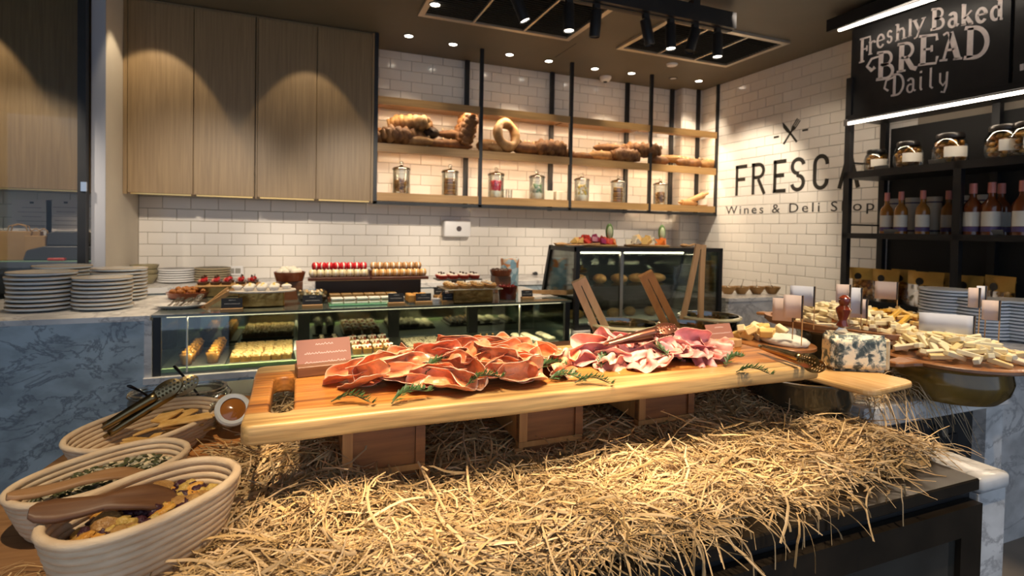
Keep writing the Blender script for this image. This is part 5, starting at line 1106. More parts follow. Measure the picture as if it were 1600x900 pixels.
# ------------------------------------------------------------------ ham board
BX0, BX1, BY0, BY1, BT0, BT1 = -0.094, 1.322, 1.022, 1.452, 1.013, 1.05
def ham_wood():
    m, N, L = nt('board_slab'); b = N['Principled BSDF']; b.inputs['Roughness'].default_value = .38
    tc = N.new('ShaderNodeTexCoord'); mp = N.new('ShaderNodeMapping'); mp.inputs['Scale'].default_value = (.9, 16, 16); L.new(tc.outputs['Object'], mp.inputs[0])
    n = N.new('ShaderNodeTexNoise'); n.inputs['Scale'].default_value = 2.0; n.inputs['Detail'].default_value = 7; n.inputs['Distortion'].default_value = .5; L.new(mp.outputs[0], n.inputs['Vector'])
    r = N.new('ShaderNodeValToRGB'); cr = r.color_ramp; cr.elements[0].position = .32; cr.elements[0].color = (.13, .04, .010, 1); cr.elements[1].position = .66; cr.elements[1].color = (.58, .25, .055, 1)
    e = cr.elements.new(.44); e.color = (.42, .155, .032, 1); L.new(n.outputs['Fac'], r.inputs[0])
    r2 = N.new('ShaderNodeValToRGB'); r2.color_ramp.elements[0].position = .3; r2.color_ramp.elements[0].color = (.34, .18, .06, 1); r2.color_ramp.elements[1].position = .62; r2.color_ramp.elements[1].color = (.62, .39, .15, 1); L.new(n.outputs['Fac'], r2.inputs[0])
    sx = N.new('ShaderNodeSeparateXYZ'); L.new(tc.outputs['Object'], sx.inputs[0])
    ab = N.new('ShaderNodeMath'); ab.operation = 'ABSOLUTE'; L.new(sx.outputs['Y'], ab.inputs[0])
    nn = N.new('ShaderNodeTexNoise'); nn.inputs['Scale'].default_value = 3.0; L.new(tc.outputs['Object'], nn.inputs['Vector'])
    ad = N.new('ShaderNodeMath'); ad.operation = 'MULTIPLY_ADD'; L.new(nn.outputs['Fac'], ad.inputs[0]); ad.inputs[1].default_value = .07; L.new(ab.outputs[0], ad.inputs[2])
    mr = N.new('ShaderNodeMapRange'); mr.inputs['From Min'].default_value = .180; mr.inputs['From Max'].default_value = .192; L.new(ad.outputs[0], mr.inputs[0])
    mx = N.new('ShaderNodeMix'); mx.data_type = 'RGBA'; L.new(mr.outputs[0], mx.inputs[0]); L.new(r.outputs[0], mx.inputs[6]); L.new(r2.outputs[0], mx.inputs[7]); fn = N.new('ShaderNodeTexNoise'); fn.inputs['Scale'].default_value = 1.0; fn.inputs['Detail'].default_value = 3; mp2 = N.new('ShaderNodeMapping'); mp2.inputs['Scale'].default_value = (6, 150, 150); L.new(tc.outputs['Object'], mp2.inputs[0]); L.new(mp2.outputs[0], fn.inputs['Vector'])
    fr_ = N.new('ShaderNodeMapRange'); fr_.inputs['From Min'].default_value = .3; fr_.inputs['From Max'].default_value = .7; fr_.inputs['To Min'].default_value = .62; fr_.inputs['To Max'].default_value = 1.12; L.new(fn.outputs['Fac'], fr_.inputs[0])
    mm = N.new('ShaderNodeVectorMath'); mm.operation = 'SCALE'; L.new(mx.outputs[2], mm.inputs[0]); L.new(fr_.outputs[0], mm.inputs['Scale']); L.new(mm.outputs[0], b.inputs['Base Color'])
    bp = N.new('ShaderNodeBump'); bp.inputs['Strength'].default_value = .22; bp.inputs['Distance'].default_value = .006; L.new(n.outputs['Fac'], bp.inputs['Height']); L.new(bp.outputs[0], b.inputs['Normal'])
    return m
bcx, bcy = (BX0+BX1)/2, (BY0+BY1)/2
def wobble_rect(w, d, r, n=10, am=.004):
    pts = []
    for (cx, cy, a0) in ((w-r, d-r, 0), (-w+r, d-r, 90), (-w+r, -d+r, 180), (w-r, -d+r, 270)):
        pts += arc(cx, cy, r, r, a0, a0+90, 5)
        nx = (-w+r, d-r) if a0 == 0 else None
    out = []
    K = len(pts)
    for i in range(K):
        a, b = Vector(pts[i]), Vector(pts[(i+1) % K]); out.append(a); L_ = (b-a).length
        if L_ > .1:
            m = int(L_/.06)
            for k in range(1, m): q = a.lerp(b, k/m); nrm = Vector((-(b-a).y, (b-a).x)).normalized(); out.append(q+nrm*am*math.sin(k*.9+i)*.6)
    return out
outer = wobble_rect((BX1-BX0)/2, (BY1-BY0)/2, .022)
sxc, syc = onZ(442, 613, BT1).x-bcx, onZ(442, 613, BT1).y-bcy
hole = arc(sxc, syc+.105, .022, .022, 0, 180, 8)+arc(sxc, syc-.105, .022, .022, 180, 360, 8)
bm = bmesh.new()
def loop(P, z): return [bm.verts.new((p[0], p[1], z)) for p in P]
for z in (BT0, BT1):
    lo, li = loop(outer, z), loop(hole, z)
    es = [bm.edges.new((l[i], l[(i+1) % len(l)])) for l in (lo, li) for i in range(len(l))]
    bmesh.ops.triangle_fill(bm, edges=es, use_dissolve=False)
    if z == BT0: lo0, li0 = lo, li
for l0, l1 in ((lo0, lo), (li0, li)):
    for i in range(len(l0)): j = (i+1) % len(l0); bm.faces.new((l0[i], l0[j], l1[j], l1[i]))
bmesh.ops.recalc_face_normals(bm, faces=bm.faces)
be = [e for e in bm.edges if len(e.link_faces) == 2 and e.calc_face_angle(0) > .9]
bmesh.ops.bevel(bm, geom=be, offset=.006, segments=3, affect='EDGES', profile=.5)
for v in bm.verts: v.co.z -= BT0
me = bpy.data.meshes.new('ham_board'); bm.to_mesh(me); bm.free(); me.materials.append(ham_wood()); me.polygons.foreach_set('use_smooth', [True]*len(me.polygons)); me.set_sharp_from_angle(angle=.6)
put('ham_board', me, None, (bcx, bcy, BT0), None, 'long thick wooden serving board with handle slot carrying sliced ham', 'board')

# ------------------------------------------------------------------ wooden risers under the board
M_ris = wood_mat('riser_wood', (.24, .095, .030), (.12, .042, .014), axis=0, scale=4, rough=.4)
M_risl = wood_mat('riser_edge', (.42, .22, .07), (.30, .14, .045), axis=2, scale=4, rough=.45)
def riser(x0, x1, y0, label, step=0.0):
    t = thing('board_riser', label, 'riser', ((x0+x1)/2, y0, IZ+.001)); w = (x1-x0)/2; H = BT0-IZ-.002; D_ = .26
    MB().b2(-w, w, 0, .014, .055+step, H).build('front_panel', M_ris, t); MB().b2(-w, w, D_-.014, D_, 0, H).build('rear_panel', M_ris, t)
    for s in (-1, 1): MB().b2(s*w-(.014 if s > 0 else 0), s*w+(.014 if s < 0 else 0), .0145, D_-.0145, .055, H-.03).build('side_panel', M_risl, t)
    MB().b2(-w, w, .0145, D_-.0145, H-.028, H-.001).build('top_panel', M_ris, t)
    MB().b2(-w, w, -.004, .016, .042, .0545).build('front_rail', M_risl, t); MB().b2(-w+.012, w-.012, .004, .016, 0, .0415).build('lower_panel', M_ris, t)
    for s in (-1, 1): MB().b2(s*w-.011, s*w+.011, -.004, .012, 0, .0415).build('corner_block', M_risl, t)
    for s in (-1, 1): MB().b2(s*(w-.010)-.010, s*(w-.010)+.010, -.006, -.0005, .056, H).build('edge_strip', M_risl if s < 0 else M_ris, t)
riser(.083, .250, 1.105, 'open wooden riser under left end of the ham board'); riser(.478, .645, 1.135, 'wooden riser under the middle of the ham board'); riser(.830, 1.01, 1.165, 'wooden riser under the right end of ham board')
MB().b2(-.10, .10, -.03, .03, 0, .10).build('wooden_block', M_risl, bevel=.004, loc=(.40, 1.60, IZ+.001), label='pale wooden block lying in straw behind the ham board', cat='block')

# ------------------------------------------------------------------ straw
def hgt(x, y):
    h = .018+.014*np.exp(-((x-.55)/.6)**2-((y-1.45)/.22)**2)-.010*np.exp(-((y-1.03)/.10)**2)+.009*np.sin(9*x+1.3)*np.sin(8*y)+.008*np.sin(21*x+5*y)
    h = h + .045*np.exp(-((x-.03)/.12)**2-((y-1.18)/.16)**2)
    h = h + .05*np.exp(-((x-1.25)/.20)**2-((y-1.40)/.22)**2)
    h = h + .012*np.exp(-((y-.80)/.07)**2)*np.exp(-((x-.30)/.55)**2)
    h = h*np.clip((1.60-x)/.10, .15, 1)
    return np.maximum(h, .006)
rng = np.random.default_rng(3)
def front(x): return np.interp(x, [-1, .55, .75, 1.1, 1.3, 1.5], [0, 0, .02, .035, .045, .07])*(np.abs(x) < 1.6)
def straw_mesh(name, n, region, zf, lmin, lmax, wmin, wmax, hang=False, seg=4, lift=.02):
    x0, x1, y0, y1 = region
    px = rng.uniform(x0, x1, n*2); py = rng.uniform(y0, y1, n*2)
    ok = (py > y0+front(px))[:]; px = px[ok][:n]; py = py[ok][:n]; n = len(px)
    L = rng.uniform(lmin, lmax, n)*rng.uniform(.5, 1, n); w = rng.uniform(wmin, wmax, n)*.5
    ang = rng.uniform(0, 2*np.pi, n); K = seg+1
    side_ = px > 1.36
    near = (py < IY0+.16+front(px)) & (py < 1.0) & (px > -.2) & (px < 1.6); lie = rng.normal(0, .45, n)+np.pi*rng.integers(0, 2, n); ang = np.where(near & (rng.random(n) < .88), lie, ang); ang = np.where(side_ & ~near & (px < 1.6) & (py < 1.8), np.pi/2+lie, ang)
    pts = np.zeros((n, K, 3)); pos = np.stack([px, py], 1); cur = ang.copy(); el = rng.uniform(-.06, .22, n); zz = rng.uniform(0, 1, n)**1.6*lift
    dz = np.zeros(n)
    bend = rng.normal(0, .22, n)
    for k in range(K):
        x, y = pos[:, 0], pos[:, 1]
        z = zf(x, y)+zz+dz
        pts[:, k, 0] = x; pts[:, k, 1] = y; pts[:, k, 2] = z
        kink = (rng.random(n) < .16)*rng.normal(0, .9, n)
        cur = cur+bend+kink
        pos = pos+np.stack([np.cos(cur), np.sin(cur)], 1)*(L/seg)[:, None]
        dz = dz+np.sin(el)*L/seg; el = el+rng.normal(-.06, .16, n)
    t = np.zeros_like(pts); t[:, :-1] = pts[:, 1:]-pts[:, :-1]; t[:, -1] = t[:, -2]
    t /= np.linalg.norm(t, axis=2, keepdims=True)+1e-9
    up = rng.normal(0, .55, (n, 3)); up[:, 2] += 1.0; up /= np.linalg.norm(up, axis=1, keepdims=True)
    sd = np.cross(t, up[:, None, :]); sd /= np.linalg.norm(sd, axis=2, keepdims=True)+1e-9
    cs = w[:, None, None]*(1-.35*np.linspace(0, 1, K)**3)[None, :, None]
    nm = np.cross(sd, t)
    A = pts+sd*cs; B = pts-sd*cs; Cc = pts+nm*cs*.45
    V = np.stack([A, Cc, B], 2).reshape(-1, 3)           # folded (V-section) blade
    base = (np.arange(n)*K*3)[:, None, None]; kk = (np.arange(seg)*3)[None, :, None]
    q1 = np.array([0, 1, 4, 3])[None, None, :]; q2 = np.array([1, 2, 5, 4])[None, None, :]
    Fc = np.concatenate([(base+kk+q1).reshape(-1, 4), (base+kk+q2).reshape(-1, 4)], 0)
    tone = rng.uniform(.50, 1.25, n); hue = rng.uniform(0, 1, n)
    c = np.stack([tone*1.0, tone*(.93+.07*hue), tone*(.70+.30*hue)], 1)
    C4 = np.ones((n, K*3, 4), np.float32); C4[:, :, :3] = c[:, None, :]
    me = bpy.data.meshes.new(name); me.vertices.add(len(V)); me.vertices.foreach_set('co', V.astype(np.float32).ravel())
    me.loops.add(Fc.size); me.loops.foreach_set('vertex_index', Fc.astype(np.int32).ravel()); me.polygons.add(len(Fc)); me.polygons.foreach_set('loop_start', np.arange(0, Fc.size, 4, dtype=np.int32))
    me.update(calc_edges=True); me.validate()
    ca = me.color_attributes.new('tint', 'FLOAT_COLOR', 'POINT'); ca.data.foreach_set('color', C4.ravel())
    return me
M_straw = mat('straw', (.63, .455, .275), .45, attr='tint', col2=(.50, .34, .175), scale=30, spec=.5)
def zf(x, y):
    over = np.clip(IY0-.01-y, 0, None)
    top_ = IZ+hgt(x, y)*np.clip((y-(IY0-.03))/.10, .12, 1)
    return np.where(over > 0, IZ+.012-over*.55, top_)
# matted bed beneath the loose blades
gx = np.linspace(-.16, 1.54, 110); gy = np.linspace(IY0+.005, 1.75, 70)
X_, Y_ = np.meshgrid(gx, gy, indexing='ij'); Z_ = zf(X_, Y_)-.008+rng.normal(0, .003, X_.shape)
Z_ = np.maximum(Z_, IZ+.0008); Z_ = np.where((Y_ < IY0+.03+front(X_)) | (X_ > 1.47), IZ-.004, Z_); Z_[0, :] = Z_[-1, :] = IZ-.004; Z_[:, 0] = Z_[:, -1] = IZ-.004
bed = MB(); bed.grid([[Vector((X_[i, j], Y_[i, j], Z_[i, j])) for j in range(len(gy))] for i in range(len(gx))])
hay = thing('straw_bed', 'thick bed of golden straw spilling over the fridge top', 'straw'); 
hay['kind'] = 'stuff'
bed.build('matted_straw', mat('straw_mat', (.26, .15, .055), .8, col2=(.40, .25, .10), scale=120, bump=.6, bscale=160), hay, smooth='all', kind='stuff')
e0 = put('loose_straw', straw_mesh('straw', 25000, (-.16, 1.51, IY0+.025, 1.72), zf, .05, .15, .0016, .0044, lift=.020), hay, kind='stuff'); e0.data.materials.append(M_straw)
e1 = put('edge_straw', straw_mesh('straw', 2600, (-.16, .70, IY0+.015, IY0+.12), zf, .06, .15, .0016, .0042, lift=.018), hay, kind='stuff'); e1.data.materials.append(M_straw)
e2 = put('top_straw', straw_mesh('straw', 1500, (-.12, 1.47, IY0+.05, 1.60), zf, .10, .26, .0030, .0066, lift=.032, seg=6), hay, kind='stuff'); e2.data.materials.append(M_straw)
def hang_zf(x, y): return zf(x, y)
# stems drooping over the front edge
def droop(n):
    b = MB()
    for k in range(n):
        x = random.uniform(.30, 1.25) if random.random() < .35 else random.gauss(.86, .15); L = random.uniform(.04, .16)*random.uniform(.4, 1); w = random.uniform(.0010, .0026)
        q = Vector((x, IY0+random.uniform(.0, .09), IZ+.022)); a = random.uniform(-2.9, -.25); el = random.uniform(-.1, .35); pts = [q.copy()]; n_ = 8; cu = random.uniform(.10, .45); tw = random.gauss(0, .22)
        for i in range(n_):
            q = q+Vector((math.cos(a)*math.cos(el), math.sin(a)*math.cos(el), math.sin(el)))*L/n_; pts.append(q.copy())
            el -= cu*(1 if q.y < IY0+.01 else .15); a += tw+(random.gauss(0, .8) if random.random() < .15 else 0); el = max(el, -1.5)
            if q.y > IY0-.012 and q.z < IZ+.004: q.z = IZ+.004
        tn = random.uniform(.6, 1.15); col = (tn, tn*.95, tn*.82); sd = Vector((random.gauss(0, 1), random.gauss(0, 1), .3)).normalized()*w; up = Vector((0, -w*.5, w*.4))
        vs = []; fs = []
        for q in pts: vs += [q+sd, q+up, q-sd]
        for i in range(n_): fs += [(3*i, 3*i+1, 3*i+4, 3*i+3), (3*i+1, 3*i+2, 3*i+5, 3*i+4)]
        b.add(vs, fs, 0, col)
    return b
droop(150).build('drooping_straw', M_straw, hay, kind='stuff')
# tuft on the cheese counter and wisps by the baskets
tuft = thing('straw_tuft', 'loose tuft of straw on marble between cheese boards', 'straw'); tuft['kind'] = 'stuff'
zt = lambda x, y: C2Z+.004+.045*np.exp(-((x-1.83)/.14)**2-((y-1.18)/.09)**2)-np.clip(C2Y-y, 0, None)*1.6
e3 = put('loose_straw', straw_mesh('straw', 900, (1.63, 2.04, 1.10, 1.30), zt, .06, .18, .0012, .0030, lift=.03, seg=6), tuft, kind='stuff'); e3.data.materials.append(M_straw)
wisp = thing('straw_wisp', 'thin wisp of straw left of the seed basket', 'straw'); wisp['kind'] = 'stuff'
zw = lambda x, y: IZ+.005+0*x
e4 = put('loose_straw', straw_mesh('straw', 900, (-.43, -.17, .74, 1.00), zw, .05, .12, .0012, .003, lift=.03, seg=5), wisp, kind='stuff'); e4.data.materials.append(M_straw)
# ================================================================== sliced meat
M_pros = mat('prosciutto', (1.0, 1.0, 1.0), .28, attr='tint', coat=.15, col2=(.80, .74, .70), scale=55, stretch=(1, 1, 1), detail=6, lo=.30, hi=.72, distort=1.2, bump=.15, bscale=120, spec=.55, sss=.12)
M_hamm = mat('cooked_ham', (1.0, 1.0, 1.0), .40, attr='tint', col2=(.86, .80, .80), scale=40, detail=5, lo=.3, hi=.7, distort=.8, bump=.10, bscale=90, spec=.5, sss=.12)
def slice_mesh(kind, rs, col, fat, fatw):
    """one thin slice of meat, folded over itself or gathered in loose S-folds; fat runs along its rim"""
    R = rs.uniform(.050, .068); NS, NT = 30, 34; ph = rs.uniform(0, 6.28, 8); V = []; Cc = []; asp = rs.uniform(.75, 1.05); off = Vector(rs.uniform(-50, 50, 3))
    rho0, rho1 = rs.uniform(.013, .020), rs.uniform(.022, .030)
    if rs.random() < .5: rho0, rho1 = rho1, rho0
    t0 = rs.uniform(-.45, -.05); thm = math.radians(rs.uniform(150, 215)); fa0 = rs.uniform(0, 6.28)
    kf = rs.uniform(.75, 1.15) if kind == 'fold' else rs.uniform(1.2, 1.7); amp = rs.uniform(1.25, 1.75)
    for i in range(NS+1):
        s = -1+2*i/NS; ch = max(0.0, 1-abs(s)**3.4)**(1/3.0)*(1+.07*math.sin(4*s+ph[0])); ch = max(ch, .16)
        row = []; y = z = 0.0; am = amp*(.80+.25*math.sin(2.2*s+ph[6])); shift = .5*math.sin(1.7*s+ph[7]); prev = None
        for j in range(NT+1):
            u = -1+2*j/NT; t = u*ch; tt = t*R*asp
            if kind == 'curl':
                rho = rho0+(rho1-rho0)*(s+1)/2; ta = t0*R
                if tt < ta: yy, zz = tt, 0.0
                else:
                    th = (tt-ta)/rho
                    if th < thm: yy, zz = ta+rho*math.sin(th), rho*(1-math.cos(th))
                    else: d = (th-thm)*rho; yy, zz = ta+rho*math.sin(thm)+d*math.cos(thm), rho*(1-math.cos(thm))+d*math.sin(thm)*.6
                row.append((yy, zz, t, u))
            else:
                if prev is not None:
                    dl = tt-prev; f = am*math.sin(2*PI*kf*t+ph[1]+shift); y += math.cos(f)*dl; z += math.sin(f)*dl
                prev = tt; row.append((y, z, t, u))
        my = sum(q[0] for q in row)/len(row) if kind != 'curl' else 0.0; mz = min(q[1] for q in row) if kind != 'curl' else 0.0
        for (yy, zz, t, u) in row:
            P = Vector((s*R*(1-.06*abs(t)), yy-my, (zz-mz)*1.0)); nv = noise.noise_vector(P*22+off); n2 = noise.noise_vector(P*60+off)
            P += nv*.009+n2*.0028
            V.append((P.x, P.y, max(P.z, -.004)))
            rr_ = max(abs(s), abs(u)); edge = max(0.0, (rr_-(1-fatw))/fatw); an = math.atan2(t, s); side = .5+.5*math.cos(an-fa0)
            k = min(1.0, edge*1.3)*(1.0 if side > .3 else side*3)
            mb_ = noise.noise(Vector((s*3, t*3, 0))+off); st_ = noise.noise(Vector((s*2.2, t*9, 3))+off)
            base = [c*(1.0+.38*mb_) for c in col]; w_ = max(0.0, st_-.25)*.7
            base = [b_*(1-w_)+f_*w_ for b_, f_ in zip(base, fat)]
            Cc.append(tuple(b_*(1-k)+f_*k for b_, f_ in zip(base, fat)))
    b = MB(); fs = [(i*(NT+1)+j, (i+1)*(NT+1)+j, (i+1)*(NT+1)+j+1, i*(NT+1)+j+1) for i in range(NS) for j in range(NT)]
    b.add(V, fs, 0, Cc)
    return b
def meat(name, n, spots, cols, fat, fatw, m, labelf, cat, group, kinds, seed, face=None, lift=1.0):
    rs = np.random.default_rng(seed)
    for k in range(n):
        x, y, z = spots[k]; kd = kinds[k % len(kinds)]; col = cols[rs.integers(len(cols))]
        me = slice_mesh(kd, rs, col, fat, fatw).mesh(name, m, smooth='all', merge=True)
        rz = rs.normal(-.3, .65) if kd == 'curl' else rs.uniform(-1.6, 1.6)
        o = put(name, me, None, (x, y, z), (rs.normal(-.30, .20) if kd == 'curl' else rs.normal(.12, .25), rs.normal(0, .22)*lift, rz), labelf, cat, group)
        md = o.modifiers.new('thickness', 'SOLIDIFY'); md.thickness = .0011; md.offset = 0
def mound(cx, cy, ax, ay, n, h, seed, z0):
    rs = np.random.default_rng(seed); out = []
    for k in range(n):
        # sunflower layout, lower slices first
        r = math.sqrt((k+.6)/n); a = k*2.39996+rs.normal(0, .15)
        x, y = cx+ax*r*math.cos(a), cy+ay*r*math.sin(a); out.append((x, y, z0+h*(1-r**2)+rs.uniform(0, .006)))
    return out
ZB = BT1+.001
PC = [(.86, .38, .17), (.80, .29, .12), (.88, .45, .23), (.74, .23, .10)]
meat('prosciutto_slice', 52, mound(.385, 1.225, .270, .124, 52, .038, 5, ZB), PC, (.84, .58, .42), .10, M_pros, 'orange-red prosciutto slice with white fat rim', 'ham slice', 'prosciutto slices on the ham board', ['curl', 'curl', 'fold', 'curl', 'curl'], 17)
HC = [(.82, .42, .34), (.78, .36, .32), (.84, .47, .38), (.76, .34, .34)]
meat('cooked_ham_slice', 56, mound(.930, 1.245, .242, .118, 56, .030, 9, ZB), HC, (.84, .50, .36), .06, M_hamm, 'folded pale pink cooked ham slice', 'ham slice', 'cooked ham slices on the board', ['gather', 'fold', 'gather', 'curl', 'fold'], 23)
# ------------------------------------------------------------------ rosemary
M_rose = mat('rosemary', (.035, .075, .022), .5, col2=(.06, .12, .035), scale=80); M_stem = mat('rosemary_stem', (.09, .085, .03), .6)
def sprig(L, n, seed):
    rs = np.random.default_rng(seed); b = MB(); pts = [Vector((L*i/8, .006*math.sin(i*.6), .004+.012*math.sin(PI*i/8))) for i in range(9)]
    b.tube(pts, [.0015]*8+[.0007], 5, 1)
    for k in range(n):
        t = (k+1)/n; i = min(7, int(t*8)); q = pts[i].lerp(pts[i+1], t*8-i if i < 7 else 1); a = k*2.4; l = rs.uniform(.016, .028)*(1-.35*t); d = Vector((.75, math.cos(a)*.75, abs(math.sin(a))*.6+.12)).normalized()
        s = d.cross(Vector((0, 0, 1))).normalized()*.0021; up = d.cross(s).normalized()*.0008
        b.add([q, q+d*l*.5+s, q+d*l, q+d*l*.5-s, q+d*l*.5+up*2], [(0, 1, 4), (1, 2, 4), (2, 3, 4), (3, 0, 4), (0, 3, 2, 1)])
    return b.mesh('sprig', [M_rose, M_stem])
bpy.context.view_layer.update()
def settle(px, py):
    """first surface met along the sight line of a picture point"""
    hit, loc, *_ = SC.ray_cast(bpy.context.evaluated_depsgraph_get(), CP, ray(px, py).normalized()); return loc+Vector((0, 0, .002))
SPR = [sprig(.080, 46, s) for s in range(3)]
for k, (px, py, dz, rz, rx, lb) in enumerate(((517, 632, .004, -.35, 0, 'rosemary sprig lying at the left front of prosciutto'), (590, 605, .052, .55, 0, 'rosemary sprig tucked between left prosciutto slices'), (612, 635, .03, .35, .2, 'rosemary sprig under the front prosciutto slices'), (665, 588, .085, .7, 0, 'rosemary sprig on the top of prosciutto heap'), (728, 608, .062, .1, 0, 'rosemary sprig in the middle of prosciutto heap'), (795, 600, .05, 1.3, 0, 'rosemary sprig right in the prosciutto heap'),
        (842, 582, .005, .35, 0, 'largest rosemary sprig between both ham heaps'), (858, 596, .004, -.15, .5, 'rosemary sprig lying just before the largest sprig'), (898, 602, .004, -.35, 0, 'rosemary sprig at the left front of pink ham'), (940, 578, .055, .9, 0, 'rosemary sprig on left of the pink ham'), (1045, 560, .070, 1.5, 0, 'rosemary sprig standing on top of pink ham'), (1062, 568, .075, .2, .4, 'rosemary sprig crossing on top of pink ham'), (1135, 575, .03, .4, 0, 'rosemary sprig at right end of pink ham'), (1150, 585, .015, -.5, 0, 'rosemary sprig low at right end of pink ham'))):
    q = settle(px, py); put('rosemary_sprig', SPR[k % 3], None, q, (rx, -.15 if dz > .02 else 0, rz), lb, 'rosemary', 'rosemary sprigs on the ham board')
# ------------------------------------------------------------------ name plates on the board
M_pcard = mat('copper_card', (.30, .13, .095), .45); M_pink = mat('card_white_ink', (.62, .46, .42), .6)
q = onZ(503, 584, BT1); card(508, 582, .125, .072, 'copper name card in wooden block beside prosciutto', BT1+.0005, .12, 3, .45, M_pcard, M_woodm, M_pink, .05, .024)
card(1130, 542, .105, .062, 'copper name card in wooden block behind pink ham', BT1+.0005, .06, 3, .45, M_pcard, M_woodl, M_pink, .045, .024)
# perforated tongs
M_copper = mat('copper_metal', (.34, .13, .08), .3, metal=.9); M_gtong = mat('gold_metal', (.44, .31, .14), .22, metal=1.0); M_btong = mat('bronze_metal', (.22, .17, .09), .3, metal=1.0)
def perf_tongs(label, L, m, loc, rot, gap=.018):
    """sprung strip tongs with two pierced oval blades"""
    t = thing('perforated_tongs', label, 'tongs', loc, rot=rot)
    for s in (-1, 1):
        b = MB(); P = []
        for i in range(13):
            u = i/12; x = L*.72*u; w = .0075+.0035*u; z = s*gap*min(1, u*1.6)*(.55+.45*u)
            P.append([Vector((x, -w, z)), Vector((x, 0, z+s*.002)), Vector((x, w, z))])
        b.grid(P); b.build('arm', m, t, smooth='all').modifiers.new('thickness', 'SOLIDIFY').thickness = .0014
        # blade: disc with a hexagonal pattern of round holes
        bl = MB(); cx = L*.84; rx_, ry_ = L*.16, .020; zz = s*gap*1.0
        hs = [(i*.0086+(j % 2)*.0043-.034, j*.0080-.016) for i in range(9) for j in range(5)]
        hs = [(a, c_) for a, c_ in hs if (a/(rx_*.80))**2+(c_/(ry_*.80))**2 < 1]
        bmh = bmesh.new(); ed = []
        def lp(pts): 
            vs = [bmh.verts.new(p) for p in pts]; return [bmh.edges.new((vs[i], vs[(i+1) % len(vs)])) for i in range(len(vs))]
        ed += lp([(rx_*math.cos(2*PI*k/28), ry_*math.sin(2*PI*k/28), 0) for k in range(28)])
        for a, c_ in hs: ed += lp([(a+.0030*math.cos(2*PI*k/8), c_+.0030*math.sin(2*PI*k/8), 0) for k in range(8)])
        bmesh.ops.triangle_fill(bmh, edges=ed, use_beauty=True)
        for v in bmh.verts: v.co.z = .004*((v.co.x/rx_)**2+(v.co.y/ry_)**2)*-s
        me = bpy.data.meshes.new('blade'); bmh.to_mesh(me); bmh.free(); me.materials.append(m)
        o = put('blade', me, t, (cx, 0, zz)); o.modifiers.new('thickness', 'SOLIDIFY').thickness = .0012
    MB().tube([(0, 0, -gap*.2), (-.008, 0, 0), (0, 0, gap*.2)], .004, 6).build('spring', m, t)
    return t
q = onZ(1188, 541, BT1+.022); q_ = onZ(1284, 574, BT1+.020); perf_tongs('golden perforated tongs lying at right end of the ham board', (q_-q).length, M_gtong, q, (PI/2*.62, 0, math.atan2(q_.y-q.y, q_.x-q.x)), .016)
q = onZ(965, 540, BT1+.06); perf_tongs('copper perforated tongs resting on back of pink ham', .22, M_copper, (q.x-.02, q.y+.02, BT1+.062), (.6, -.12, .02), .014)
# ------------------------------------------------------------------ coiled baskets
M_cane = mat('cane', (.74, .57, .38), .6, col2=(.62, .44, .27), scale=25, stretch=(1, 1, 4), bump=.15, bscale=90)
M_dboard = wood_mat('dark_serving_board', (.34, .18, .075), (.20, .095, .035), axis=0, scale=4, rough=.55)
ZBK = IZ+.0205
tbd = MB().prism(wobble_rect(.27, .40, .04), 0, .019).build('serving_board', M_dboard, bevel=.004, loc=(-.275, 1.10, IZ+.001), rot=(0, 0, -.12), label='worn wooden board under the three coiled baskets', cat='board')
def basket(cx, cy, rimz, L, AR, ang, label, coils):
    t = thing('coiled_basket', label, 'basket', (cx, cy, ZBK), ang); H = rimz-ZBK; r = H/(coils*2-.6)*1.08; n = 48
    for k in range(coils):
        u = k/(coils-1); z = r+(H-2*r)*u; f = .80+.20*u**.8
        ou = oval(L*f, L/AR*(f-.02*(1-u)), n, 2.35)
        pts = [Vector((a, b, z)) for a, b in ou]
        rr2 = r*(1.18 if k == coils-1 else 1.0); vs = []; fs = []
        for i in range(n):
            tg = (pts[(i+1) % n]-pts[i-1]).normalized(); nr = Vector((tg.y, -tg.x, 0))
            for j in range(8): a = 2*PI*j/8; vs.append(pts[i]+nr*math.cos(a)*rr2+Vector((0, 0, math.sin(a)*rr2)))
        for i in range(n):
            for j in range(8): fs.append((i*8+j, ((i+1) % n)*8+j, ((i+1) % n)*8+(j+1) % 8, i*8+(j+1) % 8))
        MB().add(vs, fs).build('coil', M_cane, t, smooth='all')
    MB().prism(oval(L*.80, L/AR*.78, 40, 2.35), .002, .008).build('base', M_cane, t)
    return t, H
def in_basket(o, u, v): 
    c_, s_ = math.cos(o.rotation_euler.z), math.sin(o.rotation_euler.z); return (o.location.x+u*c_-v*s_, o.location.y+u*s_+v*c_)
b3, H3 = basket(-.216, .980, .976, .137, 1.62, .81, 'coiled cane basket of dried fruit nearest the camera', 9)
b2, H2 = basket(-.328, 1.176, .952, .139, 1.62, .77, 'coiled cane basket of seeds between two other baskets', 8)
b1, H1 = basket(-.317, 1.440, .948, .169, 1.55, 1.0, 'coiled cane basket of crackers farthest from the camera', 8)
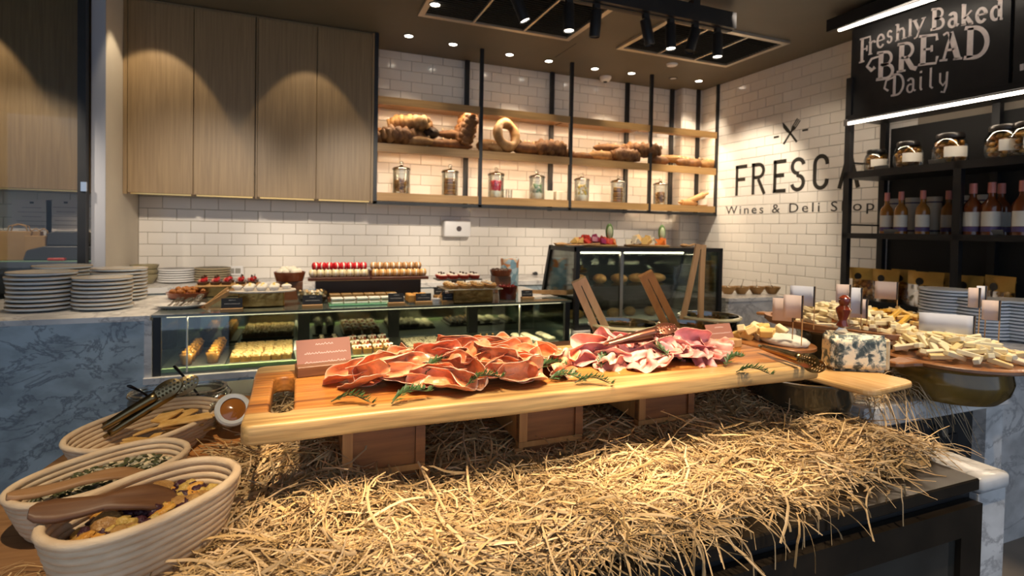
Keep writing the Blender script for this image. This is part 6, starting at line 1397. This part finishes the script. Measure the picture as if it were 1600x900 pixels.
# dried fruit, one by one
DF = []
for nm, c1, c2_ in (('fig', (.34, .17, .05), (.52, .30, .10)), ('raisin', (.035, .012, .022), (.07, .02, .03)), ('apricot', (.62, .26, .04), (.74, .40, .08)), ('sultana', (.50, .32, .07), (.62, .42, .12))):
    m = mat('dried_'+nm, c1, .35, col2=c2_, scale=70, bump=.6, bscale=110)
    for v in range(2):
        b = MB()
        if nm == 'fig': b.ball((0, 0, .009), (.021, .019, .010), 12, 7, 0, .12)
        elif nm == 'apricot': b.ball((0, 0, .006), (.022, .015, .007), 12, 6, 0, .15)
        else: b.ball((0, 0, .007), (.013, .010, .008), 9, 6, 0, .22)
        DF.append((nm, b.mesh(nm, m, smooth='all')))
rs = np.random.default_rng(2)
lab3 = {'fig': 'wrinkled dried fig half', 'raisin': 'wrinkled black raisin', 'apricot': 'orange dried apricot piece', 'sultana': 'golden sultana cluster'}
for k in range(120):
    a = k*2.39996; r = math.sqrt((k+.5)/120); u, v = .100*r*math.cos(a), .058*r*math.sin(a)
    i = rs.choice(8, p=[.05, .05, .25, .25, .07, .07, .13, .13]); nm, me = DF[i]; x, y = in_basket(b3, u, v)
    put('dried_'+nm, me, None, (x, y, ZBK+H3*.60+.012*(1-r)+rs.uniform(-.004, .008)), (rs.uniform(-.5, .5), rs.uniform(-.5, .5), rs.uniform(0, 6)), lab3[nm]+' in nearest basket', 'dried fruit', 'dried %ss in the nearest basket' % nm)
sf = MB().prism(oval(.108, .064, 32, 2.35), .0, H3*.58).build('fruit_layer', mat('fruit_fill', (.20, .09, .03), .6, col2=(.06, .02, .02), scale=60, bump=.6), loc=(b3.location.x, b3.location.y, ZBK+.009), rot=(0, 0, b3.rotation_euler.z), label='deep layer of mixed dried fruit inside nearest basket', cat='dried fruit'); sf['kind'] = 'stuff'
# pumpkin seeds
sd_ = MB(); sd_.prism(oval(.112, .066, 28, 2.35), .009, H2*.62, 3)
for k in range(700):
    a = random.uniform(0, 6.28); r = math.sqrt(random.random()); sd_.ball((.112*r*math.cos(a), .066*r*math.sin(a), H2*.62+random.uniform(-.002, .010)), (.0085, .0045, .0022), 6, 4, random.choice([0, 0, 1, 2]), 0, rotm(random.uniform(0, 6), random.uniform(-.5, .5), random.uniform(-.5, .5)))
sd_.build('mixed_seeds', [mat('pumpkin_seed', (.07, .075, .03), .45), mat('sunflower_seed', (.34, .31, .22), .5), mat('pale_seed', (.66, .54, .34), .5), mat('seed_fill', (.10, .09, .05), .7)], smooth=True, loc=(b2.location.x, b2.location.y, ZBK), rot=(0, 0, b2.rotation_euler.z), label='green pumpkin seeds and pale seeds filling middle basket', cat='seeds', kind='stuff')
# crackers
M_crk = mat('cracker', (.66, .40, .13), .6, col2=(.54, .29, .07), scale=45, bump=.4, bscale=70)
ckm = [MB().prism([(0, 0), (.085, .012), (.07, .055), (.01, .04)], 0, .005).mesh('cracker', M_crk, bevel=.0012), MB().prism([(0, 0), (.11, .0), (.10, .032), (.005, .028)], 0, .005).mesh('cracker', M_crk, bevel=.0012)]
for k in range(16):
    u, v = random.uniform(-.10, .03), random.uniform(-.07, .02); x, y = in_basket(b1, u, v)
    put('flat_cracker', ckm[k % 2], None, (x, y, ZBK+.018+.0036*k), (random.uniform(-.25, .15), random.uniform(-.2, .2), random.uniform(-.3, 1.2)), 'golden flat cracker in farthest basket', 'cracker', 'crackers in the farthest basket')
for k, (px, py, qx, qy, lb) in enumerate(((140, 680, 200, 626, 'bronze perforated tongs leaning in cracker basket, left one'), (170, 678, 243, 620, 'bronze perforated tongs leaning in cracker basket, right one'))):
    a = onZ(px, py, ZBK+.045); bq = onZ(qx, qy, .985); d = bq-a; L = .205
    perf_tongs(lb, L, M_btong, a, (PI/2*.75, -math.asin(min(.5, d.z/d.length)), math.atan2(d.y, d.x)), .008)
# wooden scoops
M_scoop = wood_mat('scoop_wood', (.40, .22, .10), (.28, .14, .055), axis=0, scale=6, rough=.5); M_scoopd = wood_mat('dark_scoop_wood', (.17, .075, .03), (.10, .04, .016), axis=0, scale=6, rough=.5)
def scoop(p, q, w0, wm, w1, m, label, drop=.0):
    """flat carved paddle from p (handle end) to q (bowl end)"""
    p, q = Vector(p), Vector(q); d = q-p; L = d.length; b = MB(); P = []; n = 24
    for i in range(n+1):
        u = i/n; w = (w0 if u < .35 else wm if u < .5 else w1)
        w = np.interp(u, [0, .04, .16, .30, .46, .62, .80, .95, 1], [w0*.35, w0*.75, w0, w0*.85, wm, w1*.8, w1, w1*.75, w1*.3])
        bow = .010*math.sin(PI*u)-.006*math.sin(2*PI*u)-drop*max(0, u-.5)**2
        hollow = .006*max(0, math.sin(PI*(u-.5)/.5)) if u > .5 else 0
        P.append([Vector((u*L, -w, bow-.003)), Vector((u*L, -w, bow+.003)), Vector((u*L, -w*.5, bow+.004-hollow*.7)), Vector((u*L, 0, bow+.004-hollow)), Vector((u*L, w*.5, bow+.004-hollow*.7)), Vector((u*L, w, bow+.003)), Vector((u*L, w, bow-.003)), Vector((u*L, 0, bow-.007)), Vector((u*L, -w, bow-.003))])
    b.grid(P); b.add(P[0][:8], [tuple(range(7, -1, -1))]); b.add(P[-1][:8], [tuple(range(8))])
    o = b.build('wooden_scoop', m, smooth='all', loc=p, label=label, cat='scoop'); o.rotation_euler = (0, -math.asin(d.z/L), math.atan2(d.y, d.x))
    return o
o = scoop(onZ(10, 776, .958), onZ(236, 742, .925), .013, .010, .016, M_scoop, 'pale wooden scoop lying across the seed basket'); o.rotation_euler.x = .25
o = scoop(onZ(44, 802, .992), onZ(278, 782, .952), .020, .013, .024, M_scoopd, 'dark wooden scoop lying across the dried fruit basket'); o.rotation_euler.x = .45
# ------------------------------------------------------------------ clip-top jars
M_jam = mat('dark_jam', (.10, .03, .012), .15, coat=.5); M_jamo = mat('amber_jam', (.28, .10, .02), .15, coat=.5)
def clip_jar(px, py, rz_, R, H, label, jam, spoon_to, lab2):
    q = onZ(px, py, rz_); z0 = rz_-H; t = thing('clip_jar', label, 'jar', (q.x, q.y, z0))
    MB().lathe([(0, 0), (R*.9, 0), (R*.98, .008), (R*.98, H*.72), (R*.86, H*.86), (R*.94, H*.95), (R*.98, H), (R*.86, H), (R*.80, H*.86), (R*.92, H*.70), (R*.92, .01), (0, .006)], 32).build('body', M_jar, t, smooth=True)
    MB().lathe([(0, .008), (R*.90, .012), (R*.90, H*.62), (0, H*.64)], 28).build('preserve', jam, t, smooth=True)
    ring_ = [(R*.99*math.cos(2*PI*k/24), R*.99*math.sin(2*PI*k/24), H*.90) for k in range(25)]; MB().tube(ring_, .0022, 6).build('wire_clip', M_steel, t, smooth='all')
    MB().tube([(R*1.0, 0, H*.9), (R*1.12, .01, H*.75), (R*1.05, .0, H*.6)], .0022, 6).build('latch', M_steel, t, smooth='all')
    e = onZ(*spoon_to, rz_+.055); sp0 = Vector((q.x, q.y, z0+H*.66)); MB().tube([sp0, sp0.lerp(e, .5)+Vector((0, 0, .004)), e], [.004, .004, .0065], 8, flat=.5).ball(sp0, (.014, .014, .006), 10, 6).build('jar_spoon', mat('dark_steel', (.06, .06, .065), .25, metal=.8), smooth='all', label=lab2, cat='spoon')
    return t
cj = clip_jar(312, 604, .935, .072, .083, 'open clip-top glass jar of dark jam behind cracker basket', M_jam, (272, 572), 'dark steel spoon standing in the right jam jar')
clip_jar(240, 611, .930, .062, .078, 'open clip-top glass jar half hidden behind cracker basket', M_jamo, (202, 603), 'dark steel spoon standing in the left jam jar')
q = onZ(364, 640, .955); jl = thing('clip_jar', 'small clip-top jar with open round glass lid by ham board', 'jar', (q.x-.02, q.y+.06, IZ+.03))
MB().lathe([(0, 0), (.036, 0), (.040, .006), (.040, .060), (.034, .070), (.037, .076), (.033, .076), (.030, .068), (.036, .058), (.036, .008), (0, .005)], 28).build('body', M_jar, jl, smooth=True)
ld = MB().lathe([(.028, .004), (.036, .006), (.040, .002), (.040, -.006), (.034, -.010), (.028, -.008)], 32, closed=True).build('lid', mat('clear_rim', (.55, .56, .55), .1, coat=.8), jl, smooth=True, loc=(.02, -.06, q.z-IZ-.03), rot=(.95, 0, .25))
MB().lathe([(.028, .0), (.016, .006), (0, .008)], 28).build('lid_centre', M_jamo, ld, smooth=True)
MB().tube([(.0, -.034, .07), (.01, -.045, .08), (.016, -.052, q.z-IZ-.06)], .0018, 6).build('hinge_wire', M_steel, jl, smooth='all')
q = onZ(352, 690, .885); MB().prism(wobble_rect(.05, .11, .01), 0, .014).build('wood_offcut', wood_mat('orange_offcut', (.44, .19, .05), (.32, .12, .03), axis=1, scale=4), bevel=.002, loc=(q.x-.005, q.y+.07, IZ+.045), rot=(.35, .1, -.15), label='orange wooden offcut between baskets and ham board', cat='board')
# ------------------------------------------------------------------ glass bowls with tongs behind the board
M_bowlg = glass_mat('salad_bowl_glass', (.66, .62, .42), .22, .03)
M_stand = thing('bowl_stand', 'low wooden stand under the glass bowls behind ham board', 'stand', (1.25, 1.63, IZ+.001)); MB().b2(-.36, .42, -.16, .34, .075, .09).build('top', M_ris, M_stand); 
for s in (-1, 1): MB().b2(s*.28-.02, s*.28+.02, -.14, .14, 0, .0745).build('leg', M_ris, M_stand)
SZ = IZ+.0915
def glass_bowl(px, py, rz_, R, label, fillm, Y=None):
    q = onZ(px, py, rz_); H = rz_-SZ; t = thing('glass_bowl', label, 'bowl', (q.x, q.y, SZ))
    MB().lathe([(0, 0), (R*.80, 0), (R*.93, .01), (R*.97, H*.5), (R*.97, H-.012), (R*1.03, H-.006), (R*1.02, H), (R*.96, H), (R*.93, H-.014), (R*.93, .012), (0, .008)], 40).build('body', M_bowlg, t, smooth=True)
    MB().lathe([(R*.95, H+.001), (R*1.035, H-.001), (R*1.05, H-.006), (R*1.03, H-.012), (R*.98, H-.014)], 40, closed=True).build('rim', mat('glass_rim', (.46, .43, .28), .06, coat=.9), t, smooth=True)
    MB().lathe([(0, .010), (R*.90, .012), (R*.91, H*.62), (R*.5, H*.76), (0, H*.78)], 28).build('filling', fillm, t, smooth='all')
    return t, q
M_slaw = mat('pale_salad', (.56, .50, .36), .5, col2=(.40, .36, .24), scale=40, bump=.6); M_olive = mat('brown_salad', (.24, .12, .035), .35, col2=(.36, .20, .06), scale=40, bump=.6)
g1, q1 = glass_bowl(974, 504, 1.065, .125, 'clear glass bowl with pale wooden tongs, nearest the fridge end', M_slaw)
g2, q2 = glass_bowl(1080, 507, 1.045, .124, 'clear glass bowl with brown wooden tongs behind pink ham', M_olive)
g3, q3 = glass_bowl(1108, 492, 1.040, .130, 'clear glass bowl with upright tongs, farthest of three', M_olive)
def bowl_tongs(end, grip, w, label, m, spread, th=.010, Y=0):
    """two flat bars joined at the grip end and standing in a bowl"""
    e, g = Vector(end), Vector(grip); d = g-e; L = d.length; t = thing('wooden_tongs', label, 'tongs', e)
    zax = d.normalized(); xax = RT-zax*RT.dot(zax); xax.normalize(); yax = zax.cross(xax)
    for s in (-1, 1):
        b = MB(); P = []
        for i in range(7):
            u = i/6; off = s*(spread*(1-u)**1.3+th*.55); c_ = zax*(L*u)+xax*off; hw_ = w/2*(1-.10*u)
            P.append([c_+yax*a*hw_+xax*bq*th/2 for a, bq in ((-1, -1), (1, -1), (1, 1), (-1, 1), (-1, -1))])
        b.grid(P); b.add(P[0][:4], [(3, 2, 1, 0)]); b.add(P[-1][:4], [(0, 1, 2, 3)]); b.build('arm', m, t)
    MB().box(zax*(L-.012), (.006, w*.8, .02), 0, Matrix((xax, yax, zax)).transposed()).build('joint', m, t)
M_tg1 = wood_mat('pale_tongs', (.60, .42, .24), (.50, .32, .17), axis=2, scale=3); M_tg2 = wood_mat('brown_tongs', (.46, .23, .07), (.32, .14, .04), axis=2, scale=3); M_tg3 = wood_mat('honey_tongs', (.56, .33, .13), (.44, .24, .08), axis=2, scale=3)
def toward(px, py, q): 
    """point on the pixel's sight line at the depth of q"""
    d = ray(px, py); return CP+d*(q.y/d.y)
bowl_tongs(toward(947, 513, q1)-Vector((0, 0, .04)), toward(904, 437, q1), .022, 'pale wooden tongs leaning left in the first glass bowl', M_tg1, .004, .026)
bowl_tongs(toward(1057, 515, q2)-Vector((0, 0, .03)), toward(1008, 427, q2), .026, 'brown wooden tongs leaning left in the second glass bowl', M_tg2, .003, .026)
bowl_tongs(toward(1080, 497, q3)-Vector((0, 0, .03)), toward(1095, 382, q3), .02, 'honey wooden tongs standing upright in the third bowl', M_tg3, .030, .021)
# ------------------------------------------------------------------ cheese side
M_dkpot = mat('dark_glaze', (.022, .022, .016), .12, coat=.7, col2=(.05, .035, .014), scale=9); M_brpot = mat('brown_glaze', (.22, .125, .02), .15, coat=.6, col2=(.08, .045, .010), scale=7, distort=1)
def pot(x, y, z0, R, H, m, label):
    t = thing('glazed_pot', label, 'pot', (x, y, z0)); MB().lathe([(0, 0), (R*.80, 0), (R*.95, H*.25), (R, H*.55), (R*.96, H*.86), (R*.99, H*.93), (R*.99, H), (R*.90, H), (R*.88, H*.5), (0, H*.2)], 40).build('body', m, t, smooth=True)
    MB().lathe([(R*.80, 0), (R*.83, .006), (R*.80, .012)], 40).build('foot_ring', m, t, smooth=True); return t
# blue cheese board on a dark pot
P1z = .978
pot(1.425, 1.185, IZ+.001, .150, P1z-IZ-.002, M_dkpot, 'dark glazed pot under the blue cheese board in straw')
M_cb = wood_mat('cheese_board_wood', (.62, .40, .17), (.46, .24, .08), axis=1, scale=4, rough=.4)
cbd = MB().prism(wobble_rect(.115, .325, .035, am=.0), 0, .017).build('cheese_board', M_cb, bevel=.005, bseg=2, loc=(1.470, 1.270, P1z), rot=(0, 0, .12), label='small wooden board holding blue cheese at right end of ham board', cat='board')
CZt = P1z+.0175
MB().lathe([(.05, 0), (.054, .002), (.05, .003), (.046, .001)], 32, closed=True).build('groove_ring', M_dboard, loc=(1.50, 1.045, CZt-.0008), label='round groove carved in the blue cheese board', cat='groove') if False else None
m, N, L = nt('blue_cheese'); bb = N['Principled BSDF']; bb.inputs['Roughness'].default_value = .55; bb.inputs['Subsurface Weight'].default_value = .1
tc = N.new('ShaderNodeTexCoord'); n1 = N.new('ShaderNodeTexNoise'); n1.inputs['Scale'].default_value = 42; n1.inputs['Detail'].default_value = 5; n1.inputs['Roughness'].default_value = .6; n1.inputs['Distortion'].default_value = .4; L.new(tc.outputs['Object'], n1.inputs['Vector'])
rp = N.new('ShaderNodeValToRGB'); el = rp.color_ramp.elements; el[0].position = .41; el[0].color = (.045, .065, .065, 1); el[1].position = .62; el[1].color = (.80, .70, .50, 1); e_ = el.new(.48); e_.color = (.26, .28, .25, 1); e_ = el.new(.535); e_.color = (.76, .68, .50, 1); L.new(n1.outputs['Fac'], rp.inputs[0]); L.new(rp.outputs[0], bb.inputs['Base Color'])
bp = N.new('ShaderNodeBump'); bp.inputs['Strength'].default_value = .5; bp.inputs['Distance'].default_value = .004; L.new(n1.outputs['Fac'], bp.inputs['Height']); L.new(bp.outputs[0], bb.inputs['Normal'])
bcq = onZ(1330, 578, CZt); bch = thing('blue_cheese', 'tall wedge of blue veined cheese on small wooden board', 'cheese', (bcq.x+.02, bcq.y+.005, CZt), -.42)
bmc = bmesh.new(); poly = [(-.085, -.035), (.075, -.045), (.090, .02), (.04, .055), (-.080, .045)]
vs0 = [bmc.verts.new((x, y, 0)) for x, y in poly]; vs1 = [bmc.verts.new((x*.97, y*.97, .105+.008*math.sin(i*2))) for i, (x, y) in enumerate(poly)]
bmc.faces.new(vs0[::-1]); bmc.faces.new(vs1)
for i in range(5): j = (i+1) % 5; bmc.faces.new((vs0[i], vs0[j], vs1[j], vs1[i]))
bmesh.ops.bevel(bmc, geom=list(bmc.edges), offset=.010, segments=2, affect='EDGES'); bmesh.ops.subdivide_edges(bmc, edges=[e for e in bmc.edges if e.calc_length() > .025], cuts=5, use_grid_fill=True)
for v in bmc.verts:
    if v.co.z > .006: v.co += Vector((random.uniform(-1, 1), random.uniform(-1, 1), random.uniform(-1, 1)))*.0016
mec = bpy.data.meshes.new('blue_cheese'); bmc.to_mesh(mec); bmc.free(); mec.materials.append(m); mec.polygons.foreach_set('use_smooth', [True]*len(mec.polygons)); put('paste', mec, bch)
rind = MB().prism([(.066, -.044), (.084, -.036), (.095, .02), (.045, .060), (.030, .052), (.078, .012)], .004, .100).build('rind', mat('cheese_rind', (.62, .48, .30), .7, col2=(.48, .36, .22), scale=30, bump=.5), bch, bevel=.006)
kn = thing('cheese_knife', 'cheese knife with turned red-brown handle stuck in blue cheese', 'knife', (bcq.x-.008, bcq.y+.030, CZt+.095), rot=(.06, .02, -.3))
MB().lathe([(.011, .030), (.017, .036), (.013, .046), (.012, .056), (.020, .078), (.021, .088), (.012, .098), (.017, .112), (.016, .122), (.006, .130), (0, .131)], 24).build('handle', mat('lacquered_wood', (.15, .025, .010), .12, coat=.8), kn, smooth=True)
MB().prism([(-.030, -.02), (.030, -.02), (.026, .012), (.010, .030), (-.010, .030), (-.026, .012)], -.001, .001, T=Matrix(((1, 0, 0, 0), (0, 0, 1, 0), (0, 1, 0, 0), (0, 0, 0, 1)))).build('blade', M_steel, kn)
# soft cheese with cubes behind the tongs
M_traywood = wood_mat('tray_wood', (.36, .15, .045), (.24, .085, .025), axis=0, scale=4, rough=.35, coat=.3)
CPZ = 1.003; cpl = thing('chunk_platter', 'small wooden platter of cheese chunks and soft cheese', 'platter', (1.645, 1.48, C2Z+.0005))
MB().b2(-.035, .06, -.05, .05, 0, CPZ-C2Z-.0165).build('riser', M_ris, cpl); MB().prism(oval(.125, .150, 36, 2.4), CPZ-C2Z-.016, CPZ-C2Z-.001).build('plate', M_traywood, cpl, bevel=.003)
softm = MB().lathe([(0, 0), (.062, 0), (.070, .010), (.060, .026), (.030, .036), (0, .034)], 22, sx=.80, sy=1.25)
for i_, v_ in enumerate(softm.v):
    nv = noise.noise_vector(Vector(v_)*38)*.010; softm.v[i_] = (v_[0]+nv.x, v_[1]+nv.y, max(0, v_[2]+nv.z*(1 if v_[2] > .005 else 0)))
softm.build('soft_cheese', mat('soft_cheese', (.84, .80, .70), .5, col2=(.76, .70, .58), scale=20, bump=.2), smooth='all', loc=(1.645, 1.425, CPZ), rot=(0, 0, .3), label='white soft cheese wedge behind the golden tongs', cat='cheese')
M_chs = [mat('cheese_a', (.80, .60, .28), .5), mat('cheese_b', (.84, .70, .42), .5), mat('cheese_c', (.74, .48, .15), .5)]
cub = [MB().b2(-.022, .022, -.014, .014, 0, .026).mesh('cube', mm, bevel=.003) for mm in M_chs]
for k in range(24):
    lay_ = k//12; q = Vector((random.uniform(1.56, 1.72), random.uniform(1.455, 1.575), CPZ+.001+lay_*.024)); put('cheese_chunk', cub[k % 3], None, (q.x, q.y, q.z), (random.uniform(-.5, .5), random.uniform(-.5, .5), random.uniform(0, 3)), 'pale cheese chunk behind golden tongs', 'cheese', 'cheese chunks behind the golden tongs')
# oval tray of cheese sticks on a dark pot
OTz = 1.055; otq = onZ(1312, 506, OTz)
pot(otq.x+.02, otq.y, C2Z+.0005, .17, OTz-.024-C2Z-.001, M_dkpot, 'dark glazed pot under the oval cheese tray')
ot = thing('oval_tray', 'long oval wooden tray with raised rim heaped with cheese sticks', 'tray', (otq.x, otq.y, OTz-.0235), math.radians(-80))
MB().prism(oval(.285, .15, 48, 2.3), 0, .012).build('base', M_traywood, ot, bevel=.003); MB().ring(oval(.295, .158, 48, 2.3), oval(.270, .135, 48, 2.3), .0122, .030).build('rim', M_traywood, ot)
for s in (-1, 1): MB().box((s*.315, 0, .018), (.06, .05, .014)).build('handle', M_traywood, ot, bevel=.005)
stk_ = [[MB().b2(-l/2, l/2, -.0085, .0085, -.0075, .0075).mesh('stick', mm, bevel=.0018) for l in (.06, .08)] for mm in M_chs+[mat('cheese_pale', (.86, .76, .52), .5), mat('cheese_yellow', (.72, .42, .06), .5)]]
def heap(cx, cy, z, ax, ay, h, n, pool, lb, cat, grp, seed, align=None, ang=0.0):
    rs = np.random.default_rng(seed)
    for k in range(n):
        r = math.sqrt((k+.5)/n); a = k*2.39996; u, v = ax*r*math.cos(a), ay*r*math.sin(a); x, y = cx+u*math.cos(ang)-v*math.sin(ang), cy+u*math.sin(ang)+v*math.cos(ang)
        put('cheese_stick', stk_[pool[rs.integers(len(pool))]][rs.integers(2)], None, (x, y, z+.010+h*(1-r*r)+rs.uniform(0, .006)), (rs.normal(0, .2), rs.normal(0, .25), rs.uniform(0, 6.28) if align is None else rs.normal(align, .6)), lb, cat, grp)
heap(otq.x, otq.y, OTz-.011, .235, .11, .070, 100, [1, 3, 3, 1], 'pale cheese stick on oval tray', 'cheese', 'cheese sticks on the oval tray', 4, None, math.radians(-80))
# round board of cheese sticks on a brown pot
RBz = 1.015; rbq = onZ(1502, 556, RBz)
pot(rbq.x+.01, rbq.y+.05, C2Z+.0005, .175, RBz-.020-C2Z-.001, M_brpot, 'brown glazed pot under the round cheese board')
rb_ = thing('round_board', 'round wooden board with short handle heaped with cheese sticks', 'board', (rbq.x, rbq.y+.03, RBz-.0195))
MB().lathe([(0, 0), (.205, 0), (.215, .006), (.215, .014), (.208, .019), (.196, .019), (.190, .015), (0, .015)], 48).build('disc', M_traywood, rb_, smooth=True)
hd = onZ(1395, 563, RBz)-Vector((rbq.x, rbq.y+.03, RBz)); ha = math.atan2(hd.y, hd.x)
MB().prism([(.19, -.045), (.24, -.030), (.28, -.026), (.30, -.018), (.305, 0), (.30, .018), (.28, .026), (.24, .030), (.19, .045)], .001, .017, T=Matrix.Rotation(ha, 4, 'Z')).build('handle', M_traywood, rb_, bevel=.004)
heap(rbq.x, rbq.y+.03, RBz-.003, .170, .165, .050, 85, [3, 3, 1, 0], 'pale cheese stick on round board', 'cheese', 'cheese sticks on the round board', 6)
# yellow cheese board behind
ybq = onZ(1425, 512, 1.03); yb = thing('cheese_platter', 'wooden platter of deep yellow cheese fingers behind other boards', 'platter', (ybq.x+.05, ybq.y+.12, C2Z+.0005))
MB().b2(-.10, .10, -.08, .08, 0, .128).build('riser', M_black, yb); MB().prism(oval(.24, .15, 40, 2.3), .1285, .145).build('plate', M_traywood, yb, bevel=.004)
heap(ybq.x+.05, ybq.y+.12, C2Z+.146, .20, .12, .045, 48, [4, 4, 2], 'deep yellow cheese finger on rear platter', 'cheese', 'yellow cheese fingers on the rear platter', 8, .6)
# paper flags on sticks
M_flag = mat('flag_paper', (.56, .58, .66), .7); M_flagp = mat('flag_paper_pink', (.58, .46, .42), .7); M_pick = mat('pick_wood', (.55, .33, .14), .6)
def flag(px, py_top, py_bot, wpx, hpx, base, label, m, rz, side=-1):
    d = proj(base)[2]; s = d/CAM_F; Hh = (py_bot-py_top)*s; x = base; t = thing('paper_flag', label, 'flag', base, rz, group='paper flags in the cheeses')
    MB().tube([(0, 0, 0), (.002, 0, Hh)], .0018, 6).build('pick', M_pick, t)
    w, h = wpx*s*1.25, hpx*s*1.2; b = MB(); b.grid([[Vector((side*w*i/6+.002, .003*math.sin(i*.8), zz)) for zz in (Hh-h, Hh)] for i in range(7)]); o = b.build('paper', m, t, smooth='all'); o.modifiers.new('thickness', 'SOLIDIFY').thickness = .0006
    MB().b2(-.003, .003, -.0016, .0016, Hh-h, Hh+.001).build('dark_edge', M_lid, t)
def cheese_pt(px, py, z): return onZ(px, py, z)
for (px, pt, pb, w, h, z, lb, m, rz, sd) in ((1238, 467, 530, 24, 30, CPZ+.03, 'pinkish paper flag in the chunk cheese, front left', M_flagp, -.95, -1), (1252, 462, 540, 22, 30, CPZ+.02, 'pinkish paper flag on bare pick beside the front left flag', M_flagp, -.95, -1), (1271, 448, 515, 28, 26, OTz+.02, 'blue-grey paper flag in the left of oval tray', M_flag, -.95, -1),
        (1327, 445, 505, 16, 24, OTz+.03, 'small white paper flag behind the cheese knife', M_flagp, -.95, -1), (1345, 450, 510, 18, 34, OTz+.02, 'blue-grey paper flag right of the cheese knife', M_flag, -.95, -1), (1354, 468, 510, 26, 25, OTz+.02, 'white paper flag low behind the blue-grey one', M_flagp, -.95, -1),
        (1474, 450, 510, 24, 23, 1.05, 'white paper flag in the yellow cheese fingers', M_flagp, -.95, -1), (1521, 494, 545, 56, 25, RBz+.02, 'wide blue-grey paper flag on the round board', M_flag, -.95, -1), (1560, 470, 535, 18, 26, RBz+.03, 'crinkled white paper flag at right of round board', M_flagp, -.95, -1), (1528, 450, 536, 12, 26, RBz+.025, 'narrow white paper flag behind the wide blue-grey one', M_flagp, -.95, -1), (1538, 447, 534, 10, 26, RBz+.025, 'narrow grey paper flag rear right of round board', M_flag, -.95, -1)):
    flag(px, pt, pb, w, h, cheese_pt(px, pb, z) if 'yellow' not in lb else Vector((ybq.x+.06, ybq.y+.10, C2Z+.165)), lb, m, rz, sd)
# ================================================================== places spelled out where look-alikes share a wording
ORDS = 'first second third fourth fifth sixth seventh eighth ninth tenth eleventh twelfth thirteenth fourteenth fifteenth sixteenth seventeenth eighteenth nineteenth twentieth'.split()
def _ord(i): return ORDS[i] if i < len(ORDS) else 'number %d' % (i+1)
def _spell(objs, lab):
    n = len(objs); P = [o.matrix_basis.translation for o in objs]
    cx = sum(p.x for p in P)/n; cy = sum(p.y for p in P)/n
    if max(math.hypot(p.x-cx, p.y-cy) for p in P) < 0.03:               # a stack
        for i, o in enumerate(sorted(objs, key=lambda o: -o.location.z)): o['label'] = '%s, %s' % (lab, 'topmost' if i == 0 else 'lowest' if i == n-1 else _ord(i)+' from top')
        return
    so = sorted(objs, key=lambda o: o.location.y); rows = [[so[0]]]
    for a, b in zip(so[:-1], so[1:]):
        if b.location.y-a.location.y > 0.014: rows.append([])
        rows[-1].append(b)
    if max(len(r) for r in rows) > 12 or len(rows) > max(6, n/3):
        k = max(1, round(n/8)) if n > 8 else 1; so = sorted(objs, key=lambda o: -proj(o.location)[1]); m = math.ceil(n/k); rows = [so[i*m:(i+1)*m] for i in range(k)]; rows = [r for r in rows if r]
    K = len(rows)
    for j, r in enumerate(rows):
        rn = '' if K == 1 else (['front row', 'back row'][j] if K == 2 else ['front row', 'middle row', 'back row'][j] if K == 3 else ('front row' if j == 0 else 'rearmost row' if j == K-1 else _ord(j)+' row from front'))
        for i, o in enumerate(sorted(r, key=lambda o: proj(o.location)[0])):
            pos = 'leftmost' if i == 0 else 'rightmost' if i == len(r)-1 else _ord(i)+' from left'
            if len(r) == 1: pos = ''
            o['label'] = ', '.join(x for x in (lab, rn, pos) if x)
_by = {}
for o in COL.objects:
    if o.parent is None and 'label' in o and o.get('kind') not in ('structure', 'stuff'): _by.setdefault(o['label'], []).append(o)
for lab, objs in _by.items():
    if len(objs) > 1: _spell(objs, lab)
